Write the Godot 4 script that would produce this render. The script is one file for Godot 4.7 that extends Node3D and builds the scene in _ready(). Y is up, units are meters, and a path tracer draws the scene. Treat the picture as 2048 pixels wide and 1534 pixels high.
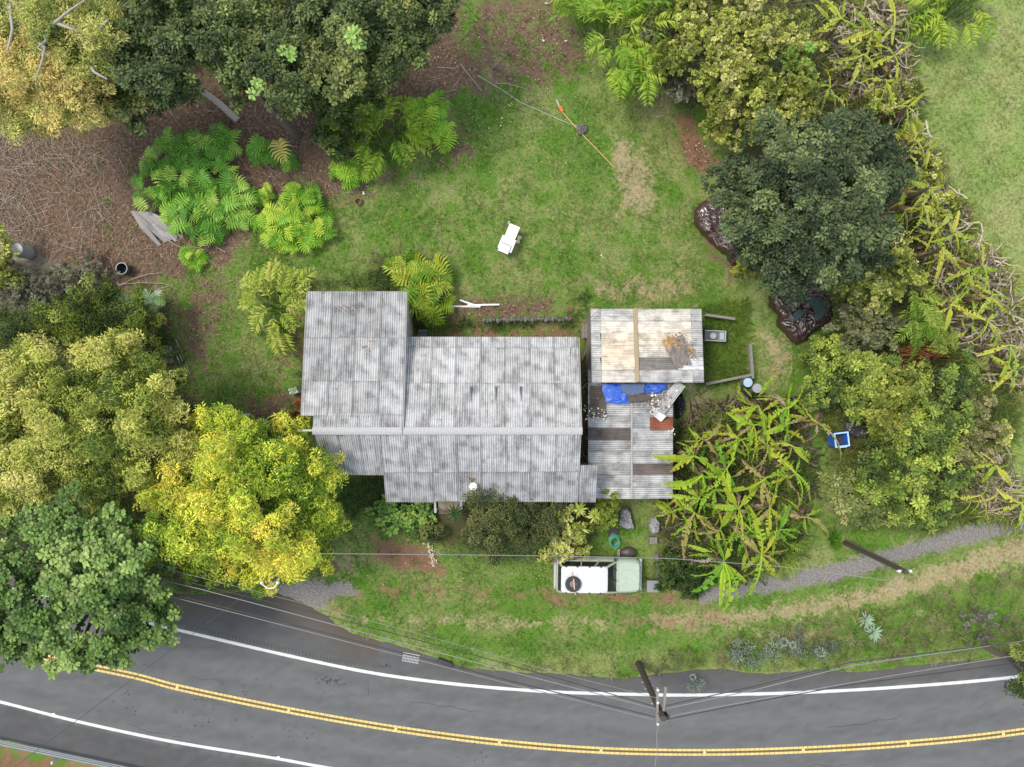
extends Node3D
# Yard of a small tin-roofed house beside a curving road, seen straight down from a height of 40 m.
const EYE := 40.0          # height of the camera above the yard
const PPM := 36.0          # photograph pixels per metre on the ground
var rng := RandomNumberGenerator.new()
var n1 := FastNoiseLite.new()
var n2 := FastNoiseLite.new()
var M := {}
var gmap: PackedByteArray   # base colour of the ground, sRGB, GW x GH
var gkind: PackedByteArray  # how much grass grows there
const GW := 1440
const GH := 1080

func at(px: float, py: float, h := 0.0) -> Vector3:
	var k := (EYE - h) / EYE / PPM
	return Vector3((px - 1024.0) * k, h, (py - 767.0) * k)

func gh(x: float, z: float) -> float:   # height of the ground
	var y := n1.get_noise_2d(x * 6.0, z * 6.0) * 0.05
	var zr := road_top(x) 
	y *= smoothstep(0.2, 1.5, zr - z)
	y -= 0.06 * smoothstep(-0.1, 0.25, z - zr)
	# the sunken strip behind the house, below the stone edge
	var d: float = smoothstep(-6.0, -5.4, x) * (1.0 - smoothstep(3.6, 4.2, x)) * smoothstep(-3.55, -3.3, z) * (1.0 - smoothstep(-1.5, 3.0, z))
	return y - 0.5 * d

func g(px: float, py: float, up := 0.0) -> Vector3:   # on the ground at that place of the survey
	var p := at(px, py)
	p.y = gh(p.x, p.z) + up
	return p

func curve(pts: Array, x: float) -> float:   # smooth y over x through given points
	var n := pts.size()
	var i := 0
	while i < n - 2 and pts[i + 1].x < x:
		i += 1
	var a: Vector2 = pts[i]
	var b: Vector2 = pts[i + 1]
	var t := (x - a.x) / (b.x - a.x)
	var p: Vector2 = pts[maxi(i - 1, 0)]
	var q: Vector2 = pts[mini(i + 2, n - 1)]
	if t < 0.0 or t > 1.0:
		return a.y + (b.y - a.y) * t
	var ma: float = (b.y - p.y) / (b.x - p.x) * (b.x - a.x)
	var mb: float = (q.y - a.y) / (q.x - a.x) * (b.x - a.x)
	return (2*t*t*t - 3*t*t + 1) * a.y + (t*t*t - 2*t*t + t) * ma + (-2*t*t*t + 3*t*t) * b.y + (t*t*t - t*t) * mb

var YEL := [Vector2(-400, 1225), Vector2(0, 1296), Vector2(113, 1319), Vector2(273, 1352), Vector2(355, 1374), Vector2(578, 1420), Vector2(792, 1457), Vector2(999, 1484), Vector2(1202, 1500), Vector2(1409, 1504), Vector2(1606, 1499), Vector2(1816, 1486), Vector2(2006, 1467), Vector2(2500, 1395)]
var WUP := [Vector2(-400, 1090), Vector2(0, 1172), Vector2(350, 1258), Vector2(700, 1337), Vector2(878, 1364), Vector2(1086, 1382), Vector2(1305, 1389), Vector2(1400, 1389.5), Vector2(1587, 1385), Vector2(1792, 1374), Vector2(2032, 1353), Vector2(2500, 1290)]
var WLO := [Vector2(-400, 1310), Vector2(0, 1403), Vector2(150, 1441), Vector2(342, 1482), Vector2(557, 1517), Vector2(650, 1534), Vector2(900, 1572), Vector2(1300, 1605), Vector2(1700, 1602), Vector2(2500, 1500)]
var RTOP := [Vector2(-400, 1040), Vector2(0, 1120), Vector2(360, 1185), Vector2(480, 1183), Vector2(560, 1186), Vector2(640, 1222), Vector2(700, 1262), Vector2(802, 1290), Vector2(871, 1313), Vector2(930, 1333), Vector2(1127, 1346), Vector2(1247, 1354), Vector2(1348, 1343), Vector2(1433, 1336), Vector2(1536, 1346), Vector2(1638, 1336), Vector2(1707, 1343), Vector2(1826, 1328), Vector2(1963, 1317), Vector2(2048, 1310), Vector2(2500, 1240)]
var RLOW := [Vector2(-400, 1385), Vector2(0, 1478), Vector2(85, 1500), Vector2(205, 1534), Vector2(500, 1600), Vector2(900, 1650), Vector2(1300, 1685), Vector2(1700, 1680), Vector2(2500, 1570)]

func road_top(x: float) -> float:
	return (curve(RTOP, x * PPM + 1024.0) - 767.0) / PPM

func road_low(x: float) -> float:
	return (curve(RLOW, x * PPM + 1024.0) - 767.0) / PPM

# ---------------------------------------------------------------- mesh builder
class B:
	var v := PackedVector3Array()
	var n := PackedVector3Array()
	var c := PackedColorArray()
	var u := PackedVector2Array()
	var ix := PackedInt32Array()
	var col := Color.WHITE
	func vert(p: Vector3, nn: Vector3, uv := Vector2.ZERO) -> int:
		v.append(p); n.append(nn); c.append(col); u.append(uv)
		return v.size() - 1
	func tri(a: Vector3, b: Vector3, d: Vector3) -> void:   # anticlockwise from outside
		var nn := (b - a).cross(d - a).normalized()
		var i := vert(a, nn); vert(b, nn); vert(d, nn)
		ix.append_array([i, i + 2, i + 1])
	func quad(a: Vector3, b: Vector3, d: Vector3, e: Vector3) -> void:
		var nn := (d - a).cross(e - b).normalized()
		var i := vert(a, nn, Vector2(0, 0)); vert(b, nn, Vector2((b - a).length(), 0)); vert(d, nn, Vector2((b - a).length(), (d - b).length())); vert(e, nn, Vector2(0, (d - b).length()))
		ix.append_array([i, i + 2, i + 1, i, i + 3, i + 2])
	func grid(rows: Array, cols = null, uvs = null) -> void:   # rows of points; the outside is where (along row) x (to next row) points
		var h := rows.size()
		var w: int = rows[0].size()
		var base := v.size()
		for j in h:
			for i in w:
				var du: Vector3 = rows[j][mini(i + 1, w - 1)] - rows[j][maxi(i - 1, 0)]
				if rows[j][0].is_equal_approx(rows[j][w - 1]) and (i == 0 or i == w - 1):
					du = rows[j][1] - rows[j][w - 2]
				var dv: Vector3 = rows[mini(j + 1, h - 1)][i] - rows[maxi(j - 1, 0)][i]
				var nn := du.cross(dv).normalized()
				if nn.length_squared() < 0.5:
					nn = Vector3.UP
				if cols != null:
					col = cols[j][i]
				vert(rows[j][i], nn, uvs[j][i] if uvs != null else Vector2(float(i), float(j)))
		for j in h - 1:
			for i in w - 1:
				var a := base + j * w + i
				ix.append_array([a, a + w + 1, a + 1, a, a + w, a + w + 1])
	func box(t: Transform3D, s: Vector3) -> void:
		var p := []
		for k in 8:
			p.append(t * (Vector3((k & 1) - 0.5, ((k >> 1) & 1) - 0.5, ((k >> 2) & 1) - 0.5) * s))
		quad(p[4], p[5], p[7], p[6]); quad(p[1], p[0], p[2], p[3])
		quad(p[5], p[1], p[3], p[7]); quad(p[0], p[4], p[6], p[2])
		quad(p[6], p[7], p[3], p[2]); quad(p[0], p[1], p[5], p[4])
	func bar(a: Vector3, b: Vector3, w: float, h: float) -> void:   # a beam from a to b
		var z := (b - a).normalized()
		var x := Vector3.UP.cross(z).normalized() if absf(z.y) < 0.95 else Vector3.RIGHT
		var y := z.cross(x)
		box(Transform3D(Basis(x, y, z), (a + b) / 2.0), Vector3(w, h, (b - a).length()))
	func tube(pts: Array, radii: Array, seg := 8, cap := true) -> void:
		var rows := []
		var xdir := Vector3.ZERO
		for k in pts.size():
			var d: Vector3 = (pts[mini(k + 1, pts.size() - 1)] - pts[maxi(k - 1, 0)]).normalized()
			if xdir == Vector3.ZERO:
				xdir = d.cross(Vector3.UP if absf(d.y) < 0.9 else Vector3.RIGHT).normalized()
			xdir = (xdir - d * xdir.dot(d)).normalized()
			var yd := d.cross(xdir)
			var row := PackedVector3Array()
			for s in seg + 1:
				var a := TAU * (s % seg) / seg
				row.append(pts[k] + (xdir * cos(a) + yd * sin(a)) * float(radii[k]))
			rows.append(row)
		grid(rows)
		if cap:
			for s in seg:
				tri(pts[0], rows[0][s + 1], rows[0][s])
				tri(pts[-1], rows[-1][s], rows[-1][s + 1])
	func lathe(prof: Array, t: Transform3D, seg := 20) -> void:   # prof: Vector2(r, y), upwards on the outside
		var rows := []
		for p in prof:
			var row := PackedVector3Array()
			for s in seg + 1:
				var a := -TAU * (s % seg) / seg
				row.append(t * Vector3(cos(a) * p.x, p.y, sin(a) * p.x))
			rows.append(row)
		grid(rows)
	func fan(pts: Array, up := true) -> void:
		var m := Vector3.ZERO
		for p in pts: m += p
		m /= pts.size()
		for k in pts.size():
			if up: tri(m, pts[k], pts[(k + 1) % pts.size()])
			else: tri(m, pts[(k + 1) % pts.size()], pts[k])
	func mesh() -> ArrayMesh:
		var a := []
		a.resize(Mesh.ARRAY_MAX)
		a[Mesh.ARRAY_VERTEX] = v; a[Mesh.ARRAY_NORMAL] = n; a[Mesh.ARRAY_COLOR] = c; a[Mesh.ARRAY_TEX_UV] = u; a[Mesh.ARRAY_INDEX] = ix
		var m := ArrayMesh.new()
		m.add_surface_from_arrays(Mesh.PRIMITIVE_TRIANGLES, a)
		return m

# ---------------------------------------------------------------- nodes
func put(parent: Node, called: String, mesh, m: Material) -> MeshInstance3D:
	var o := MeshInstance3D.new()
	o.name = called
	o.mesh = mesh.mesh() if mesh is B else mesh
	o.material_override = m
	parent.add_child(o, true)
	number(o, called)
	return o

var taken := {}
func number(o: Node, called: String) -> void:
	var key := str(o.get_parent().get_instance_id()) + called
	var k: int = taken.get(key, 0)
	taken[key] = k + 1
	if k > 0:
		o.name = "%s_%03d" % [called, k]

func tag(o: Node, label: String, category: String, group := "") -> Node:
	o.set_meta("label", label)
	o.set_meta("category", category)
	if group: o.set_meta("group", group)
	return o

func thing(called: String, label: String, category: String, where := Vector3.ZERO, turn := 0.0, group := "") -> Node3D:
	var o := Node3D.new()
	o.name = called
	add_child(o, true)
	number(o, called)
	o.position = where
	o.rotation.y = turn
	tag(o, label, category, group)
	return o

func single(called: String, mesh, m: Material, label: String, category: String, group := "") -> MeshInstance3D:
	var o := put(self, called, mesh, m)
	tag(o, label, category, group)
	return o

func setting(called: String, mesh, m: Material, parent: Node = self) -> MeshInstance3D:
	var o := put(parent, called, mesh, m)
	if parent == self: o.set_meta("kind", "structure")
	return o

func swarm(parent: Node, called: String, mesh: Mesh, m: Material, xs: Array, cs: PackedColorArray) -> MultiMeshInstance3D:
	var mm := MultiMesh.new()
	mm.transform_format = MultiMesh.TRANSFORM_3D
	mm.use_colors = true
	mm.mesh = mesh
	mm.instance_count = xs.size()
	for i in xs.size():
		mm.set_instance_transform(i, xs[i])
		mm.set_instance_color(i, cs[i])
	var o := MultiMeshInstance3D.new()
	o.name = called
	o.multimesh = mm
	o.material_override = m
	parent.add_child(o, true)
	number(o, called)
	o.set_meta("kind", "stuff")
	return o

func lin(r: float, gg: float, b: float) -> Color:   # a linear colour written for albedo_color
	return Color(r, gg, b).linear_to_srgb()

func mat(c: Color, rough := 0.8, metal := 0.0) -> StandardMaterial3D:
	var m := StandardMaterial3D.new()
	m.albedo_color = lin(c.r, c.g, c.b)
	m.roughness = rough
	m.metallic = metal
	return m

func vmat(rough := 0.8, leaf := 0.0) -> StandardMaterial3D:   # colour from the vertices and copies
	var m := StandardMaterial3D.new()
	m.vertex_color_use_as_albedo = true
	m.roughness = rough
	if leaf > 0.0:
		m.backlight_enabled = true
		m.backlight = lin(leaf, leaf, leaf * 0.7)
		m.metallic_specular = 0.35
	return m

func grime(seed_: int, freq: float, lo: Color, hi: Color, scale: float, oct := 4) -> NoiseTexture2D:
	var fn := FastNoiseLite.new()
	fn.seed = seed_
	fn.frequency = freq
	fn.fractal_octaves = oct
	var t := NoiseTexture2D.new()
	t.width = 512; t.height = 512
	t.seamless = true
	t.noise = fn
	var gr := Gradient.new()
	gr.set_color(0, lo); gr.set_color(1, hi)
	t.color_ramp = gr
	return t

func rough_mat(c: Color, rough: float, seed_: int, freq := 0.03, dark := 0.55, scale := 0.6) -> StandardMaterial3D:
	var m := mat(c, rough)
	m.albedo_texture = grime(seed_, freq, Color(dark, dark, dark), Color(1, 1, 1), scale)
	m.uv1_triplanar = true
	m.uv1_world_triplanar = true
	m.uv1_scale = Vector3.ONE * scale
	m.vertex_color_use_as_albedo = true
	return m

func r(a: float, b: float) -> float:
	return rng.randf_range(a, b)

func pick(p: Array, t: float) -> Color:   # along a palette
	var x := clampf(t, 0.0, 0.999) * (p.size() - 1)
	var i := int(x)
	return p[i].lerp(p[i + 1], x - i)

# ---------------------------------------------------------------- the ground
const ZONES := [
	# 0 leaf litter, 1 bare earth, 2 gravel, 3 dry grass, 4 lush grass, 5 pale lawn, 6 dark soil with painted-in shade, 7 grey twigs
	[0, 0.95, [-60,225, 180,250, 330,190, 640,190, 720,150, 830,95, 900,60, 960,110, 1000,185, 900,195, 760,260, 700,330, 690,400, 640,400, 600,370, 500,470, 470,530, 400,540, 340,560, 250,590, 180,560, 80,520, -60,440]],
	[0, 1.0, [200,-40, 950,-40, 900,110, 640,210, 200,220]],
	[6, 1.0, [150,-40, 900,-40, 870,60, 760,130, 600,150, 420,130, 250,170, 180,120]],  # litter under the dark trees painted dark, as the shade in the canopy gap
	[0, 0.62, [950,-40, 1130,-40, 1200,120, 1150,180, 1000,190, 900,120]],
	[0, 0.62, [850,260, 930,240, 960,300, 930,345, 860,340]],
	[0, 0.7, [560,620, 610,560, 612,835, 560,870, 470,870, 380,860, 360,800, 470,800, 570,760]],
	[0, 0.62, [380,540, 470,540, 470,620, 430,760, 380,760, 330,640]],
	[0, 0.9, [895,592, 1105,590, 1112,634, 895,645]],
	[0, 0.75, [1385,430, 1480,530, 1470,570, 1400,500]],
	[0, 0.6, [640,380, 720,340, 830,330, 860,360, 760,400, 690,430]],
	[0, 0.55, [1120,540, 1150,530, 1190,500, 1210,480, 1200,510, 1150,590]],
	[1, 1.0, [1350,228, 1385,235, 1440,330, 1405,352, 1378,340, 1350,290]],
	[1, 1.0, [737,1096, 756,1073, 820,1080, 859,1096, 898,1147, 844,1150, 771,1133]],
	[1, 0.7, [690,1174, 780,1166, 900,1169, 1010,1176, 1110,1184, 1110,1208, 1000,1202, 850,1198, 700,1198]],
	[1, 0.85, [1080,1184, 1420,1184, 1420,1209, 1080,1208]],
	[1, 0.8, [1230,1240, 1460,1229, 1460,1246, 1230,1256]],
	[1, 0.8, [825,650, 1170,650, 1170,1000, 825,1000]],
	[1, 0.7, [600,830, 640,860, 640,960, 600,900]],
	[1, 0.75, [-60,1470, 85,1500, 210,1534, 330,1570, 215,1600, -60,1600]],
	[1, 0.6, [550,1180, 640,1215, 745,1275, 720,1240, 640,1195]],
	[2, 1.0, [2200,982, 2048,1024, 1929,1051, 1792,1096, 1656,1130, 1502,1163, 1400,1181, 1400,1206, 1502,1188, 1656,1165, 1792,1126, 1929,1087, 2048,1061, 2200,1024]],
	[2, 1.0, [540,1180, 600,1160, 700,1165, 715,1183, 650,1205, 645,1225, 570,1195]],
	[3, 1.0, [2200,1024, 2048,1069, 1861,1137, 1724,1180, 1587,1208, 1451,1226, 1300,1232, 1300,1256, 1451,1250, 1587,1236, 1724,1213, 1861,1177, 2048,1120, 2200,1074]],
	[3, 0.66, [1320,1230, 1042,1232, 720,1226, 720,1248, 1042,1262, 1320,1260]],
	[3, 0.62, [2200,970, 2048,1016, 1792,1088, 1502,1157, 1300,1186, 1300,1194, 1502,1168, 1792,1102, 2048,1030, 2200,988]],
	[3, 0.75, [1205,280, 1260,270, 1310,330, 1325,430, 1240,430]],
	[3, 0.7, [1260,130, 1350,190, 1360,245, 1290,235]],
	[3, 0.7, [940,90, 1010,80, 1060,140, 1000,190, 950,170]],
	[3, 0.8, [1365,770, 1420,765, 1430,840, 1400,900, 1365,850]],
	[3, 0.62, [1500,1250, 1640,1235, 1700,1275, 1640,1315, 1520,1300]],
	[3, 0.8, [1840,1220, 1890,1225, 1890,1255, 1850,1258]],
	[3, 0.6, [1170,550, 1390,540, 1395,610, 1180,615]],
	[3, 0.6, [1500,660, 1590,640, 1600,760, 1540,790]],
	[3, 0.58, [640,1090, 740,1080, 740,1160, 640,1170]],
	[4, 0.9, [700,1200, 1400,1206, 1500,1188, 1800,1125, 2060,1058, 2060,1070, 1860,1132, 1724,1178, 1450,1222, 1200,1230, 700,1226]],
	[4, 0.75, [720,1255, 1100,1262, 1460,1258, 1300,1310, 1100,1325, 800,1283]],
	[4, 0.9, [1120,180, 1200,200, 1215,330, 1180,430, 1130,380]],
	[4, 0.7, [920,165, 1000,170, 1020,280, 960,400, 900,260]],
	[4, 0.65, [390,590, 470,555, 500,640, 420,760, 380,700]],
	[4, 0.8, [1400,620, 1500,600, 1480,760, 1405,760]],
	[4, 0.8, [880,1060, 1120,1110, 1120,1160, 900,1140]],
	[4, 0.75, [1480,1260, 2060,1130, 2060,1300, 1700,1330, 1450,1330, 1300,1330]],
	[5, 1.0, [1835,80, 1900,10, 2200,-60, 2200,1020, 2010,965, 2040,700, 1990,560, 1890,330, 1835,200]],
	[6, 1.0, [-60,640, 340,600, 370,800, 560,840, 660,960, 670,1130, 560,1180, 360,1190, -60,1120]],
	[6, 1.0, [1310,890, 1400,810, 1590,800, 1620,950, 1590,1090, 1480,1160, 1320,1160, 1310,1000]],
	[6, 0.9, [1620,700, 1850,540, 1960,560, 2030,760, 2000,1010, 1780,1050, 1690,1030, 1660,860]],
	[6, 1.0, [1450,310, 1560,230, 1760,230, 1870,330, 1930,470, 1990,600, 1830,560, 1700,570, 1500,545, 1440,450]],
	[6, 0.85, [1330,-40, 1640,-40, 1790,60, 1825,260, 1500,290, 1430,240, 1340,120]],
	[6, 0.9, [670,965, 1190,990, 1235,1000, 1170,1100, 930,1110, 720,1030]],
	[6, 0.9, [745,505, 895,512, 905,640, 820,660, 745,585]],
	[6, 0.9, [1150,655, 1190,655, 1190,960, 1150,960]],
	[7, 1.0, [-60,270, 235,270, 250,430, 180,530, -60,600]],
	[7, 0.85, [-60,530, 240,545, 170,650, -60,700]],
]

func polygon(flat: Array) -> PackedVector2Array:
	var p := PackedVector2Array()
	for i in range(0, flat.size(), 2):
		p.append(Vector2((flat[i] - 1024.0) / PPM, (flat[i + 1] - 767.0) / PPM))
	return p

func make_ground_map() -> void:
	var lw := 360
	var lh := 270
	var chan := []
	for k in 8:
		var a := PackedByteArray()
		a.resize(lw * lh)
		chan.append(a)
	for zone in ZONES:
		var p := polygon(zone[2])
		var m := p.size()
		var lo := p[0]
		var hi := p[0]
		for q in p:
			lo = lo.min(q); hi = hi.max(q)
		var a: PackedByteArray = chan[zone[0]]
		for j in range(clampi(int((lo.y + 26.0) * 5), 0, lh), clampi(int((hi.y + 28.0) * 5), 0, lh)):
			for i in range(clampi(int((lo.x + 35.0) * 5), 0, lw), clampi(int((hi.x + 37.0) * 5), 0, lw)):
				var q := Vector2(i / 5.0 - 35.9, j / 5.0 - 26.9)
				var d := 9.0
				for k in m:
					var e := Geometry2D.get_closest_point_to_segment(q, p[k], p[(k + 1) % m])
					d = minf(d, e.distance_squared_to(q))
				d = sqrt(d) * (1.0 if Geometry2D.is_point_in_polygon(q, p) else -1.0)
				var w: int = int(255.0 * clampf(0.5 + d / 2.0, 0.0, 1.0) * zone[1])
				if w > a[j * lw + i]: a[j * lw + i] = w
		chan[zone[0]] = a
	for k in 8:
		var im := Image.create_from_data(lw, lh, false, Image.FORMAT_L8, chan[k])
		im.resize(GW, GH, Image.INTERPOLATE_CUBIC)
		chan[k] = im.get_data()
	var noise := []
	for f in [[11, 0.012, 4], [12, 0.05, 3], [13, 0.22, 2], [14, 0.6, 1]]:
		var fn := FastNoiseLite.new()
		fn.seed = f[0]; fn.frequency = f[1]; fn.fractal_octaves = f[2]
		noise.append(fn.get_image(GW, GH, false, false, true).get_data())
	var c0: PackedByteArray = chan[0]; var c1: PackedByteArray = chan[1]; var c2: PackedByteArray = chan[2]; var c3: PackedByteArray = chan[3]
	var c4: PackedByteArray = chan[4]; var c5: PackedByteArray = chan[5]; var c6: PackedByteArray = chan[6]; var c7: PackedByteArray = chan[7]
	var na: PackedByteArray = noise[0]; var nb: PackedByteArray = noise[1]; var nc: PackedByteArray = noise[2]; var nd: PackedByteArray = noise[3]
	gmap.resize(GW * GH * 3)
	gkind.resize(GW * GH)
	var lut := PackedByteArray()
	for i in 1025:
		lut.append(int(255.0 * clampf(Color(i / 1024.0, 0, 0).linear_to_srgb().r, 0, 1)))
	for i in GW * GH:
		var a := na[i] / 255.0
		var b := nb[i] / 255.0
		var c := nc[i] / 255.0
		var d := nd[i] / 255.0
		var wob := (b - 0.5) * 0.55 + (c - 0.5) * 0.5 + (d - 0.5) * 0.2
		# plain grass, from green to straw
		var t := clampf((a - 0.5) * 1.6 + (b - 0.5) * 1.2 + 0.46, 0.0, 1.0)
		var x := Vector3(0.085, 0.165, 0.022).lerp(Vector3(0.19, 0.215, 0.075), t)
		var grass := 1.0
		var w := clampf((c4[i] / 255.0 - 0.5 + wob) * 3.0 + 0.35, 0.0, 1.0)
		if c4[i] > 0: x = x.lerp(Vector3(0.075, 0.155, 0.02), w * 0.75)
		if c5[i] > 0:
			w = clampf((c5[i] / 255.0 - 0.5 + wob * 0.3) * 4.0 + 0.5, 0.0, 1.0)
			x = x.lerp(Vector3(0.165, 0.23, 0.062).lerp(Vector3(0.27, 0.28, 0.12), clampf((a - 0.5) * 1.3 + 0.35 + (b - 0.5) * 0.5, 0, 1)), w)
		if c3[i] > 0:
			w = clampf((c3[i] / 255.0 - 0.5 + wob * 0.8) * 4.2 + 0.5, 0.0, 1.0)
			x = x.lerp(Vector3(0.30, 0.24, 0.145), w * 0.85)
			grass *= 1.0 - 0.3 * w
		if c7[i] > 0:
			w = clampf((c7[i] / 255.0 - 0.5 + wob) * 3.0 + 0.4, 0.0, 1.0)
			x = x.lerp(Vector3(0.245, 0.21, 0.17), w * 0.9)
			grass *= 1.0 - 0.75 * w
		if c0[i] > 0:
			w = clampf((c0[i] / 255.0 - 0.5 + wob) * 4.0 + 0.4, 0.0, 1.0)
			x = x.lerp(Vector3(0.125, 0.083, 0.058) * (0.6 + 0.8 * c), w)
			grass *= 1.0 - 0.93 * w
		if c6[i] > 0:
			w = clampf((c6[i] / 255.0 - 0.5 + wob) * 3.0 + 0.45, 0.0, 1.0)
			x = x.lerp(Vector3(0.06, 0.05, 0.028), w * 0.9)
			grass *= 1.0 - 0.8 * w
		if c1[i] > 0:
			w = clampf((c1[i] / 255.0 - 0.5 + wob) * 4.0 + 0.35, 0.0, 1.0)
			x = x.lerp(Vector3(0.165, 0.092, 0.058) * (0.65 + 0.7 * b), w)
			grass *= 1.0 - 0.95 * w
		if c2[i] > 0:
			w = clampf((c2[i] / 255.0 - 0.5 + wob * 0.35) * 6.0 + 0.6, 0.0, 1.0)
			x = x.lerp(Vector3(0.175, 0.16, 0.15) * (0.6 + 0.8 * d), w)
			grass *= 1.0 - w
		var k := 0.72 + 0.3 * c + 0.26 * d
		gmap[i * 3] = lut[mini(int(x.x * k * 1024), 1024)]
		gmap[i * 3 + 1] = lut[mini(int(x.y * k * 1024), 1024)]
		gmap[i * 3 + 2] = lut[mini(int(x.z * k * 1024), 1024)]
		gkind[i] = int(grass * 255)

func ground_index(x: float, z: float) -> int:
	return clampi(int((z + 27.0) * 20.0), 0, GH - 1) * GW + clampi(int((x + 36.0) * 20.0), 0, GW - 1)

func ground_color(x: float, z: float) -> Color:
	var i := ground_index(x, z) * 3
	return Color8(gmap[i], gmap[i + 1], gmap[i + 2]).srgb_to_linear()

func build_ground() -> void:
	make_ground_map()
	var m := StandardMaterial3D.new()
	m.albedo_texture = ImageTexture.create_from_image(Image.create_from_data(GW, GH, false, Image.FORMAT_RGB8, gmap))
	m.texture_repeat = false
	m.roughness = 0.95
	m.metallic_specular = 0.2
	m.heightmap_enabled = true
	m.heightmap_texture = grime(31, 0.09, Color.BLACK, Color.WHITE, 1.0)
	m.heightmap_scale = 3.0
	m.heightmap_enabled = false
	var b := B.new()
	var rows := []
	var uvs := []
	for j in 217:
		var row := PackedVector3Array()
		var uv := PackedVector2Array()
		for i in 289:
			var x := -36.0 + i * 0.25
			var z := -27.0 + j * 0.25
			row.append(Vector3(x, gh(x, z), z))
			uv.append(Vector2(i / 288.0, j / 216.0))
		rows.append(row); uvs.append(uv)
	rows.reverse(); uvs.reverse()      # so that the outside is up
	b.grid(rows, null, uvs)
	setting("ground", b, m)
	# the land beyond, as far as one could see
	b = B.new()
	var far := 420.0
	var o := [Vector3(-36, -0.06, -27), Vector3(36, -0.06, -27), Vector3(36, -0.06, 27), Vector3(-36, -0.06, 27)]
	var f := [Vector3(-far, -0.3, -far), Vector3(far, -0.3, -far), Vector3(far, -0.3, far), Vector3(-far, -0.3, far)]
	for k in 4:
		var e := (k + 1) % 4
		b.quad(o[e], f[e], f[k], o[k])
	var fm := rough_mat(Color(0.15, 0.2, 0.07), 0.95, 33, 0.02, 0.6, 0.15)
	setting("distant_ground", b, fm)

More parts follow.
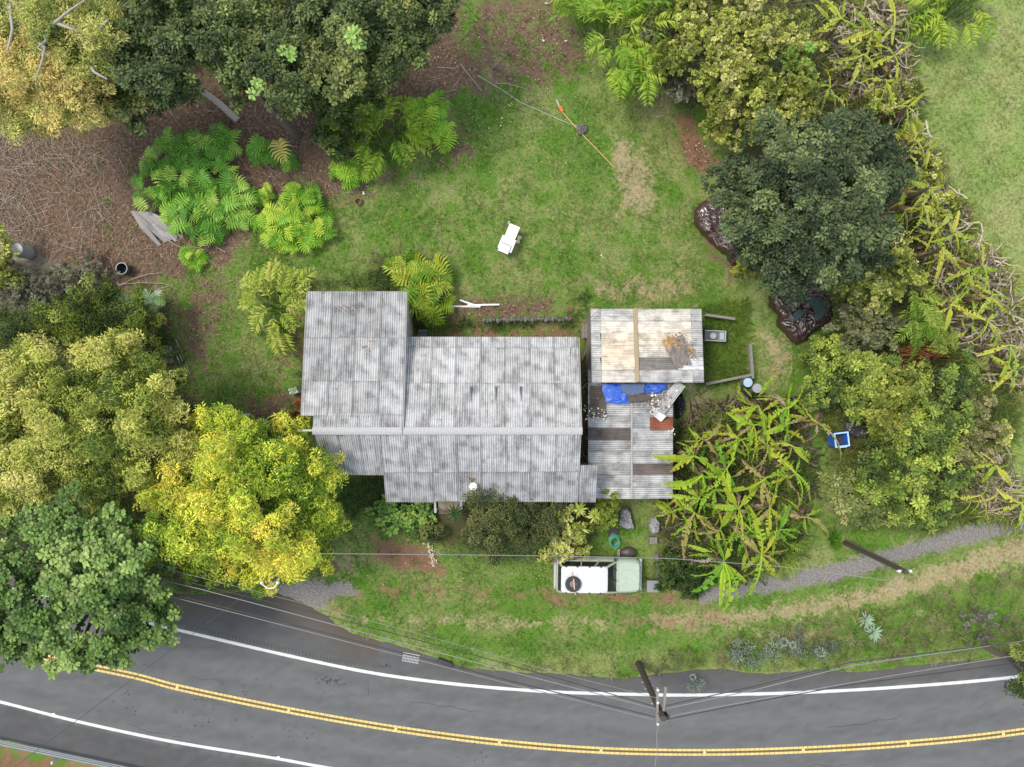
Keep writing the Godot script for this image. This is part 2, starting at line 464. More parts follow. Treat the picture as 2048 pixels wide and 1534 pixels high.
func build_road() -> void:
	var m := vmat(0.88)
	m.metallic_specular = 0.3
	m.albedo_texture = grime(41, 0.25, Color(0.78, 0.78, 0.78), Color(1.0, 1.0, 1.0), 1.0, 3)
	m.uv1_triplanar = true
	m.uv1_world_triplanar = true
	m.uv1_scale = Vector3.ONE * 0.3
	var b := B.new()
	var rows := []
	var cols := []
	var across := 44
	for j in across + 1:
		var row := PackedVector3Array()
		var cl := PackedColorArray()
		for i in 241:
			var px := -352.0 + i * 11.5
			var top := curve(RTOP, px) + n1.get_noise_1d(px * 9.0) * 5.0
			var low := curve(RLOW, px) + n1.get_noise_1d(px * 7.0 + 900.0) * 5.0
			var py := lerpf(low, top, float(j) / across)
			var p := at(px, py)
			p.y = 0.03 if j > 0 and j < across else -0.05
			row.append(p)
			# worn wheel paths, and the shoulders with blown-on earth
			var wu := curve(WUP, px)
			var ye := curve(YEL, px)
			var wl := curve(WLO, px)
			var k := 0.138
			var lane := (py - wu) / (ye - wu) if py < ye else (py - ye) / (wl - ye)
			k += 0.009 * cos(lane * TAU * 2.0 + 0.4) * (1.0 if lane > 0.0 and lane < 1.0 else 0.0)
			k += n1.get_noise_2d(px * 0.5, py * 3.0) * 0.02 + n1.get_noise_2d(px * 1.2, py * 9.0) * 0.02
			var tint := Color(k, k, k * 1.01)
			if py < wu - 6.0:
				tint = tint * 0.8
				var earth := clampf((1.0 - (py - top) / (34.0 if px > 760.0 else 75.0)) * (1.3 if px < 760.0 else 0.5) + n1.get_noise_2d(px * 3.0, py * 3.0) * 0.5, 0.0, 1.0)
				tint = tint.lerp(Color(0.11, 0.088, 0.068), earth * 0.8)
			if py > wl + 8.0:
				tint = tint * 0.72
			cl.append(tint)
		rows.append(row); cols.append(cl)
	b.grid(rows, cols)
	setting("road", b, m)
	# painted lines
	var white := vmat(0.7)
	white.albedo_texture = grime(42, 0.1, Color(0.72, 0.72, 0.7), Color(1, 1, 1), 1.0)
	white.uv1_triplanar = true; white.uv1_world_triplanar = true; white.uv1_scale = Vector3.ONE * 0.4
	for line in [["edge_line", WUP, 6.2], ["edge_line", WLO, 6.0]]:
		b = B.new()
		b.col = Color(0.72, 0.72, 0.7)
		rows = [PackedVector3Array(), PackedVector3Array()]
		for i in 345:
			var px := -352.0 + i * 8.0
			var s := (curve(line[1], px + 4) - curve(line[1], px - 4)) / 8.0
			var hw: float = line[2] * 0.5 * sqrt(1 + s * s) + n1.get_noise_1d(px * 21.0) * 0.5
			var y := curve(line[1], px)
			rows[0].append(at(px, y + hw) + Vector3.UP * 0.034)
			rows[1].append(at(px, y - hw) + Vector3.UP * 0.034)
		b.grid(rows)
		setting(line[0], b, white)
	b = B.new()
	b.col = Color(0.15, 0.105, 0.035)
	rows = [PackedVector3Array(), PackedVector3Array()]
	for i in 345:
		var px := -352.0 + i * 8.0
		rows[0].append(at(px, curve(YEL, px) + 6.4) + Vector3.UP * 0.034)
		rows[1].append(at(px, curve(YEL, px) - 6.4) + Vector3.UP * 0.034)
	b.grid(rows)
	setting("line_bed", b, white)
	b = B.new()
	for side in [-4.5, 4.5]:
		var px: float = -300.0 + side
		while px < 2350.0:
			var w := 8.9 + r(-0.5, 0.5)
			var q := []
			b.col = Color(0.80, 0.60, 0.22) * r(0.88, 1.06)
			for e in [[px, 2.3], [px + w, 2.3], [px + w, -2.3], [px, -2.3]]:
				q.append(at(e[0], curve(YEL, e[0]) + side + e[1]) + Vector3.UP * 0.038)
			b.quad(q[0], q[1], q[2], q[3])
			px += w + 0.75
	setting("centre_line", b, white)
	# milled grooves beside the upper line
	b = B.new()
	b.col = Color(0.066, 0.066, 0.066)
	for i in 46:
		var px := 395.0 + i * 7.0
		var y := curve(WUP, px) - 11.0
		var c := at(px, y) + Vector3.UP * 0.034
		b.quad(c + Vector3(-0.03, 0, 0.13), c + Vector3(0.05, 0, 0.13), c + Vector3(0.08, 0, -0.13), c + Vector3(0.0, 0, -0.13))
	setting("rumble_strip", b, white)
	# dark drips and splashes on the asphalt
	b = B.new()
	for s in [[660, 1362, 26, 40], [500, 1385, 60, 14], [420, 1430, 90, 26], [250, 1405, 80, 16], [770, 1332, 8, 12], [600, 1462, 50, 10], [950, 1510, 90, 12]]:
		for k in s[3]:
			b.col = Color(0.035, 0.035, 0.036)
			var c := at(s[0] + rng.randfn() * s[2] * 0.5, s[1] + rng.randfn() * s[2] * 0.18) + Vector3.UP * 0.035
			var ring := []
			var rad := r(0.02, 0.055)
			for a in 7:
				ring.append(c + Vector3(cos(-a * TAU / 7) * rad * r(0.7, 1.2), 0, sin(-a * TAU / 7) * rad))
			b.fan(ring)
	setting("oil_spots", b, white)
	b = B.new()
	b.col = Color(0.05, 0.05, 0.052)
	for k in 16:
		var px := r(-100, 2100)
		var t := r(0.1, 0.95)
		var dirx := r(-6, 6) if rng.randf() < 0.4 else r(6, 11)
		var prev := Vector3.ZERO
		for j in 16:
			var c := at(px, lerpf(curve(WUP, px) - 14.0, curve(WLO, px) + 20.0, t)) + Vector3.UP * 0.0345
			var wd := Vector3(0.0, 0, 0.012) if absf(dirx) > 5.9 else Vector3(0.012, 0, 0)
			if j > 0: b.quad(c + wd, c - wd, prev - wd, prev + wd) if dirx < 0.0 else b.quad(prev + wd, c + wd, c - wd, prev - wd)
			prev = c
			px += dirx * r(0.4, 1.2)
			t += r(-0.012, 0.012) if absf(dirx) > 5.9 else r(0.0, 0.02)
	setting("asphalt_cracks", b, white)
	# raised studs on the centre line
	var stud := B.new()
	stud.col = Color(0.85, 0.7, 0.3)
	for sx in [-1, 1]:
		pass
	var t := [Vector3(-0.05, 0.02, 0.05), Vector3(0.05, 0.02, 0.05), Vector3(0.05, 0.02, -0.05), Vector3(-0.05, 0.02, -0.05)]
	var lo := [Vector3(-0.08, 0, 0.06), Vector3(0.08, 0, 0.06), Vector3(0.08, 0, -0.06), Vector3(-0.08, 0, -0.06)]
	stud.quad(t[0], t[1], t[2], t[3])
	for k in 4:
		stud.quad(lo[k], lo[(k + 1) % 4], t[(k + 1) % 4], t[k])
	var sm := stud.mesh()
	var where := [[355, "nearest the round leaved tree"], [578, "second from the left"], [792, "below the road drain"], [999, "between drain and roadside pole"], [1202, "left of the wire crossing the road"], [1409, "right of the wire crossing the road"], [1606, "on the right half of the road"], [1816, "second from the right edge"], [2006, "nearest the right edge"]]
	for w in where:
		var o := single("road_stud", sm, white, "small yellow road stud on the centre line, " + w[1], "road stud", "road studs on the centre line")
		o.position = at(w[0], curve(YEL, w[0])) + Vector3.UP * 0.04
	for w in [[108, 1431, "on the lower white line below the round leaved tree"], [557, 1516, "on the lower white line at the bottom of the picture"]]:
		var o := single("road_stud", sm, mat(Color(0.8, 0.8, 0.8)), "small white road stud " + w[2], "road stud", "white road studs")
		o.position = at(w[0], curve(WLO, w[0]) - 3.0) + Vector3.UP * 0.045

# ---------------------------------------------------------------- leaves
func leaf(b: B, base: Vector3, dir: Vector3, up: Vector3, len: float, wid: float, droop := 0.25, fold := 0.15) -> void:
	# a pointed leaf, folded along its rib
	var side := dir.cross(up).normalized()
	var nn := side.cross(dir).normalized()
	var m := base + dir * len * 0.5 + nn * len * 0.06
	var tip := base + dir * len - nn * len * droop
	var l := m - side * wid * 0.5 + nn * wid * fold
	var q := m + side * wid * 0.5 + nn * wid * fold
	b.tri(base, q, m); b.tri(base, m, l); b.tri(m, q, tip); b.tri(m, tip, l)

func leaf_round(b: B, base: Vector3, dir: Vector3, up: Vector3, len: float, wid: float, droop := 0.2) -> void:
	# a leaf widest past its middle, with a rounded end
	var side := dir.cross(up).normalized()
	var nn := side.cross(dir).normalized()
	var m := base + dir * len * 0.62 + nn * len * 0.04
	var l := m - side * wid * 0.5 + nn * wid * 0.1
	var q := m + side * wid * 0.5 + nn * wid * 0.1
	var e := base + dir * len * 0.95 - nn * len * droop * 0.7
	var tl := e - side * wid * 0.26
	var tr := e + side * wid * 0.26
	b.tri(base, q, m); b.tri(base, m, l)
	b.quad(m, q, tr, e); b.quad(l, m, e, tl)

func leaf_flat(b: B, base: Vector3, dir: Vector3, up: Vector3, len: float, wid: float, droop := 0.25) -> void:
	var side := dir.cross(up).normalized()
	var nn := side.cross(dir).normalized()
	var m := base + dir * len * 0.5 + nn * len * 0.08
	var tip := base + dir * len - nn * len * droop
	b.tri(base, m + side * wid * 0.5, m - side * wid * 0.5); b.tri(m - side * wid * 0.5, m + side * wid * 0.5, tip)

func sprig(kind: String, seed_: int) -> ArrayMesh:
	var keep := rng.state
	rng.seed = 1000 + seed_
	var b := B.new()
	match kind:
		"fine":       # a feathery spray of small narrow leaves
			for k in 20:
				var t := k / 19.0
				var a := k * 2.4
				var d := Vector3(cos(a), r(-0.1, 0.7), sin(a)).normalized()
				var o := Vector3(cos(a + 1) * 0.14, t * 0.35 - 0.15, sin(a + 1) * 0.14)
				b.col = Color(1, 1, 1) * r(0.55, 1.35)
				leaf_flat(b, o, d, Vector3.UP, r(0.13, 0.22), r(0.05, 0.075), 0.2)
		"small":      # a shrub twig with small oval leaves
			for k in 20:
				var a := k * 2.4
				var d := Vector3(cos(a), r(-0.1, 0.8), sin(a)).normalized()
				var o := Vector3(cos(a + 2) * r(0.02, 0.17), r(-0.1, 0.2), sin(a + 2) * r(0.02, 0.17))
				b.col = Color(1, 1, 1) * r(0.5, 1.4)
				leaf_flat(b, o, d, Vector3.UP, r(0.10, 0.17), r(0.06, 0.10), 0.1)
		"rosette":    # broad leaves in a whorl
			for k in 10:
				var a := k * 2.4 + r(-0.2, 0.2)
				var d := Vector3(cos(a), 0.75 - k * 0.01 - (0.5 if k < 6 else 0.0), sin(a)).normalized()
				b.col = Color(1, 1, 1) * r(0.6, 1.35)
				leaf_round(b, d * 0.03, d, Vector3.UP, r(0.22, 0.33), r(0.12, 0.155), 0.2)
		"whorl":      # narrower leathery leaves
			for k in 11:
				var a := k * 2.4 + r(-0.3, 0.3)
				var d := Vector3(cos(a), r(0.0, 0.7), sin(a)).normalized()
				b.col = Color(1, 1, 1) * r(0.5, 1.45)
				leaf_round(b, d * 0.02 + Vector3(0, r(-0.1, 0.1), 0), d, Vector3.UP, r(0.22, 0.33), r(0.08, 0.115), 0.15)
		"reed":       # a tussock of long blades
			for k in 16:
				var a := k * 2.4 + r(-0.4, 0.4)
				var d := Vector3(cos(a), r(0.5, 1.6), sin(a)).normalized()
				b.col = Color(1, 1, 1) * r(0.65, 1.3)
				leaf_flat(b, Vector3(cos(a), 0, sin(a)) * 0.04, d, Vector3.UP, r(0.35, 0.7), r(0.025, 0.045), 0.35)
		"tuft":       # short lawn grass
			for k in 7:
				var a := k * 2.4 + r(-0.4, 0.4)
				var d := Vector3(cos(a), r(0.3, 1.4), sin(a)).normalized()
				b.col = Color(1, 1, 1) * r(0.75, 1.3)
				var s := Vector3(-d.z, 0, d.x).normalized() * 0.014
				var o := Vector3(cos(a * 1.7), 0, sin(a * 1.7)) * r(0.0, 0.06)
				b.tri(o + s, o - s, o + d * r(0.08, 0.16))
		"fallen":     # a dry curled leaf
			var p := [Vector3(-0.07, 0.02, 0), Vector3(-0.01, 0.005, 0.03), Vector3(0.075, 0.025, 0.005), Vector3(0.0, 0.008, -0.032)]
			b.quad(p[0], p[1], p[2], p[3])
		"strip":      # a torn dry ribbon of leaf
			var prev := Vector3(0, 0.03, -0.45)
			for k in 4:
				var nx := Vector3(sin(k * 2.1) * 0.05, 0.02 + 0.05 * cos(k * 1.7), -0.45 + (k + 1) * 0.225)
				var w := Vector3(0.045 * (1.0 - 0.2 * k), 0.015 * sin(k * 2.0), 0)
				b.col = Color(1, 1, 1) * (0.8 + 0.12 * k)
				b.quad(nx - w, nx + w, prev + w, prev - w)
				prev = nx
		"twig":
			b.tube([Vector3(0, 0, -0.5), Vector3(0.03, 0.03, -0.1), Vector3(-0.02, 0.0, 0.3), Vector3(0.02, 0.02, 0.5)], [0.014, 0.012, 0.01, 0.004], 4, false)
	rng.state = keep
	return b.mesh()

var SP := {}
func make_sprigs() -> void:
	for k in ["fine", "small", "rosette", "whorl", "reed", "tuft", "fallen", "twig", "strip"]:
		SP[k] = sprig(k, SP.size())
	M.leaf = vmat(0.55, 0.55)
	M.gloss = vmat(0.42, 0.35)
	M.grass = vmat(0.7, 0.4)
	M.dry = vmat(0.85, 0.15)
	M.bark = rough_mat(Color(0.24, 0.19, 0.15), 0.9, 51, 0.05, 0.45, 0.8)
	M.pale_bark = rough_mat(Color(0.52, 0.47, 0.40), 0.85, 52, 0.05, 0.6, 0.8)
	M.dark_bark = rough_mat(Color(0.11, 0.085, 0.065), 0.9, 53, 0.05, 0.45, 0.8)

const STYLE := {  # sprig, copies per square metre of lobe, lobe size, scale, upward lean
	"fine": ["fine", 15.0, 0.30, 1.0, 0.5],
	"small": ["small", 19.0, 0.32, 1.0, 0.5],
	"rosette": ["rosette", 10.0, 0.34, 0.95, 0.8],
	"whorl": ["whorl", 13.0, 0.32, 1.0, 0.7],
	"reed": ["reed", 8.0, 0.6, 1.0, 0.9],
}

func plant(called: String, label: String, category: String, group: String, style: String, pal: Array, blobs: Array, bark := "bark", thin := 1.0) -> Node3D:
	# a tree or shrub: stem and limbs under a crown of leaf sprigs, blobs are [px, py, radius px, height of the top]
	var st: Array = STYLE[style]
	var xs := []
	var cs := PackedColorArray()
	var mid := Vector3.ZERO
	for q in blobs: mid += at(q[0], q[1], q[3] * 0.7)
	mid /= blobs.size()
	var foot := Vector3(mid.x, gh(mid.x, mid.z), mid.z)
	var o := thing(called, label, category, foot, 0.0, group)
	var limbs := B.new()
	var high: float = blobs[0][3]
	var tr := clampf(high * 0.028, 0.03, 0.24)
	var fork := foot.lerp(mid, 0.45) - foot
	limbs.tube([Vector3(0, -0.1, 0), fork * 0.5 + Vector3(r(-0.1, 0.1), 0, r(-0.1, 0.1)), fork], [tr * 1.3, tr, tr * 0.8], 8)
	put(o, "trunk", limbs, M[bark])
	var nb := B.new()
	for q in blobs:
		var top: float = q[3]
		var lr: float = clampf(q[2] / PPM * float(st[2]), 0.22, 0.62)
		var R: float = maxf(q[2] / PPM * (EYE - top * 0.8) / EYE - lr * 0.2, 0.15)
		top += r(-0.7, 0.5) * minf(1.0, top / 6.0)
		var ry := minf(R * 0.5, top * 0.4)
		var c := at(q[0], q[1], top - ry * 0.6)
		c.y = top - ry
		nb.tube([fork, fork.lerp(c - foot, 0.6) + Vector3(r(-0.2, 0.2), r(0, 0.3), r(-0.2, 0.2)), c - foot + Vector3(0, ry * 0.3, 0)], [tr * 0.6, tr * 0.4, tr * 0.15], 5, false)
		var lobes := int(clampf(1.35 * (R / lr) * (R / lr), 3, 70))
		for k in lobes:
			# clumps of twigs over the upper half of the blob, at uneven depth, with gaps between
			var u := (k + 0.5) / lobes
			var yy := 1.0 - u * 1.0
			var rad := sqrt(maxf(0.0, 1.0 - yy * yy))
			var an := k * 2.39996 + r(-0.6, 0.6)
			var dir := Vector3(cos(an) * rad, yy, sin(an) * rad)
			var deep := r(0.6, 1.12)
			var lc := c + Vector3(dir.x * R, dir.y * ry, dir.z * R) * deep + Vector3(0, r(-0.8, 0.5) * minf(1.0, top * 0.3), 0)
			var l := lr * r(0.5, 1.2)
			var tone := r(0.0, 1.0) * 0.5 + 0.5 * clampf(0.5 + n1.get_noise_2d(lc.x * 9.0, lc.z * 9.0) * 1.3, 0, 1)
			var reach := Vector3(dir.x, 0, dir.z).normalized() * r(0.0, 0.8) * l   # drawn out along its branch
			var count := int(l * l * 6.2 * float(st[1]) * thin)
			for s in count:
				var yv := r(-0.3, 1.0)
				var rr := sqrt(1.0 - yv * yv)
				var aa := r(0, TAU)
				var dd := Vector3(cos(aa) * rr, yv * 0.75, sin(aa) * rr)
				var p := lc + dd * l * r(0.5, 1.1) + reach * r(-0.6, 1.0)
				p.y = maxf(p.y, 0.08)
				var up := dd.lerp(Vector3.UP, float(st[4])).normalized()
				var bx := up.cross(Vector3(cos(aa * 7.0), 0.1, sin(aa * 7.0))).normalized()
				var sc := r(0.7, 1.25) * float(st[3])
				xs.append(Transform3D(Basis(bx, up, bx.cross(up)).scaled(Vector3.ONE * sc), p - foot))
				cs.append(pick(pal, tone + r(-0.35, 0.35)) * r(0.6, 1.35))
		# loose sprays under and between the clumps, coloured darker as the crown's inner shade
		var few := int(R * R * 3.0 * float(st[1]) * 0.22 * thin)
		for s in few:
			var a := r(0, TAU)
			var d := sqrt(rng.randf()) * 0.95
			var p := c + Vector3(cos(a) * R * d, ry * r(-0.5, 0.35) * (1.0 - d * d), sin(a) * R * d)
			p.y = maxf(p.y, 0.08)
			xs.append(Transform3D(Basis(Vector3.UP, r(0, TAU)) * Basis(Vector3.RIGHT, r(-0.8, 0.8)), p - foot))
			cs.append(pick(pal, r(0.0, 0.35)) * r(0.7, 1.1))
	put(o, "limbs", nb, M[bark])
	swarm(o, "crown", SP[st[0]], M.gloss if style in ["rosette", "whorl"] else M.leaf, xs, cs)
	return o

func scatter(called: String, label: String, category: String, sp: String, m: Material, polys: Array, per_m2: float, pal: Array, s0: float, s1: float, lift := 0.0, kind := "") -> void:
	# something nobody could count, strewn over polygons of the ground
	var xs := []
	var cs := PackedColorArray()
	for flat in polys:
		var p := polygon(flat)
		var lo := p[0]
		var hi := p[0]
		for q in p:
			lo = lo.min(q); hi = hi.max(q)
		var count := int((hi.x - lo.x) * (hi.y - lo.y) * per_m2)
		for k in count:
			var q := Vector2(r(lo.x, hi.x), r(lo.y, hi.y))
			if not Geometry2D.is_point_in_polygon(q, p): continue
			var dens := n1.get_noise_2d(q.x * 14.0, q.y * 14.0) * 0.9 + 0.62
			if rng.randf() > dens: continue
			if kind == "bare" and gkind[ground_index(q.x, q.y)] > 150 and rng.randf() < 0.75: continue
			if kind == "grassy" and rng.randf() > gkind[ground_index(q.x, q.y)] / 255.0 + 0.1: continue
			if q.y > road_top(q.x) + 0.15: continue
			var s := r(s0, s1)
			var bs := Basis(Vector3.UP, r(0, TAU)) * Basis(Vector3.RIGHT, r(-0.3, 0.3)) * Basis(Vector3.BACK, r(-0.3, 0.3))
			xs.append(Transform3D(bs.scaled(Vector3.ONE * s) if sp != "twig" and sp != "strip" else Basis(Vector3.UP, r(0, TAU)) * Basis(Vector3.RIGHT, r(-0.12, 0.12) * (3.0 if sp == "strip" else 1.0)) * Basis.from_scale(Vector3(0.6 if sp == "twig" else 1.0, 0.6 if sp == "twig" else 1.0, s)), Vector3(q.x, gh(q.x, q.y) + lift * rng.randf(), q.y)))
			cs.append(pick(pal, r(0, 1)) * r(0.8, 1.2))
	var o := swarm(self, called, SP[sp], m, xs, cs)
	tag(o, label, category)

func build_lawn() -> void:
	var xs := []
	var cs := PackedColorArray()
	for k in 300000:
		var x := r(-29.5, 29.5)
		var z := r(-22.5, 16.5)
		if z > road_top(x) - 0.02: continue
		if x > -11.6 and x < 10.6 and z > -4.8 and z < 6.4 and (x > -5.8 or z < 2.5) and (x < 9.0 or z > -4.0 and x < 10.2) and z > -2.5: continue
		var i := ground_index(x, z)
		if rng.randf() > gkind[i] / 255.0: continue
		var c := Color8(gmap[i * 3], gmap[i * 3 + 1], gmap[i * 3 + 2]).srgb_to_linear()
		var s := r(0.7, 1.3) * (0.8 + 0.5 * n2.get_noise_2d(x * 4.0, z * 4.0))
		xs.append(Transform3D(Basis(Vector3.UP, r(0, TAU)).scaled(Vector3(s, s * r(0.6, 1.2), s)), Vector3(x, gh(x, z) - 0.005, z)))
		var v := r(0.6, 1.75)
		c = c.lerp(Color(0.33, 0.28, 0.15), 0.5 if rng.randf() < 0.09 else 0.0)
		cs.append(Color(c.r * v * 1.02, c.g * v * 1.05, c.b * v * 0.95))
	var o := swarm(self, "grass", SP.tuft, M.grass, xs, cs)
	tag(o, "short patchy green and straw coloured grass over the whole yard", "grass")

# ---------------------------------------------------------------- big-leaved plants, leaf by leaf
func lobed_leaf(seed_: int, len: float) -> ArrayMesh:   # a deeply cut leaf, base at the origin, along +z
	var keep := rng.state
	rng.seed = 3000 + seed_
	var b := B.new()
	var n := 9
	var rib := Color(1.8, 1.45, 1.9)
	var rise := r(0.12, 0.28)
	for s in [-1.0, 1.0]:
		for k in n:
			var t := (k + 0.25) / n
			var spread: float = [0.36, 0.46, 0.52, 0.53, 0.50, 0.44, 0.36, 0.27, 0.17][k] * len * r(0.88, 1.1)
			var back := lerpf(-0.75, 1.3, t)
			var y := sin(t * 2.6) * rise * len - t * t * 0.18 * len
			var o := Vector3(0, y, t * len * 0.82 + 0.04 * len)
			var d := Vector3(s, 0.12, back).normalized()
			var w := len * 0.047 * (1.0 - 0.25 * t)
			var cross := Vector3(-d.z * s, 0, absf(d.x))
			var f := cross.normalized() * w
			var p1 := o + d * spread * 0.6 + Vector3(0, 0.03 * len, 0)
			var p2 := o + d * spread + Vector3(0, -0.32 * spread, 0.07 * len)
			var root := Vector3(0, 0, 0.042 * len)
			b.col = Color(1, 1, 1) * r(0.72, 1.25)
			if s > 0:
				b.quad(o + root, p1 + f, p1 - f, o - root)
				b.tri(p1 + f, p2, p1 - f)
			else:
				b.quad(o - root, p1 - f, p1 + f, o + root)
				b.tri(p1 - f, p2, p1 + f)
	b.col = rib
	var pts := []
	var rad := []
	for k in 6:
		var t := k / 5.0
		pts.append(Vector3(0, sin(t * 2.6) * rise * len - t * t * 0.18 * len + 0.012, t * len * 0.96))
		rad.append(0.019 * len * (1.0 - t * 0.8))
	b.tube(pts, rad, 3, false)
	rng.state = keep
	return b.mesh()

func banana_leaf(seed_: int, len: float, arch: float, torn: float) -> ArrayMesh:   # along +z, blades on both sides of a pale rib
	var keep := rng.state
	rng.seed = 4000 + seed_
	var b := B.new()
	var n := 22
	for s in [-1.0, 1.0]:
		var hang := r(-0.15, 0.3)
		var gap := 0.0
		for k in n:
			var t0 := 0.12 + 0.88 * k / n
			var t1 := 0.12 + 0.88 * (k + 0.94) / n
			if rng.randf() < torn * 0.16: continue
			if rng.randf() < torn * 0.5: hang = r(-0.35, 0.9)
			var q := []
			for t in [t0, t1]:
				var y: float = sin(t * 2.2) * 0.16 * len - t * t * arch * len
				var w: float = len * 0.105 * pow(sin(PI * clampf(pow((t - 0.10) / 0.92, 0.75), 0.02, 0.98)), 0.6) * (1.0 - rng.randf() * 0.25 * torn)
				q.append(Vector3(0, y, t * len))
				q.append(Vector3(s * w * cos(hang), y - w * sin(hang) + w * 0.15, t * len + w * 0.25))
			b.col = Color(1, 1, 1) * r(0.85, 1.1)
			if rng.randf() < torn * 0.05: b.col = Color(1.4, 0.85, 1.0) * r(0.7, 1.0)
			if k > n - 4 and torn > 0.5 and rng.randf() < 0.3: b.col = Color(1.1, 0.7, 1.6) * r(0.6, 1.0)
			if s > 0: b.quad(q[2], q[3], q[1], q[0])
			else: b.quad(q[0], q[1], q[3], q[2])
	b.col = Color(1.45, 1.15, 1.5)
	var pts := []
	var rad := []
	for k in 9:
		var t := k / 8.0
		pts.append(Vector3(0, sin(t * 2.2) * 0.16 * len - t * t * arch * len + 0.012, t * len * 0.995))
		rad.append(0.032 * (1.0 - 0.85 * t))
	b.tube(pts, rad, 4, false)
	rng.state = keep
	return b.mesh()

func frond_stem(seed_: int, len: float, pairs: int, ll: float, lw: float, arch: float) -> ArrayMesh:   # a leafy stem: leaves in two rows
	var keep := rng.state
	rng.seed = 5000 + seed_
	var b := B.new()
	var pts := []
	var rad := []
	for k in 7:
		var t := k / 6.0
		pts.append(Vector3(r(-0.02, 0.02), sin(t * 1.9) * 0.25 * len - t * t * arch * len, t * len))
		rad.append(0.018 * (1.1 - t))
	b.col = Color(0.9, 0.95, 0.8)
	b.tube(pts, rad, 4, false)
	for k in pairs:
		var t := 0.22 + 0.78 * k / (pairs - 1)
		var i := mini(int(t * 6), 5)
		var p: Vector3 = pts[i].lerp(pts[i + 1], t * 6 - i)
		for s in [-1.0, 1.0]:
			var d := Vector3(s * r(0.8, 1.0), r(0.0, 0.45), r(0.3, 0.8)).normalized()
			b.col = Color(1, 1, 1) * r(0.75, 1.2)
			leaf(b, p, d, Vector3.UP, ll * r(0.8, 1.15) * (0.55 + 0.9 * sin(PI * clampf(t, 0.1, 0.93))), lw, 0.3, 0.1)
	b.col = Color.WHITE
	rng.state = keep
	return b.mesh()

var LM := {}
func tinted(c: Color, rough := 0.5, back := 0.55) -> StandardMaterial3D:
	var key := "%s%s%s" % [c, rough, back]
	if not LM.has(key):
		var m := vmat(rough, back)
		m.albedo_color = lin(c.r, c.g, c.b)
		m.metallic_specular = 0.3
		LM[key] = m
	return LM[key]

var LOBED := []
var BANANA := []
var DEADB := []
var GINGER := []
var FERN := []
var PALM := []
func make_big_leaves() -> void:
	for k in 5: LOBED.append(lobed_leaf(k, 1.0))
	for k in 6: BANANA.append(banana_leaf(k, 1.0 + 0.0 * k, [0.25, 0.4, 0.6, 0.3, 0.5, 0.7][k], [0.3, 0.7, 1.1, 1.3, 0.6, 1.0][k]))
	for k in 3: DEADB.append(banana_leaf(20 + k, 1.0, 0.8 + 0.2 * k, 2.2))
	for k in 3: GINGER.append(frond_stem(k, 1.0, 9, 0.34, 0.085, 0.35 + 0.2 * k))
	for k in 3: FERN.append(frond_stem(10 + k, 1.0, 16, 0.22, 0.045, 0.4 + 0.15 * k))
	for k in 2: PALM.append(frond_stem(20 + k, 1.0, 20, 0.32, 0.03, 0.4 + 0.2 * k))

func lobed_clump(called: String, label: String, polyflat: Array, count: int, size: float, tall: float, cols: Array) -> void:
	# many cut leaves, each leaning outward from the heart of the clump
	var p := polygon(polyflat)
	var c := Vector2.ZERO
	var lo := p[0]
	var hi := p[0]
	for q in p:
		c += q; lo = lo.min(q); hi = hi.max(q)
	c /= p.size()
	var k0 := (EYE - tall) / EYE
	var o := thing(called, label, "philodendron", Vector3(c.x, gh(c.x, c.y), c.y), 0.0, "philodendron clumps with cut leaves")
	var stems := B.new()
	var got := []
	var tries := 0
	var gapd := sqrt((hi.x - lo.x) * (hi.y - lo.y) * 0.62 / count) * 0.72
	while got.size() < count and tries < count * 60:
		tries += 1
		var q := Vector2(r(lo.x, hi.x), r(lo.y, hi.y))
		if not Geometry2D.is_point_in_polygon(q, p): continue
		var ok := true
		for e in got:
			if e.distance_squared_to(q) < gapd * gapd * (1.0 - tries / (count * 70.0)): ok = false; break
		if not ok: continue
		got.append(q)
		var away := (q - c)
		var edge := clampf(away.length() / maxf(0.4, (hi - lo).length() * 0.42), 0.0, 1.0)
		var h := tall * lerpf(1.0, 0.45, edge) * r(0.8, 1.15)
		var ang := atan2(away.x, away.y) + rng.randfn() * 1.1
		var pos := Vector3(q.x * k0, h, q.y * k0) - Vector3(c.x, 0, c.y)
		var s := size * r(0.7, 1.2)
		var leafn := put(o, "leaf", LOBED[rng.randi() % 5], tinted(cols[rng.randi() % cols.size()], 0.42, 0.5))
		leafn.transform = Transform3D((Basis(Vector3.UP, ang) * Basis(Vector3.RIGHT, r(-0.1, 0.7)) * Basis(Vector3.BACK, r(-0.6, 0.6))).scaled(Vector3.ONE * s), pos - Vector3(sin(ang), 0, cos(ang)) * s * 0.45)
		var base := leafn.position
		stems.tube([Vector3(base.x * 0.8, -0.05, base.z * 0.8), base], [0.02, 0.015], 4, false)
	put(o, "stalks", stems, tinted(Color(0.14, 0.2, 0.06)))

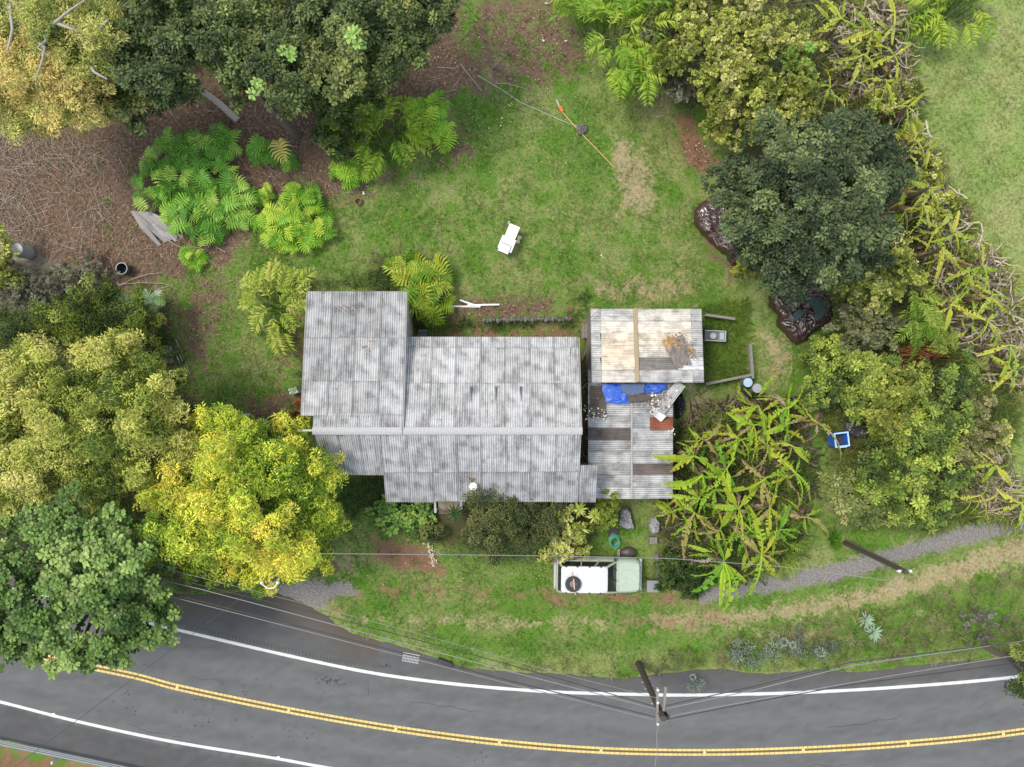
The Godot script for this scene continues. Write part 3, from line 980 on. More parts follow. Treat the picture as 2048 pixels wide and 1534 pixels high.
func banana(called: String, label: String, px: float, py: float, h: float, leaves: Array, cols: Array, group: String, dead := 4) -> void:
	# leaves: [direction in degrees on the picture (0 right, 90 down), length m]
	var top := at(px, py, h)
	var foot := Vector3(top.x, gh(top.x, top.z), top.z) + Vector3(r(-0.2, 0.2), 0, r(-0.2, 0.2))
	var o := thing(called, label, "banana plant", foot, 0.0, group)
	var b := B.new()
	b.tube([Vector3(0, -0.05, 0), (top - foot) * 0.5 + Vector3(r(-0.1, 0.1), 0, r(-0.1, 0.1)), top - foot], [0.15, 0.12, 0.07], 8)
	put(o, "stem", b, M.stalk)
	for q in leaves:
		var a := deg_to_rad(q[0] + rng.randfn() * 9.0)
		var lf := put(o, "leaf", BANANA[rng.randi() % 6], tinted(cols[rng.randi() % cols.size()], 0.45, 0.6))
		var bs := Basis(Vector3.UP, PI / 2 - a) * Basis(Vector3.RIGHT, r(-0.3, 0.25)) * Basis(Vector3.BACK, r(-1.0, 1.0))
		var ln: float = q[1] * r(0.75, 1.15)
		lf.transform = Transform3D(bs.scaled(Vector3(q[1] * r(0.55, 1.0), ln, ln)), top - foot + Vector3(0, r(-0.15, 0.1), 0))
	for k in leaves.size() + 1:      # younger leaves lower down
		var lf := put(o, "leaf", BANANA[rng.randi() % 6], tinted(cols[rng.randi() % cols.size()], 0.45, 0.6))
		var s := r(0.6, 1.25)
		var p := (top - foot) * r(0.45, 0.85) + Vector3(r(-0.45, 0.45), 0, r(-0.45, 0.45))
		lf.transform = Transform3D((Basis(Vector3.UP, r(0, TAU)) * Basis(Vector3.RIGHT, r(-0.6, 0.3)) * Basis(Vector3.BACK, r(-0.9, 0.9))).scaled(Vector3(s * r(0.9, 1.5), s, s)), p)
	for k in dead:
		var a := r(0, TAU)
		var lf := put(o, "dead_leaf", DEADB[rng.randi() % 3], tinted([Color(0.25, 0.16, 0.10), Color(0.36, 0.27, 0.19), Color(0.17, 0.115, 0.08)][rng.randi() % 3], 0.85, 0.15))
		var s := r(0.9, 1.6)
		lf.transform = Transform3D((Basis(Vector3.UP, a) * Basis(Vector3.RIGHT, r(0.3, 0.9)) * Basis(Vector3.BACK, r(-0.6, 0.6))).scaled(Vector3.ONE * s), (top - foot) * r(0.55, 0.95))

func ray_leaves(n: int, l0: float, l1: float) -> Array:
	var out := []
	var a0 := r(0, 360)
	for k in n:
		out.append([a0 + k * 137.5 + r(-20, 20), r(l0, l1)])
	return out

func stem_clump(called: String, label: String, category: String, group: String, kindset: Array, part: String, px: float, py: float, spots: Array, cols: Array) -> void:
	# leafy stems leaning out; spots are [px, py, degrees, length, height]
	var c := at(px, py, 0.0)
	c.y = gh(c.x, c.z)
	var o := thing(called, label, category, c, 0.0, group)
	for q in spots:
		var s := put(o, part, kindset[rng.randi() % kindset.size()], tinted(cols[rng.randi() % cols.size()], 0.45, 0.55))
		var a := deg_to_rad(q[2])
		var p := at(q[0], q[1], q[4])
		s.transform = Transform3D((Basis(Vector3.UP, PI / 2 - a) * Basis(Vector3.RIGHT, r(-0.3, 0.1)) * Basis(Vector3.BACK, r(-0.3, 0.3))).scaled(Vector3.ONE * float(q[3])), p - c)
	var b := B.new()
	for k in mini(spots.size(), 40):
		var q = spots[k]
		var p := at(q[0], q[1], q[4]) - c
		b.tube([Vector3(p.x * 0.7, -0.05, p.z * 0.7), p], [0.025, 0.015], 4, false)
	put(o, "canes", b, tinted(Color(0.12, 0.15, 0.05)))

func fill_spots(flat: Array, n: int, l0: float, l1: float, h0: float, h1: float, outward := true, dirdeg := 0.0) -> Array:
	var out := []
	var lo := Vector2(1e9, 1e9)
	var hi := -lo
	var pts := PackedVector2Array()
	var c := Vector2.ZERO
	for i in range(0, flat.size(), 2):
		var q := Vector2(flat[i], flat[i + 1])
		pts.append(q); lo = lo.min(q); hi = hi.max(q); c += q
	c /= pts.size()
	while out.size() < n:
		var q := Vector2(r(lo.x, hi.x), r(lo.y, hi.y))
		if not Geometry2D.is_point_in_polygon(q, pts): continue
		var d := rad_to_deg(atan2(q.y - c.y, q.x - c.x)) if outward else dirdeg
		out.append([q.x, q.y, d + rng.randfn() * 38.0, r(l0, l1), r(h0, h1)])
	return out

# ---------------------------------------------------------------- corrugated roofs
func roof_texture() -> ImageTexture:
	var w := 768
	var ims := []
	for f in [[61, 0.005, 4, 1.0], [62, 0.06, 3, 1.0], [63, 0.25, 2, 1.0]]:
		var fn := FastNoiseLite.new()
		fn.seed = f[0]; fn.frequency = f[1]; fn.fractal_octaves = f[2]
		ims.append(fn.get_image(w, w, false, false, true).get_data())
	var fs := FastNoiseLite.new()
	fs.seed = 64; fs.frequency = 0.09; fs.fractal_octaves = 2
	var st := fs.get_image(w, 24, false, false, true)
	st.resize(w, w, Image.INTERPOLATE_CUBIC)
	var s: PackedByteArray = st.get_data()
	var a: PackedByteArray = ims[0]; var b: PackedByteArray = ims[1]; var c: PackedByteArray = ims[2]
	var out := PackedByteArray()
	out.resize(w * w * 3)
	for i in w * w:
		var base := 0.87 + (a[i] - 128) / 255.0 * 0.20 + (b[i] - 128) / 255.0 * 0.12 + (s[i] - 128) / 255.0 * 0.13
		var spot := (c[i] * 0.75 + s[i] * 0.25) / 255.0 + (a[i] - 128) / 800.0
		if spot < 0.30: base *= 0.4 + spot * 1.0
		elif spot > 0.66: base *= 1.1
		var v := int(clampf(base, 0.12, 1.0) * 255.0)
		out[i * 3] = v; out[i * 3 + 1] = v; out[i * 3 + 2] = v
	return ImageTexture.create_from_image(Image.create_from_data(w, w, false, Image.FORMAT_RGB8, out))

func sheet(parent: Node, tl: Vector3, tr: Vector3, br: Vector3, bl: Vector3, period: float, amp: float, col: Color, m: Material, called := "roof_sheet", label := "", wear := 0.3, across := true) -> MeshInstance3D:
	# corrugations run from the tl-tr edge to the bl-br edge (across) or along it
	if not across:
		var t := tl; tl = bl; bl = br; br = tr; tr = t
	var b := B.new()
	var n := maxi(2, int(round((tr - tl).length() / period)))
	var up := (bl - tl).cross(tr - tl).normalized()
	if up.y < 0.0: up = -up
	var du := r(0, 4)
	var dv := r(0, 4)
	var wide := (tr - tl).length()
	var long := (bl - tl).length()
	var rows := []
	var cols := []
	var uvs := []
	var ts := [1.0, 1.0 - 0.035 / long, 0.66, 0.33, 0.03 / long, 0.0]
	for j in 6:
		var row := PackedVector3Array()
		var cl := PackedColorArray()
		var uv := PackedVector2Array()
		var t: float = ts[j]
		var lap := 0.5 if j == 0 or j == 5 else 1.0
		for i in n * 6 + 1:
			var f := float(i) / (n * 6)
			var wv := cos(f * n * TAU)
			row.append(tl.lerp(tr, f).lerp(bl.lerp(br, f), t) + up * wv * amp)
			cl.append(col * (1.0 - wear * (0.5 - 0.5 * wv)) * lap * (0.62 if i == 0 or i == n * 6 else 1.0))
			uv.append(Vector2(du + f * wide, dv + t * long) / 4.0)
		rows.append(row); cols.append(cl); uvs.append(uv)
	b.grid(rows, cols, uvs)
	var o := put(parent, called, b, m)
	if label: o.set_meta("label", label)
	return o

func slope(parent: Node, x0: float, x1: float, z0: float, h0: float, z1: float, h1: float, count: int, lift: float, base: Color, m: Material, var_ := 0.1, xl1 = null, xr1 = null) -> void:
	# a row of sheets from the line z0 to the line z1
	if z1 < z0:
		slope(parent, x0, x1, z1, h1, z0, h0, count, lift, base, m, var_)
		return
	var e0: float = x0 if xl1 == null else xl1
	var e1: float = x1 if xr1 == null else xr1
	for k in count:
		var a := lerpf(x0, x1, float(k) / count)
		var b := lerpf(x0, x1, float(k + 1) / count) + (0.05 if k < count - 1 else 0.0)
		var c := lerpf(e0, e1, float(k) / count)
		var d := lerpf(e0, e1, float(k + 1) / count) + (0.05 if k < count - 1 else 0.0)
		var up := lift + (0.012 if k % 2 == 0 else 0.0)
		var j := r(-0.03, 0.03)
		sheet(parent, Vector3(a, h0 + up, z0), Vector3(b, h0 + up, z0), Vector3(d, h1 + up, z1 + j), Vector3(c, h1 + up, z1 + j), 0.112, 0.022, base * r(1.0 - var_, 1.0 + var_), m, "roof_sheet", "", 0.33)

func box_part(parent: Node, called: String, a: Vector3, s: Vector3, m: Material) -> MeshInstance3D:
	var b := B.new()
	b.box(Transform3D(Basis(), Vector3.ZERO), s)
	var o := put(parent, called, b, m)
	o.position = a
	return o

func bar_part(parent: Node, called: String, a: Vector3, c: Vector3, w: float, h: float, m: Material) -> MeshInstance3D:
	var b := B.new()
	b.bar(a, c, w, h)
	return put(parent, called, b, m)

func build_house() -> void:
	var o := thing("house", "long low house under a grey weathered corrugated roof with a wing", "house", Vector3(-3, 0, 1.5))
	var off := Vector3(3, 0, -1.5)
	var roof := Node3D.new()
	roof.name = "roof"
	o.add_child(roof, true)
	roof.position = off
	var g1 := Color(0.525, 0.52, 0.515)
	# wing: three rows from the ridge down to the far eave
	slope(roof, -9.60, -5.28, 2.26, 5.26, 1.45, 5.08, 4, 0.05, g1, M.tin, 0.1)
	slope(roof, -10.2, -5.28, 1.55, 5.09, -0.12, 4.83, 4, 0.08, g1 * 1.02, M.tin, 0.1)
	slope(roof, -10.2, -5.28, 0.0, 4.85, -2.26, 4.48, 4, 0.055, g1 * 0.97, M.tin, 0.1)
	slope(roof, -10.2, -5.28, -2.14, 4.5, -4.6, 4.1, 4, 0.03, g1 * 0.9, M.tin, 0.1)
	# main roof, far side
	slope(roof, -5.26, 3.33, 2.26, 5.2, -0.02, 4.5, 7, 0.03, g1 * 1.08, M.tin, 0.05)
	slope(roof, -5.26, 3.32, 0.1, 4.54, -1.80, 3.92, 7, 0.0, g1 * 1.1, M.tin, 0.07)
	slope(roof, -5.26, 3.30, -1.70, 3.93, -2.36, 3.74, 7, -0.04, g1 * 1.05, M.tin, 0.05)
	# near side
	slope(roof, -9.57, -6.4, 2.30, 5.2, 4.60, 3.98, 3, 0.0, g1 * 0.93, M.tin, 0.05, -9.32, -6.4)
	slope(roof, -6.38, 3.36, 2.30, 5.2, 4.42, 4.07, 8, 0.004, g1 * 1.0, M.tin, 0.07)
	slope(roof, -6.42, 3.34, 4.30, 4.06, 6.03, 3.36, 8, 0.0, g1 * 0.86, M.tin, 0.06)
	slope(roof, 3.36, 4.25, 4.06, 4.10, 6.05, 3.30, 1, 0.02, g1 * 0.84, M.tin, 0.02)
	# ridge capping in three lengths
	for seg in [[-9.62, -5.3, 5.36], [-5.34, -0.9, 5.30], [-0.95, 3.40, 5.31]]:
		var b := B.new()
		b.col = Color(1, 1, 1)
		var rows := []
		for q in [[0.19, -0.08], [0.1, -0.025], [0.0, 0.0], [-0.1, -0.02], [-0.17, -0.045]]:
			rows.append(PackedVector3Array([Vector3(seg[0], seg[2] + q[1], 2.28 + q[0]), Vector3(seg[1], seg[2] + q[1], 2.28 + q[0])]))
		b.grid(rows)
		put(roof, "ridge_cap", b, M.cap)
	# boards and gutters at the edges
	bar_part(o, "barge_board", off + Vector3(-10.24, 4.0, -4.55), off + Vector3(-10.24, 5.0, 1.55), 0.04, 0.16, M.board)
	bar_part(o, "barge_board", off + Vector3(-5.24, 4.0, -4.55), off + Vector3(-5.24, 5.2, 2.2), 0.04, 0.24, M.board)
	bar_part(o, "barge_board", off + Vector3(3.37, 3.72, -2.3), off + Vector3(3.37, 5.14, 2.2), 0.04, 0.16, M.board)
	bar_part(o, "ridge_beam", off + Vector3(-10.45, 4.95, 2.28), off + Vector3(-9.6, 4.95, 2.28), 0.09, 0.14, M.trim)
	# walls, openings and the porch
	for w in [[Vector3(-3.2, 1.75, -1.85), Vector3(12.2, 3.5, 0.14)], [Vector3(-3.2, 1.75, 4.25), Vector3(12.2, 3.5, 0.14)], [Vector3(-9.23, 2.2, 1.2), Vector3(0.14, 4.4, 5.96)], [Vector3(2.83, 2.2, 1.2), Vector3(0.14, 4.4, 5.96)],
			[Vector3(-7.7, 1.9, -4.2), Vector3(4.3, 3.8, 0.14)], [Vector3(-9.78, 1.95, -3.03), Vector3(0.14, 3.9, 2.2)], [Vector3(-5.62, 1.95, -3.03), Vector3(0.14, 3.9, 2.2)]]:
		box_part(o, "wall", off + w[0] - Vector3(0, 0.3, 0), w[1], M.paint)
	for x in [-8.0, -5.2, 0.5]:
		var wn := box_part(o, "window", off + Vector3(x, 2.0, 4.335), Vector3(1.3, 1.1, 0.05), M.trim)
		box_part(wn, "pane", Vector3(0, 0, 0.03), Vector3(1.14, 0.94, 0.02), M.glass)
	for x in [-3.5, 1.2]:
		var wn := box_part(o, "window", off + Vector3(x, 2.0, -1.935), Vector3(1.3, 1.1, 0.05), M.trim)
		box_part(wn, "pane", Vector3(0, 0, -0.03), Vector3(1.14, 0.94, 0.02), M.glass)
	box_part(o, "door", off + Vector3(-3.3, 1.9, 4.34), Vector3(0.9, 2.0, 0.06), M.wood)
	box_part(o, "porch_floor", off + Vector3(-1.1, 0.85, 5.1), Vector3(10.4, 0.12, 1.55), M.oldwood)
	for x in [-6.2, -4.15, -2.75, 0.6, 4.05]:
		box_part(o, "porch_post", off + Vector3(x, 1.62, 5.84), Vector3(0.1, 3.32, 0.1), M.trim)
	# steps down to the garden between white rails
	for k in 6:
		box_part(o, "step", off + Vector3(-3.43, 0.80 - k * 0.15, 6.0 + k * 0.22), Vector3(1.25, 0.06, 0.26), rough_mat(Color(0.50, 0.42, 0.28) if k < 5 else Color(0.27, 0.17, 0.12), 0.85, 75 + k, 0.05, 0.65, 0.6))
	for s in [[-4.12, 6.95], [-2.72, 6.75]]:
		bar_part(o, "hand_rail", off + Vector3(s[0], 1.62, 5.9), off + Vector3(s[0], 1.25, s[1]), 0.11, 0.07, M.trim)
		box_part(o, "rail_post", off + Vector3(s[0], 0.56, s[1] - 0.05), Vector3(0.09, 1.34, 0.09), M.trim)
	# flue through the porch roof
	var vb := B.new()
	vb.lathe([Vector2(0.07, 0), Vector2(0.07, 0.30), Vector2(0.2, 0.30), Vector2(0.2, 0.36), Vector2(0.12, 0.41), Vector2(0.001, 0.43)], Transform3D(), 18)
	var v := put(o, "roof_vent", vb, mat(Color(0.82, 0.82, 0.8), 0.4))
	v.position = off + Vector3(-1.93, 3.68, 5.15)
	v.set_meta("label", "round white vent cap on the porch roof")
	# dark stains running down from three seams are tar brushed along the laps
	for x in [-2.0, -0.78, 0.45]:
		var tb := B.new()
		tb.col = Color(0.085, 0.085, 0.09)
		var prev := Vector3.ZERO
		for k in 7:
			var z := 0.15 + k * 0.12
			var c := off + Vector3(x + r(-0.01, 0.01), 4.57 + (z - 0.1) * 0.306 + 0.05, z)
			if k > 0:
				var w0 := 0.05 * (1.0 - (k - 1) / 7.0)
				var w1 := 0.05 * (1.0 - k / 7.0)
				tb.quad(c + Vector3(-w1, 0, 0), c + Vector3(w1, 0, 0), prev + Vector3(w0, 0, 0), prev + Vector3(-w0, 0, 0))
			prev = c
		put(o, "tar_streak", tb, M.dry)

func debris(called: String, label: String, category: String, spots: Array, cols: Array, s0: float, s1: float, m: Material) -> void:
	# irregular flat scraps: [px, py, spread px, count, height]
	var b := B.new()
	for s in spots:
		for k in s[3]:
			var c := at(s[0] + rng.randfn() * s[2] * 0.5, s[1] + rng.randfn() * s[2] * 0.5, s[4]) + Vector3.UP * r(0.0, 0.05)
			b.col = cols[rng.randi() % cols.size()] * r(0.75, 1.15)
			var ring := []
			var R := r(s0, s1) * 0.75
			var a0 := r(0, TAU)
			for a in 5:
				ring.append(c + Vector3(cos(a0 - a * TAU / 5) * R * r(0.5, 1.2), r(0, 0.04), sin(a0 - a * TAU / 5) * R * r(0.5, 1.2)))
			b.fan(ring)
	var o := single(called, b, m, label, category)
	o.set_meta("kind", "stuff")

func build_sheds() -> void:
	var o := thing("shed", "small shed with a pale sheet roof, cream stained on its left, right of the house", "shed", Vector3(7, 0, -2))
	var off := Vector3(-7, 0, 2)
	var hz := func(z): return 2.5 + (z + 3.88) * 0.13
	var sunk := [Color(0.60, 0.585, 0.55), Color(0.80, 0.73, 0.62), Color(0.82, 0.70, 0.55), Color(0.80, 0.66, 0.50), Color(0.82, 0.71, 0.57), Color(0.62, 0.57, 0.50)]
	var rgt := [Color(0.72, 0.68, 0.60), Color(0.80, 0.74, 0.64), Color(0.80, 0.71, 0.58), Color(0.79, 0.72, 0.61), Color(0.24, 0.215, 0.195), Color(0.55, 0.53, 0.50)]
	M.sheet = vmat(0.7)
	M.sheet.albedo_texture = M.tin.albedo_texture
	for k in 6:
		var z0 := -3.88 + k * 0.634
		var z1 := z0 + 0.66
		var h0: float = hz.call(z0)
		var h1: float = hz.call(z1)
		var up := 0.02 - 0.008 * (k % 2)
		# left half: a plain end and the stained middle
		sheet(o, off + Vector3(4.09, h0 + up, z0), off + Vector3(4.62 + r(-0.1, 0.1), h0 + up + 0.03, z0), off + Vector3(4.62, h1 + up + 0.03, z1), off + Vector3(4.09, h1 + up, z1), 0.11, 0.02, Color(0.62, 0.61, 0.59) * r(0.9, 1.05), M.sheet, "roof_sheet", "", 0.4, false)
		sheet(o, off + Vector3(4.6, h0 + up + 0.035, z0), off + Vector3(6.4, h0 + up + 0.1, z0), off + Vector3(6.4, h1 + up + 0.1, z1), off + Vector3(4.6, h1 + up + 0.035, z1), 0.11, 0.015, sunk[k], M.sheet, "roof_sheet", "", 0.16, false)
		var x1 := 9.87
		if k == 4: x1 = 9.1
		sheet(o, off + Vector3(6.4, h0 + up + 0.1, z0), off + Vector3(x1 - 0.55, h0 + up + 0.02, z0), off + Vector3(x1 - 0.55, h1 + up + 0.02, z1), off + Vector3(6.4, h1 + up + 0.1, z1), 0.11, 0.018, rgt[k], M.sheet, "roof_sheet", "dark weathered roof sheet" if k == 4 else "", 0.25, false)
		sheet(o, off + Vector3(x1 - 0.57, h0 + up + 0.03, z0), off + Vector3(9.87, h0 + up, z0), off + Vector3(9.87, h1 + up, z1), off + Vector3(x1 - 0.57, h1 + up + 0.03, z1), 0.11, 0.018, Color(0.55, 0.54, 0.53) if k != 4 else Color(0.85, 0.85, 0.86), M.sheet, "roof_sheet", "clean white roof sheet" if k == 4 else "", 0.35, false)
	bar_part(o, "batten", off + Vector3(6.38, 2.66, -3.9), off + Vector3(6.42, 3.15, -0.08), 0.2, 0.06, rough_mat(Color(0.48, 0.37, 0.22), 0.85, 81, 0.05, 0.6, 0.5))
	for x in [4.2, 9.75]:
		for z in [-3.75, -0.25]:
			box_part(o, "post", off + Vector3(x, 1.2, z), Vector3(0.1, 2.4, 0.1), M.oldwood)
	box_part(o, "wall", off + Vector3(6.97, 1.2, -3.8), Vector3(5.4, 2.4, 0.05), M.oldwood)
	box_part(o, "wall", off + Vector3(9.8, 1.2, -2.0), Vector3(0.05, 2.3, 3.3), M.oldwood)
	box_part(o, "wall", off + Vector3(4.15, 1.2, -2.0), Vector3(0.05, 2.3, 3.3), M.oldwood)
	# the lean-to below it
	o = thing("lean_to", "lower lean-to with a patched sheet roof between the house and the banana grove", "lean-to", Vector3(6.2, 0, 3))
	off = Vector3(-6.2, 0, -3)
	for k in 11:
		var z0 := -0.75 + k * 0.613
		var z1 := z0 + 0.64
		var up := 2.3 + 0.01 * (k % 2)
		var l := Color(0.60, 0.59, 0.57) * r(0.85, 1.05)
		var q := Color(0.58, 0.57, 0.56) * r(0.85, 1.05)
		if k == 5: l = Color(0.15, 0.12, 0.105)
		if k == 8: q = Color(0.19, 0.15, 0.13)
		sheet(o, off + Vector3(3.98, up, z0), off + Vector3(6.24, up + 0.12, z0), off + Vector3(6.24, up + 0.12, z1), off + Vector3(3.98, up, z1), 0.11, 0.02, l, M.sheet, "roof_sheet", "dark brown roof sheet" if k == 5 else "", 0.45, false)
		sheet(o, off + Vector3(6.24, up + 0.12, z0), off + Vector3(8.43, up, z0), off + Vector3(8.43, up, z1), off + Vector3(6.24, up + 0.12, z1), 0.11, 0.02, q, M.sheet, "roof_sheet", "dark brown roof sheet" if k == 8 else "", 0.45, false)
	sheet(o, off + Vector3(7.2, 2.42, 1.77), off + Vector3(8.42, 2.37, 1.75), off + Vector3(8.42, 2.37, 2.42), off + Vector3(7.2, 2.42, 2.44), 0.11, 0.02, Color(0.33, 0.095, 0.045), M.sheet, "roof_sheet", "orange rusted roof sheet", 0.3, false)
	sheet(o, off + Vector3(4.08, 2.37, 0.15), off + Vector3(4.92, 2.41, 0.13), off + Vector3(4.92, 2.41, 1.8), off + Vector3(4.06, 2.37, 1.78), 0.11, 0.015, Color(0.155, 0.115, 0.085), M.sheet, "rust_patch", "brown rusted patch", 0.3, false)
	bar_part(o, "ridge_batten", off + Vector3(6.24, 2.46, -0.1), off + Vector3(6.24, 2.46, 6.0), 0.09, 0.05, M.board)
	for x in [4.1, 8.3]:
		for z in [0.2, 3.0, 5.8]:
			box_part(o, "post", off + Vector3(x, 1.1, z), Vector3(0.1, 2.3, 0.1), M.oldwood)
	box_part(o, "wall", off + Vector3(6.2, 1.1, 5.85), Vector3(4.2, 2.2, 0.05), M.oldwood)
	box_part(o, "wall", off + Vector3(8.35, 1.1, 3.0), Vector3(0.05, 2.2, 5.6), M.oldwood)
	# what lies on the two roofs
	var ws := sheet(self, at(1352, 761, 2.75), at(1371, 772, 2.6), at(1320, 840, 2.52), at(1299, 826, 2.56), 0.1, 0.022, Color(0.52, 0.51, 0.50), M.sheet, "loose_sheet", "", 0.4)
	tag(ws, "loose grey corrugated sheet lying askew on the lean-to roof", "roof sheet")
	var pl := sheet(self, at(1306, 816, 2.62), at(1333, 832, 2.62), at(1322, 844, 2.62), at(1298, 825, 2.62), 0.2, 0.004, Color(0.8, 0.8, 0.8), M.sheet, "plastic_board", "", 0.1)
	tag(pl, "white board at the lower end of the loose corrugated sheet", "board")
	crumple("blue_tarp", "crumpled blue tarpaulin on the lean-to roof under the edge of the pale shed roof", "tarpaulin", [1202,765, 1225,763, 1260,762, 1300,762, 1331,764, 1333,777, 1316,786, 1298,786, 1290,798, 1265,800, 1256,806, 1238,808, 1212,803, 1205,785], 2.5, 0.10, 91, 2.45, rough_mat(Color(0.035, 0.13, 0.62), 0.45, 92, 0.03, 0.75, 0.7), 2.5)
	crumple("mat", "faded grey blue ground sheet lying in the middle of the blue tarpaulin", "sheet", [1240,764, 1290,764, 1287,785, 1262,792, 1243,783], 2.66, 0.03, 93, 2.6, rough_mat(Color(0.12, 0.18, 0.32), 0.8, 94, 0.05, 0.6, 0.7), 2.5)
	crumple("old_mat", "grey brown mat at the lower edge of the blue tarpaulin", "mat", [1252,790, 1285,787, 1306,786, 1308,795, 1288,803, 1258,805], 2.66, 0.03, 95, 2.6, rough_mat(Color(0.15, 0.12, 0.095), 0.9, 96, 0.06, 0.5, 0.7), 2.5)
	debris("roof_leaves", "rusty brown leaves caught on the far part of the wing roof", "fallen leaves", [[690, 615, 9, 16, 4.33], [712, 618, 9, 9, 4.34], [735, 692, 12, 7, 4.62], [735, 703, 9, 5, 4.66]], [Color(0.24, 0.11, 0.07), Color(0.33, 0.2, 0.13), Color(0.14, 0.07, 0.05)], 0.03, 0.08, M.dry)
	debris("flue_leaves", "rusty brown leaves caught behind the round vent on the porch roof", "fallen leaves", [[944, 958, 8, 22, 3.86]], [Color(0.24, 0.12, 0.08), Color(0.13, 0.07, 0.05)], 0.03, 0.08, M.dry)
	debris("plaster_scraps", "broken white scraps strewn over the loose corrugated sheet", "debris", [[1316, 803, 20, 45, 2.66], [1326, 793, 20, 18, 2.68], [1309, 814, 16, 30, 2.64]], [Color(0.5, 0.46, 0.42), Color(0.62, 0.6, 0.57), Color(0.25, 0.19, 0.15), Color(0.13, 0.1, 0.08), Color(0.36, 0.27, 0.2)], 0.03, 0.12, M.dry)
	debris("paint_flakes", "white flakes scattered around the brown rusted patch of the lean-to roof", "debris", [[1185, 826, 22, 22, 2.44], [1200, 835, 16, 20, 2.45], [1343, 862, 8, 12, 2.4]], [Color(0.55, 0.54, 0.51)], 0.03, 0.09, M.dry)
	var fb := B.new()
	var rows := []
	var cols := []
	for j in 13:
		var row := PackedVector3Array()
		var cl := PackedColorArray()
		var t := 1.0 - j / 12.0
		for i in 17:
			var f := i / 16.0
			var ragged := r(-3, 3) if i == 0 or i == 16 or j == 0 or j == 12 else 0.0
			var lx := lerpf(1321, 1352, t); var rx := lerpf(1366, 1382, t)
			var p := at(lerpf(lx, rx, f) + ragged, lerpf(677, 738, t) + lerpf(0, -7, f) * (1.0 if t < 0.3 else 1.6) + ragged, 2.98 + 0.05 * sin(f * 9.0) + 0.06 * t + r(0, 0.03))
			row.append(p)
			var rusty := clampf(1.3 - t * 3.2 + n1.get_noise_2d(i * 9.0, j * 9.0), 0, 1) * clampf(1.6 - f * 1.9, 0, 1)
			cl.append((Color(0.19, 0.165, 0.145) * r(0.6, 1.3)).lerp(Color(0.5, 0.30, 0.13) * r(0.6, 1.2), rusty))
		rows.append(row); cols.append(cl)
	fb.grid(rows, cols)
	single("roofing_felt", fb, M.dry, "torn brown roofing felt with a rotted orange edge on the shed roof", "roofing felt")
	debris("rotten_wood", "dark crumbs of rotten wood trailing from the torn roofing felt", "debris", [[1362, 676, 14, 30, 3.0], [1375, 690, 10, 24, 3.0], [1382, 703, 8, 20, 3.0], [1388, 711, 12, 16, 3.0], [1340, 680, 14, 26, 3.03]], [Color(0.12, 0.10, 0.085), Color(0.25, 0.19, 0.14), Color(0.32, 0.19, 0.08)], 0.03, 0.09, M.dry)

func crumple(called: String, label: String, category: String, flat: Array, high: float, amp: float, seed_: int, edge: float, m: Material, freq := 1.4, parent: Node = self) -> MeshInstance3D:
	# a creased sheet lying over a heap: an outline of picture points, rings towards its middle
	var fn := FastNoiseLite.new()
	fn.seed = seed_; fn.frequency = freq * 0.35; fn.fractal_octaves = 3; fn.fractal_type = FastNoiseLite.FRACTAL_RIDGED
	var p := []
	var c := Vector3.ZERO
	for i in range(0, flat.size(), 2):
		p.append(at(flat[i], flat[i + 1], edge)); c += p[-1]
	c /= p.size()
	var ring := []
	for i in p.size():
		for k in 6:
			ring.append(p[i].lerp(p[(i + 1) % p.size()], k / 6.0))
	ring.append(ring[0])
	var b := B.new()
	var rows := []
	for j in 16:
		var t := 1.0 - j / 15.0
		var row := PackedVector3Array()
		for i in ring.size():
			var q: Vector3 = c.lerp(ring[i], t)
			q += Vector3(fn.get_noise_2d(q.x * 3, q.z * 3), 0, fn.get_noise_2d(q.z * 3, q.x * 3)) * 0.08
			var w := 1.0 - pow(t, 6.0)
			q.y = lerpf(edge, high, sqrt(clampf(w, 0, 1))) + fn.get_noise_2d(q.x * 2.2, q.z * 2.2) * amp * (0.3 + 0.7 * w)
			row.append(q)
		row.reverse()
		rows.append(row)
	b.grid(rows)
	var o := put(parent, called, b, m)
	if parent == self: tag(o, label, category)
	return o

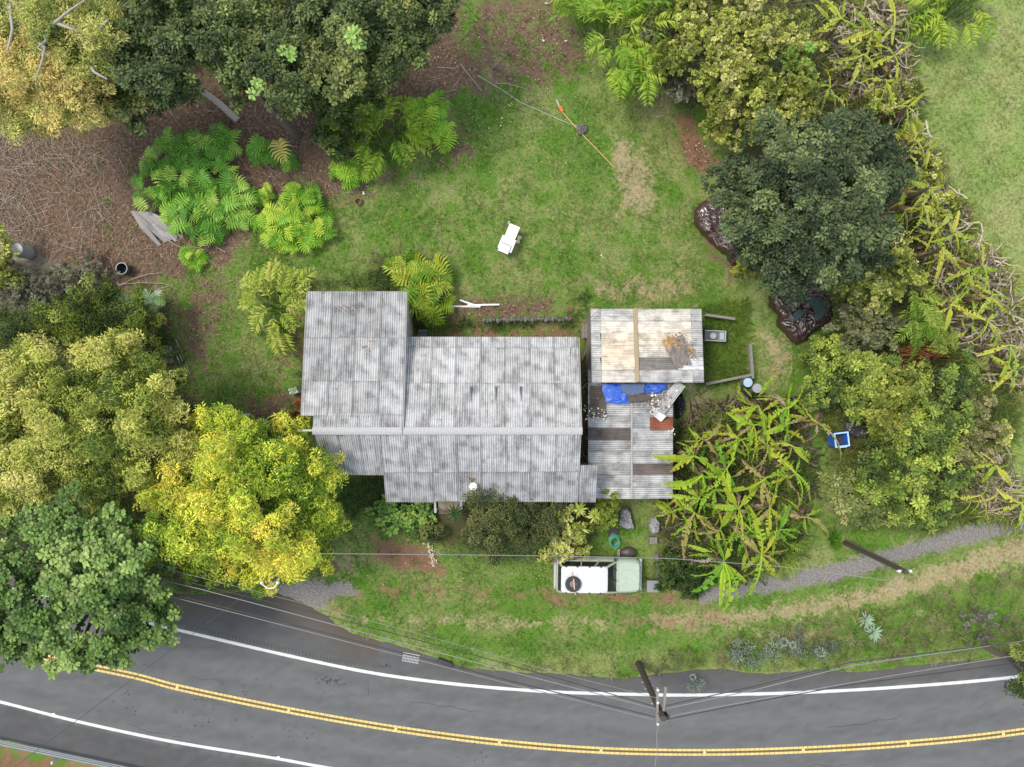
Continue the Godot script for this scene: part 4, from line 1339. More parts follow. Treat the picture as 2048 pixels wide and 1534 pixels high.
# ---------------------------------------------------------------- the car
func build_car() -> void:
	# local axes: x forward (to the right in the picture), z to its right side (down in the picture)
	var c := at(1197, 1150, 0.0)
	var o := thing("car", "old pale green wagon with a white roof parked on the track below the house", "car", Vector3(4.66, 0.0, 10.42), -0.012)
	var paint := vmat(0.45)
	paint.albedo_texture = grime(101, 0.02, Color(0.9, 0.9, 0.89), Color(1, 1, 1), 1.0)
	paint.uv1_triplanar = true
	paint.uv1_scale = Vector3.ONE * 0.4
	var green := Color(0.34, 0.40, 0.32)
	var beige := Color(0.38, 0.38, 0.31)
	# lower body: rounded cross-sections along x
	var b := B.new()
	var rows := []
	var cols := []
	for st in [[-2.26, 0.78, 0.55, 0.98], [-2.23, 0.84, 0.45, 1.06], [-2.1, 0.89, 0.42, 1.10], [-1.2, 0.90, 0.40, 1.11], [0.0, 0.90, 0.40, 1.11], [0.75, 0.90, 0.40, 1.12], [0.86, 0.90, 0.40, 1.12], [1.6, 0.89, 0.42, 1.10], [2.05, 0.86, 0.45, 1.07], [2.22, 0.80, 0.48, 1.03], [2.28, 0.70, 0.55, 0.95]]:
		var row := PackedVector3Array()
		var cl := PackedColorArray()
		var w: float = st[1]
		var lo: float = st[2]
		var hi: float = st[3]
		for q in [[-0.6, lo], [-w + 0.02, lo], [-w - 0.05, lo + 0.1], [-w - 0.06, (lo + hi) / 2], [-w - 0.01, hi - 0.12], [-w + 0.12, hi - 0.01], [-w * 0.5, hi + 0.03], [0, hi + 0.04], [w * 0.5, hi + 0.03], [w - 0.12, hi - 0.01], [w + 0.01, hi - 0.12], [w + 0.06, (lo + hi) / 2], [w + 0.05, lo + 0.1], [w - 0.02, lo], [0.6, lo]]:
			row.append(Vector3(st[0], q[1], q[0]))
			cl.append(green if st[0] > 0.8 else beige)
		rows.append(row); cols.append(cl)
	b.grid(rows, cols)
	b.col = beige
	b.quad(Vector3(-2.26, 0.5, -0.78), Vector3(-2.26, 0.5, 0.78), Vector3(-2.26, 0.98, 0.76), Vector3(-2.26, 0.98, -0.76))
	b.col = Color(0.05, 0.05, 0.05)
	b.quad(Vector3(2.285, 0.55, 0.76), Vector3(2.285, 0.55, -0.76), Vector3(2.285, 0.95, -0.74), Vector3(2.285, 0.95, 0.74))
	put(o, "body", b, paint)
	# bonnet with shallow pressed ribs
	b = B.new()
	rows = []
	for i in 9:
		var x := 1.12 + i * 0.136
		var row := PackedVector3Array()
		for k in 13:
			var f := k / 12.0
			var z := lerpf(-0.75, 0.75, f) * (1.0 - 0.10 * pow(i / 8.0, 3.0))
			row.append(Vector3(x, 1.165 - 0.006 * i - 0.04 * pow(absf(f - 0.5) * 2, 3) - (0.012 if k in [3, 9] else 0.0), z))
		rows.append(row)
	b.col = Color(0.37, 0.44, 0.35)
	b.grid(rows)
	put(o, "bonnet", b, paint)
	# glasshouse: pillars and panes between the belt and the roof
	var roofz := 0.66
	var bl := [Vector3(-2.20, 1.10, -0.82), Vector3(1.0, 1.12, -0.84), Vector3(1.0, 1.12, 0.84), Vector3(-2.20, 1.10, 0.82)]
	var tp := [Vector3(-1.97, 1.78, -roofz), Vector3(0.34, 1.80, -roofz), Vector3(0.34, 1.80, roofz), Vector3(-1.97, 1.78, roofz)]
	var glass := mat(Color(0.018, 0.022, 0.022), 0.08)
	glass.metallic_specular = 0.7
	b = B.new()
	b.col = beige * 1.1
	for k in 4:
		b.bar(bl[k], tp[k], 0.09, 0.09)
		b.bar(bl[k], bl[(k + 1) % 4], 0.08, 0.06)
		b.bar(tp[k] - Vector3(0, 0.05, 0), tp[(k + 1) % 4] - Vector3(0, 0.05, 0), 0.08, 0.06)
	for s in [0, 1]:
		var a0: Vector3 = bl[0] if s == 0 else bl[3]
		var a1: Vector3 = bl[1] if s == 0 else bl[2]
		var t0: Vector3 = tp[0] if s == 0 else tp[3]
		var t1: Vector3 = tp[1] if s == 0 else tp[2]
		for f in [0.40, 0.70]:
			b.bar(a0.lerp(a1, f), t0.lerp(t1, f + 0.02), 0.07, 0.07)
	put(o, "pillars", b, paint)
	for s in [-1.0, 1.0]:
		for f in [[0.03, 0.39], [0.41, 0.69], [0.71, 0.97]]:
			var w := B.new()
			var a0 := Vector3(-2.20, 1.11, 0.815 * s); var a1 := Vector3(1.0, 1.13, 0.83 * s)
			var t0 := Vector3(-1.97, 1.76, (roofz - 0.012) * s); var t1 := Vector3(0.34, 1.78, (roofz - 0.012) * s)
			var q := [a0.lerp(a1, f[0]), a0.lerp(a1, f[1]), t0.lerp(t1, f[1]), t0.lerp(t1, f[0])]
			if s > 0: w.quad(q[0], q[1], q[2], q[3])
			else: w.quad(q[1], q[0], q[3], q[2])
			put(o, "side_window", w, glass)
	var ws := B.new()
	ws.quad(Vector3(0.995, 1.13, 0.80), Vector3(0.995, 1.13, -0.80), Vector3(0.36, 1.78, -0.63), Vector3(0.36, 1.78, 0.63))
	put(o, "windscreen", ws, glass)
	ws = B.new()
	ws.quad(Vector3(-2.195, 1.12, -0.78), Vector3(-2.195, 1.12, 0.78), Vector3(-1.98, 1.76, 0.62), Vector3(-1.98, 1.76, -0.62))
	put(o, "rear_window", ws, glass)
	for s in [-0.35, 0.25]:
		bar_part(o, "wiper", Vector3(0.99, 1.175, s), Vector3(0.70, 1.50, s - 0.3), 0.025, 0.02, M.black)
	# roof
	b = B.new()
	b.col = Color(0.56, 0.57, 0.58)
	rows = []
	for st in [[-2.05, 0.58, 1.79], [-2.0, 0.67, 1.83], [-1.85, 0.70, 1.86], [-0.8, 0.71, 1.875], [0.15, 0.70, 1.865], [0.36, 0.67, 1.84], [0.42, 0.60, 1.80]]:
		var row := PackedVector3Array()
		for q in [[-1.0, -0.05], [-0.98, -0.01], [-0.9, 0.0], [-0.4, 0.012], [0.4, 0.012], [0.9, 0.0], [0.98, -0.01], [1.0, -0.05]]:
			row.append(Vector3(st[0], st[2] + q[1], q[0] * st[1]))
		rows.append(row)
	b.grid(rows)
	put(o, "roof", b, paint)
	for x in [-1.8, -1.2, -0.55, 0.05]:
		for s in [-1, 1]:
			box_part(o, "rack_clip", Vector3(x, 1.86, 0.70 * s), Vector3(0.09, 0.06, 0.07), M.black)
	# wheels, bumpers, lamps, mirrors
	for x in [-1.45, 1.42]:
		for s in [-1, 1]:
			var t := Transform3D(Basis(Vector3.RIGHT, PI / 2), Vector3(x, 0.36, 0.77 * s))
			var wb := B.new()
			wb.lathe([Vector2(0.2, -0.11), Vector2(0.33, -0.12), Vector2(0.37, -0.09), Vector2(0.37, 0.09), Vector2(0.33, 0.12), Vector2(0.2, 0.11)], t, 20)
			var w := put(o, "wheel", wb, M.rubber)
			wb = B.new()
			wb.lathe([Vector2(0.2, -0.08), Vector2(0.001, -0.05)], t, 16)
			wb.lathe([Vector2(0.2, 0.08), Vector2(0.001, 0.05)], t, 16)
			put(w, "rim", wb, mat(Color(0.4, 0.4, 0.38), 0.5, 0.4))
	bar_part(o, "bumper", Vector3(2.36, 0.55, -0.85), Vector3(2.36, 0.55, 0.85), 0.14, 0.16, M.steel)
	bar_part(o, "bumper", Vector3(-2.31, 0.55, -0.82), Vector3(-2.31, 0.55, 0.82), 0.12, 0.16, M.steel)
	for s in [-0.62, 0.62]:
		var hb := B.new()
		hb.lathe([Vector2(0.11, 0), Vector2(0.11, 0.04), Vector2(0.07, 0.06), Vector2(0.001, 0.065)], Transform3D(Basis(Vector3.BACK, -PI / 2), Vector3(2.27, 0.8, s)), 14)
		put(o, "headlight", hb, mat(Color(0.7, 0.7, 0.7), 0.15))
		box_part(o, "tail_light", Vector3(-2.265, 0.8, s * 1.15), Vector3(0.03, 0.22, 0.12), mat(Color(0.4, 0.02, 0.02), 0.3))
		box_part(o, "wing_mirror", Vector3(0.88, 1.22, s * 1.5), Vector3(0.1, 0.14, 0.16), M.black)
	# the spare tyre that lies on the roof, and its strap
	var sb := B.new()
	sb.lathe([Vector2(0.20, 0.03), Vector2(0.33, 0.0), Vector2(0.41, 0.05), Vector2(0.42, 0.11), Vector2(0.40, 0.18), Vector2(0.33, 0.215), Vector2(0.24, 0.19), Vector2(0.19, 0.12)], Transform3D(), 28)
	var tyre := thing("spare_tyre", "spare tyre lying flat on the white roof of the old wagon", "tyre", at(1146, 1168, 1.95) - Vector3(0, 0.07, 0))
	put(tyre, "tread", sb, M.rubber)
	sb = B.new()
	sb.lathe([Vector2(0.22, 0.05), Vector2(0.19, 0.12), Vector2(0.10, 0.10), Vector2(0.07, 0.15), Vector2(0.001, 0.16)], Transform3D(), 20)
	put(tyre, "rim", sb, mat(Color(0.16, 0.14, 0.13), 0.7))
	sb = B.new()
	var sp := [at(1144.5, 1140, 1.85), at(1146, 1154, 1.92), at(1147, 1158, 2.12), at(1149, 1178, 2.12), at(1150, 1183, 1.93), at(1151.5, 1190, 1.84)]
	for k in 5:
		sb.bar(sp[k], sp[k + 1], 0.07, 0.012)
	single("strap", sb, mat(Color(0.42, 0.27, 0.22), 0.8), "faded red strap tying the spare tyre to the wagon roof", "strap")

# ---------------------------------------------------------------- poles and wires
func wire(label: String, pts: Array, rad: float, m: Material, group := "", sag := 0.25) -> void:
	# pts: [px, py, height]
	var b := B.new()
	var line := []
	var rr := []
	for i in pts.size() - 1:
		var a := at(pts[i][0], pts[i][1], pts[i][2])
		var c := at(pts[i + 1][0], pts[i + 1][1], pts[i + 1][2])
		for k in 12:
			var t := k / 12.0
			line.append(a.lerp(c, t) - Vector3(0, sag * 4.0 * t * (1 - t), 0)); rr.append(rad)
	line.append(at(pts[-1][0], pts[-1][1], pts[-1][2])); rr.append(rad)
	for k in rr.size(): rr[k] = rr[k] * 0.8
	b.tube(line, rr, 6)
	single("wire", b, m, label, "wire", group)

func build_poles() -> void:
	# the pole by the road
	var f := Vector3(253 / PPM, 0, 560 / PPM)
	var o := thing("utility_pole", "dark wooden utility pole at the road edge with a crossarm and bundled wires", "utility pole", f)
	var b := B.new()
	b.tube([Vector3(0, -0.1, 0), Vector3(0, 3, 0), Vector3(0, 6.6, 0)], [0.19, 0.165, 0.14], 14)
	put(o, "shaft", b, M.dark_bark)
	bar_part(o, "crossarm", Vector3(-0.17, 6.0, -1.25), Vector3(-0.17, 6.0, 0.55), 0.11, 0.14, M.oldwood)
	bar_part(o, "crossarm", Vector3(0.22, 6.0, -1.25), Vector3(0.12, 6.0, -0.1), 0.11, 0.14, M.oldwood)
	for z in [-1.15, -0.55, 0.45]:
		var ib := B.new()
		ib.lathe([Vector2(0.03, 0), Vector2(0.07, 0.04), Vector2(0.05, 0.09), Vector2(0.065, 0.12), Vector2(0.001, 0.16)], Transform3D(Basis(), Vector3(-0.17, 6.08, z)), 10)
		put(o, "insulator", ib, mat(Color(0.55, 0.6, 0.58), 0.25))
	for k in 10:
		box_part(o, "step_iron", Vector3(0.17 * (1 if k % 2 else -1), 1.6 + k * 0.42, 0.02), Vector3(0.22, 0.025, 0.025), M.steel)
	b = B.new()
	b.tube([Vector3(0.25, 5.5, 0.16), Vector3(0.33, 6.0, 0.2)], [0.09, 0.09], 10)
	put(o, "splice_case", b, M.black)
	# the pole above the driveway
	f = Vector3(667 / PPM, 0, 319 / PPM)
	o = thing("utility_pole", "slim dark pole standing beside the gravel drive at the right", "utility pole", f)
	b = B.new()
	b.tube([Vector3(0, -0.1, 0), Vector3(0, 3, 0), Vector3(0, 6.2, 0)], [0.15, 0.13, 0.11], 12)
	put(o, "shaft", b, M.dark_bark)
	bar_part(o, "conduit", Vector3(-0.05, 0.2, -0.19), Vector3(-0.05, 5.6, -0.17), 0.06, 0.06, M.bark)
	bar_part(o, "bracket", Vector3(-0.35, 5.95, 0.0), Vector3(0.3, 6.0, -0.05), 0.06, 0.06, M.steel)
	for x in [-0.28, 0.25]:
		var ib := B.new()
		ib.lathe([Vector2(0.04, 0), Vector2(0.08, 0.05), Vector2(0.06, 0.12), Vector2(0.001, 0.18)], Transform3D(Basis(), Vector3(x, 6.02, -0.02)), 10)
		put(o, "insulator", ib, mat(Color(0.7, 0.7, 0.68), 0.3))
	# the mast in the yellow tree
	f = at(621, 1099, 0.0)
	o = thing("utility_pole", "grey mast with white fittings standing in the yellow tree", "utility pole", f)
	b = B.new()
	b.tube([Vector3(0, -0.1, 0), Vector3(0, 6.6, 0)], [0.1, 0.08], 10)
	put(o, "shaft", b, M.oldwood)
	b = B.new()
	b.tube([Vector3(-0.45, 6.5, 0.1), Vector3(-0.2, 6.45, 0.32), Vector3(0.1, 6.45, 0.3), Vector3(0.35, 6.55, 0.0)], [0.035, 0.035, 0.035, 0.035], 6)
	put(o, "bracket", b, mat(Color(0.6, 0.58, 0.54), 0.5))
	for x in [-0.42, 0.32]:
		var ib := B.new()
		ib.lathe([Vector2(0.05, 0), Vector2(0.09, 0.05), Vector2(0.06, 0.14), Vector2(0.001, 0.18)], Transform3D(Basis(), Vector3(x, 6.52, 0.02)), 10)
		put(o, "insulator", ib, mat(Color(0.7, 0.7, 0.68), 0.3))
	var left := "wires running left from the roadside pole"
	var rightg := "wires running right from the roadside pole"
	wire("topmost thin grey wire running left from the roadside pole", [[1314, 1396, 6.1], [1145, 1354, 6.0], [820, 1263, 6.0], [560, 1195, 6.0], [300, 1130, 6.0], [-300, 1000, 6.0]], 0.014, M.pale_cable, left, 0.02)
	wire("black wire running left from the roadside pole just above the pale bundle", [[1312, 1414, 5.9], [1020, 1330, 5.8], [700, 1244, 5.8], [410, 1172, 5.8], [-300, 1010, 5.8]], 0.026, M.cable, left, 0.02)
	wire("pale wire bundle running left from the roadside pole", [[1312, 1418, 5.9], [1020, 1343, 5.8], [700, 1258, 5.8], [400, 1178, 5.8], [-300, 1014, 5.8]], 0.026, M.pale_cable, left, 0.02)
	wire("upper of the two lower black cables running left from the roadside pole", [[1310, 1434, 5.8], [1020, 1362, 5.7], [700, 1279, 5.7], [360, 1192, 5.7], [-300, 1040, 5.7]], 0.03, M.cable, left, 0.02)
	wire("lowest grey cable running left from the roadside pole", [[1310, 1440, 5.8], [1020, 1368, 5.7], [700, 1285, 5.7], [360, 1198, 5.7], [-300, 1046, 5.7]], 0.022, M.pale_cable, left, 0.02)
	wire("upper black cable running right from the roadside pole", [[1330, 1412, 5.9], [1500, 1375, 5.8], [1700, 1325, 5.8], [2048, 1283, 5.8], [2400, 1240, 5.8]], 0.028, M.cable, rightg, 0.02)
	wire("pale cable running right just below the upper black one", [[1330, 1418, 5.9], [1500, 1382, 5.8], [1700, 1332, 5.8], [1900, 1303, 5.8], [2400, 1232, 5.8]], 0.026, M.pale_cable, rightg, 0.02)
	wire("grey cable running right across the upper white road line", [[1330, 1434, 5.8], [1500, 1402, 5.7], [1750, 1357, 5.7], [2048, 1308, 5.7], [2400, 1250, 5.7]], 0.022, M.pale_cable, rightg, 0.02)
	wire("lowest black cable running right across the upper white road line", [[1330, 1440, 5.8], [1500, 1406, 5.7], [1700, 1370, 5.7], [2018, 1328, 5.7], [2400, 1276, 5.7]], 0.03, M.cable, rightg, 0.02)
	wire("pale wire crossing the road straight down from the roadside pole", [[1319, 1436, 6.2], [1314, 1500, 6.1], [1306, 1640, 6.0]], 0.018, M.pale_cable)
	wire("long pale wire from the yellow tree mast to the pole by the drive", [[618, 1107, 6.5], [850, 1109, 6.3], [1100, 1112, 6.2], [1340, 1117, 6.1], [1560, 1133, 6.0], [1795, 1163, 6.0]], 0.02, M.pale_cable, "", 0.02)
	wire("thin wire from the yellow tree mast down across the road", [[600, 1109, 6.5], [490, 1190, 6.2], [273, 1352, 6.1], [34, 1530, 6.0], [-120, 1640, 6.0]], 0.016, M.cable, "", 0.02)
	wire("thin wire from the yellow tree mast up to the house eave", [[603, 1104, 6.5], [612, 1010, 5.0], [640, 940, 3.9]], 0.012, M.cable, "", 0.02)
	wire("thin stay wire from the pole by the drive up to the shrubs", [[1808, 1160, 6.0], [1830, 1100, 3.0], [1852, 1068, 0.1]], 0.014, M.pale_cable, "", 0.02)
	wire("thin line from the house corner past the shed onto the grass", [[1150, 674, 3.6], [1166, 650, 3.3], [1205, 612, 2.6], [1228, 592, 1.5], [1290, 530, 0.2]], 0.012, M.cable, "", 0.05)
	wire("short line from the house gable to the lean-to roof", [[1160, 783, 4.4], [1176, 765, 2.6]], 0.012, M.oldwood)
	wire("second short line hanging between the house roof and the lean-to", [[1160, 900, 4.2], [1180, 925, 2.5], [1205, 985, 2.5]], 0.012, M.cable)

# ---------------------------------------------------------------- smaller things
func drum(called: String, label: String, category: String, px: float, py: float, rad: float, high: float, m: Material, inside: Material, open := true, group := "") -> Node3D:
	var o := thing(called, label, category, g(px, py), 0.0, group)
	var b := B.new()
	if open:
		b.lathe([Vector2(0.001, 0.0), Vector2(rad * 0.92, 0.0), Vector2(rad, high * 0.33), Vector2(rad * 1.02, high * 0.34), Vector2(rad, high * 0.36), Vector2(rad, high), Vector2(rad * 1.04, high + 0.02), Vector2(rad * 0.94, high + 0.02)], Transform3D(), 24)
	else:
		b.lathe([Vector2(0.001, 0.0), Vector2(rad, 0.0), Vector2(rad, high * 0.33), Vector2(rad * 1.03, high * 0.34), Vector2(rad, high * 0.36), Vector2(rad, high), Vector2(rad * 1.02, high + 0.02), Vector2(rad * 0.95, high + 0.02), Vector2(rad * 0.94, high)], Transform3D(), 24)
	put(o, "shell", b, m)
	b = B.new()
	if open:
		var b2 := B.new()
		b2.lathe([Vector2(rad * 0.94, high + 0.02), Vector2(rad * 0.9, 0.12), Vector2(0.001, high * 0.3)], Transform3D(), 24)
		put(o, "inside", b2, inside)
	else:
		b.lathe([Vector2(rad * 0.94, high - 0.0), Vector2(0.001, high + 0.01)], Transform3D(), 24)
		put(o, "lid", b, inside)
	return o

func lie(called: String, label: String, category: String, x0: float, y0: float, x1: float, y1: float, w: float, h: float, m: Material, group := "", up := 0.03) -> MeshInstance3D:
	var b := B.new()
	b.bar(g(x0, y0, up), g(x1, y1, up), w, h)
	return single(called, b, m, label, category, group)

func stick(called: String, label: String, category: String, pts: Array, r0: float, r1: float, m: Material, group := "") -> MeshInstance3D:
	# pts: px, py, height above the ground
	var line := []
	var rr := []
	for k in pts.size():
		line.append(g(pts[k][0], pts[k][1], pts[k][2]))
		rr.append(lerpf(r0, r1, float(k) / (pts.size() - 1)))
	var b := B.new()
	b.tube(line, rr, 7)
	return single(called, b, m, label, category, group)

func build_things() -> void:
	var white := rough_mat(Color(0.80, 0.80, 0.82), 0.45, 121, 0.03, 0.8, 0.6)
	var dull := rough_mat(Color(0.55, 0.56, 0.57), 0.5, 122, 0.04, 0.7, 0.6)
	# white table on the lawn
	var ang := atan2(-22.0, 53.0)
	var o := thing("work_table", "white outdoor work table standing alone on the middle of the lawn", "table", g(1018.5, 482.5), ang)
	box_part(o, "table_top", Vector3(0.02, 0.80, -0.28), Vector3(0.60, 0.05, 0.98), white)
	box_part(o, "side_shelf", Vector3(0.0, 0.77, 0.33), Vector3(0.80, 0.05, 0.74), white)
	var bas := box_part(o, "basin", Vector3(-0.03, 0.85, 0.62), Vector3(0.58, 0.10, 0.46), white)
	box_part(bas, "seam", Vector3(0, 0.02, -0.245), Vector3(0.58, 0.05, 0.03), M.black)
	box_part(o, "bracket", Vector3(-0.36, 0.78, -0.80), Vector3(0.07, 0.04, 0.14), dull)
	for x in [-0.24, 0.26]:
		for z in [-0.7, 0.75]:
			box_part(o, "leg", Vector3(x, 0.38, z), Vector3(0.05, 0.77, 0.05), dull)
	for q in [[1038.6, 476.5, "upper of the two small round cream pots beside the white table"], [1035.5, 484.5, "lower of the two small round cream pots beside the white table"]]:
		var pb := B.new()
		pb.lathe([Vector2(0.001, 0), Vector2(0.08, 0), Vector2(0.11, 0.2), Vector2(0.115, 0.21), Vector2(0.08, 0.21), Vector2(0.06, 0.15), Vector2(0.035, 0.2), Vector2(0.001, 0.2)], Transform3D(), 16)
		var p := single("pot", pb, mat(Color(0.68, 0.56, 0.33), 0.6), q[2], "pot", "cream pots by the table")
		p.position = g(q[0], q[1])
	# pruning pole and other long things on the grass
	o = thing("pole_saw", "long tan pole saw with an orange head lying across the upper lawn", "pole saw", g(1119, 215))
	var b := B.new()
	b.tube([g(1122, 222, 0.05) - o.position, g(1163, 268, 0.06) - o.position, g(1228, 335, 0.04) - o.position], [0.022, 0.022, 0.018], 8)
	put(o, "shaft", b, mat(Color(0.62, 0.40, 0.13), 0.5))
	b = B.new()
	b.bar(g(1117, 212, 0.07) - o.position, g(1125, 224, 0.07) - o.position, 0.13, 0.10)
	put(o, "head", b, mat(Color(0.62, 0.13, 0.03), 0.5))
	b = B.new()
	b.bar(g(1113, 200, 0.04) - o.position, g(1118, 212, 0.06) - o.position, 0.06, 0.015)
	put(o, "blade", b, M.steel)
	crumple("dead_frond", "small grey crumpled dead frond beside the pole saw", "dead frond", [1152,250, 1160,246, 1174,250, 1176,258, 1168,268, 1158,270, 1152,262], 0.16, 0.10, 131, 0.03, rough_mat(Color(0.27, 0.25, 0.23), 0.9, 132, 0.06, 0.4, 1.5), 5.0)
	stick("pale_stick", "long straight pale stick lying at the top of the lawn", "stick", [[920, 128, 0.05], [963, 183, 0.06]], 0.025, 0.018, M.pale_bark)
	stick("short_stick", "short tan stick lying on leaf litter left of the long pale stick", "stick", [[873, 135, 0.05], [912, 138, 0.05]], 0.022, 0.018, M.pale_bark)
	stick("crooked_branch", "crooked pale twig right of the long pale stick", "branch", [[990, 168, 0.05], [1010, 168, 0.06], [1040, 175, 0.05], [1056, 180, 0.05], [1052, 190, 0.04]], 0.018, 0.01, M.pale_bark)
	stick("garden_line", "pale thin cord stretched over the upper lawn to the pole saw", "cord", [[955, 152, 0.04], [1000, 178, 0.05], [1040, 205, 0.04], [1075, 220, 0.05], [1120, 240, 0.04], [1160, 255, 0.05]], 0.012, 0.012, mat(Color(0.5, 0.55, 0.5), 0.7))
	stick("rake_stick", "thin tan stick lying on the grass beside the hand trolley at left", "stick", [[352, 678, 0.06], [368, 715, 0.06], [381, 750, 0.05]], 0.02, 0.018, M.pale_bark)
	for q in [[898, 612.5, 962, 614, "lower left white pipe of the three lying behind the house", 0.06], [935, 611, 999, 609.5, "white pipe reaching furthest right behind the house", 0.11], [920, 601, 960, 614.5, "white pipe lying slantwise over the other two behind the house", 0.17]]:
		lie("white_pipe", q[4], "pipe", q[0], q[1], q[2], q[3], 0.09, 0.06, white, "white pipes behind the house", q[5])
	# flower pot, bins, buckets
	o = drum("flower_pot", "round terracotta pot at the left edge of the lawn", "flower pot", 718, 405, 0.17, 0.24, mat(Color(0.40, 0.17, 0.09), 0.8), mat(Color(0.10, 0.06, 0.045), 0.95))
	o = drum("black_tub", "black tub with a pale rim standing on the leaf litter at left", "tub", 254, 540, 0.31, 0.55, mat(Color(0.05, 0.055, 0.06), 0.5), mat(Color(0.022, 0.02, 0.018), 0.9))
	b = B.new()
	b.lathe([Vector2(0.31, 0.55), Vector2(0.335, 0.58), Vector2(0.315, 0.60), Vector2(0.285, 0.58)], Transform3D(), 24)
	put(o, "rim", b, mat(Color(0.30, 0.34, 0.37), 0.5))
	o = drum("steel_drum", "pale grey drum standing at the far left edge", "drum", 62, 507, 0.36, 1.2, rough_mat(Color(0.42, 0.42, 0.41), 0.6, 141, 0.04, 0.6, 0.6), mat(Color(0.36, 0.36, 0.35), 0.8), false)
	drum("steel_drum", "grey drum with a pale blue top, topmost of three beside the grove", "drum", 1483, 765, 0.26, 1.1, rough_mat(Color(0.20, 0.22, 0.22), 0.6, 142, 0.04, 0.6, 0.6), mat(Color(0.32, 0.42, 0.52), 0.4), false, "drums above the banana grove")
	drum("steel_drum", "pale grey drum, rightmost of three beside the grove", "drum", 1502, 776, 0.26, 1.0, rough_mat(Color(0.40, 0.40, 0.39), 0.6, 143, 0.04, 0.6, 0.6), mat(Color(0.27, 0.28, 0.29), 0.5), false, "drums above the banana grove")
	drum("dark_drum", "dark open drum, lowest of three beside the grove", "drum", 1487, 783, 0.25, 0.8, mat(Color(0.04, 0.045, 0.05), 0.6), mat(Color(0.06, 0.065, 0.07), 0.8), true, "drums above the banana grove")
	# blue bin, square with a pale rim
	o = thing("blue_bin", "square blue plastic bin with a pale rim and no lid, right of the grove", "bin", g(1665, 876), 0.12)
	var blue := mat(Color(0.03, 0.12, 0.48), 0.4)
	var rim := mat(Color(0.35, 0.52, 0.85), 0.4)
	for s in [-1, 1]:
		box_part(o, "side", Vector3(0.34 * s, 0.55, 0), Vector3(0.04, 1.1, 0.72), blue)
		box_part(o, "side", Vector3(0, 0.55, 0.34 * s), Vector3(0.64, 1.1, 0.04), blue)
		box_part(o, "rim", Vector3(0.36 * s, 1.11, 0), Vector3(0.075, 0.05, 0.795), rim)
		box_part(o, "rim", Vector3(0, 1.11, 0.36 * s), Vector3(0.645, 0.05, 0.075), rim)
	box_part(o, "floor", Vector3(0, 0.3, 0), Vector3(0.63, 0.3, 0.63), mat(Color(0.05, 0.045, 0.04), 0.9))
	box_part(o, "handle", Vector3(0, 1.07, 0.42), Vector3(0.5, 0.05, 0.05), rim)
	for s in [-1, 1]:
		var wb := B.new()
		wb.lathe([Vector2(0.001, -0.03), Vector2(0.11, -0.03), Vector2(0.11, 0.03), Vector2(0.001, 0.03)], Transform3D(Basis(Vector3.BACK, PI / 2), Vector3(0.28 * s, 0.11, 0.39)), 14)
		put(o, "wheel", wb, M.rubber)
	crumple("bin_bag", "limp black plastic bag lying behind the blue bin", "plastic bag", [1683,842, 1695,836, 1712,845, 1722,855, 1735,862, 1728,876, 1708,876, 1690,868, 1680,860], 0.5, 0.14, 151, 0.04, mat(Color(0.045, 0.042, 0.045), 0.35), 4.0)
	o = thing("tripod_stand", "thin dark metal stand lying on the path left of the black plastic bag", "stand", g(1653, 836))
	for q in [[1645, 822, 1667, 848], [1667, 848, 1648, 852], [1640, 826, 1658, 820], [1667, 848, 1669, 840]]:
		bar_part(o, "tube", g(q[0], q[1], 0.12) - o.position, g(q[2], q[3], 0.08) - o.position, 0.04, 0.04, M.black)
	drum("bucket", "small dark bucket with a pale middle on the path above the black plastic bag", "bucket", 1671, 821, 0.19, 0.3, mat(Color(0.05, 0.04, 0.045), 0.6), mat(Color(0.10, 0.09, 0.09), 0.8))
	# heaps under brown plastic
	var brown := mat(Color(0.085, 0.042, 0.034), 0.27)
	brown.metallic_specular = 0.75
	brown.albedo_texture = grime(161, 0.02, Color(0.6, 0.6, 0.6), Color(1, 1, 1), 1.0)
	brown.uv1_triplanar = true
	crumple("brown_tarp", "long heap under brown plastic sheeting at the left foot of the big dark tree", "tarpaulin", [1387,420, 1403,403, 1424,390, 1445,400, 1452,440, 1466,470, 1486,493, 1478,528, 1463,532, 1450,512, 1428,493, 1401,468, 1386,446], 0.55, 0.26, 162, 0.03, brown, 2.0)
	crumple("pale_liner", "grey lining sheet showing on the long heap under brown plastic", "sheet", [1437,444, 1448,446, 1465,468, 1460,490, 1447,486, 1438,468], 0.75, 0.12, 163, 0.5, mat(Color(0.22, 0.20, 0.22), 0.5), 2.0)
	lie("batten", "long brown batten lying along the left edge of the long heap under brown plastic", "batten", 1390, 426, 1430, 496, 0.05, 0.04, M.wood, "", 0.55)
	crumple("brown_tarp", "broad heap under shiny brown plastic sheeting below the big dark tree", "tarpaulin", [1535,592, 1552,590, 1579,580, 1597,566, 1631,566, 1650,588, 1663,622, 1660,643, 1635,658, 1610,679, 1590,690, 1570,670, 1551,650, 1554,628, 1537,613], 0.6, 0.34, 164, 0.03, brown, 1.9)
	for q in [[[1575,589, 1590,584, 1608,583, 1605,596, 1602,605, 1588,600], "green cloth, uppermost of three on the broad brown plastic heap", 0.78], [[1608,602, 1619,596, 1630,590, 1646,604, 1658,620, 1646,634, 1635,643, 1626,634, 1626,614], "green cloth, largest of three on the broad brown plastic heap", 0.8], [[1583,630, 1590,621, 1597,614, 1608,626, 1600,636, 1589,641], "green cloth, smallest and lowest of three on the broad brown plastic heap", 0.84]]:
		crumple("green_cloth", q[1], "cloth", q[0], q[2], 0.04, 165, q[2] - 0.06, rough_mat(Color(0.045, 0.085, 0.072), 0.8, 166, 0.05, 0.7, 0.6), 1.0)
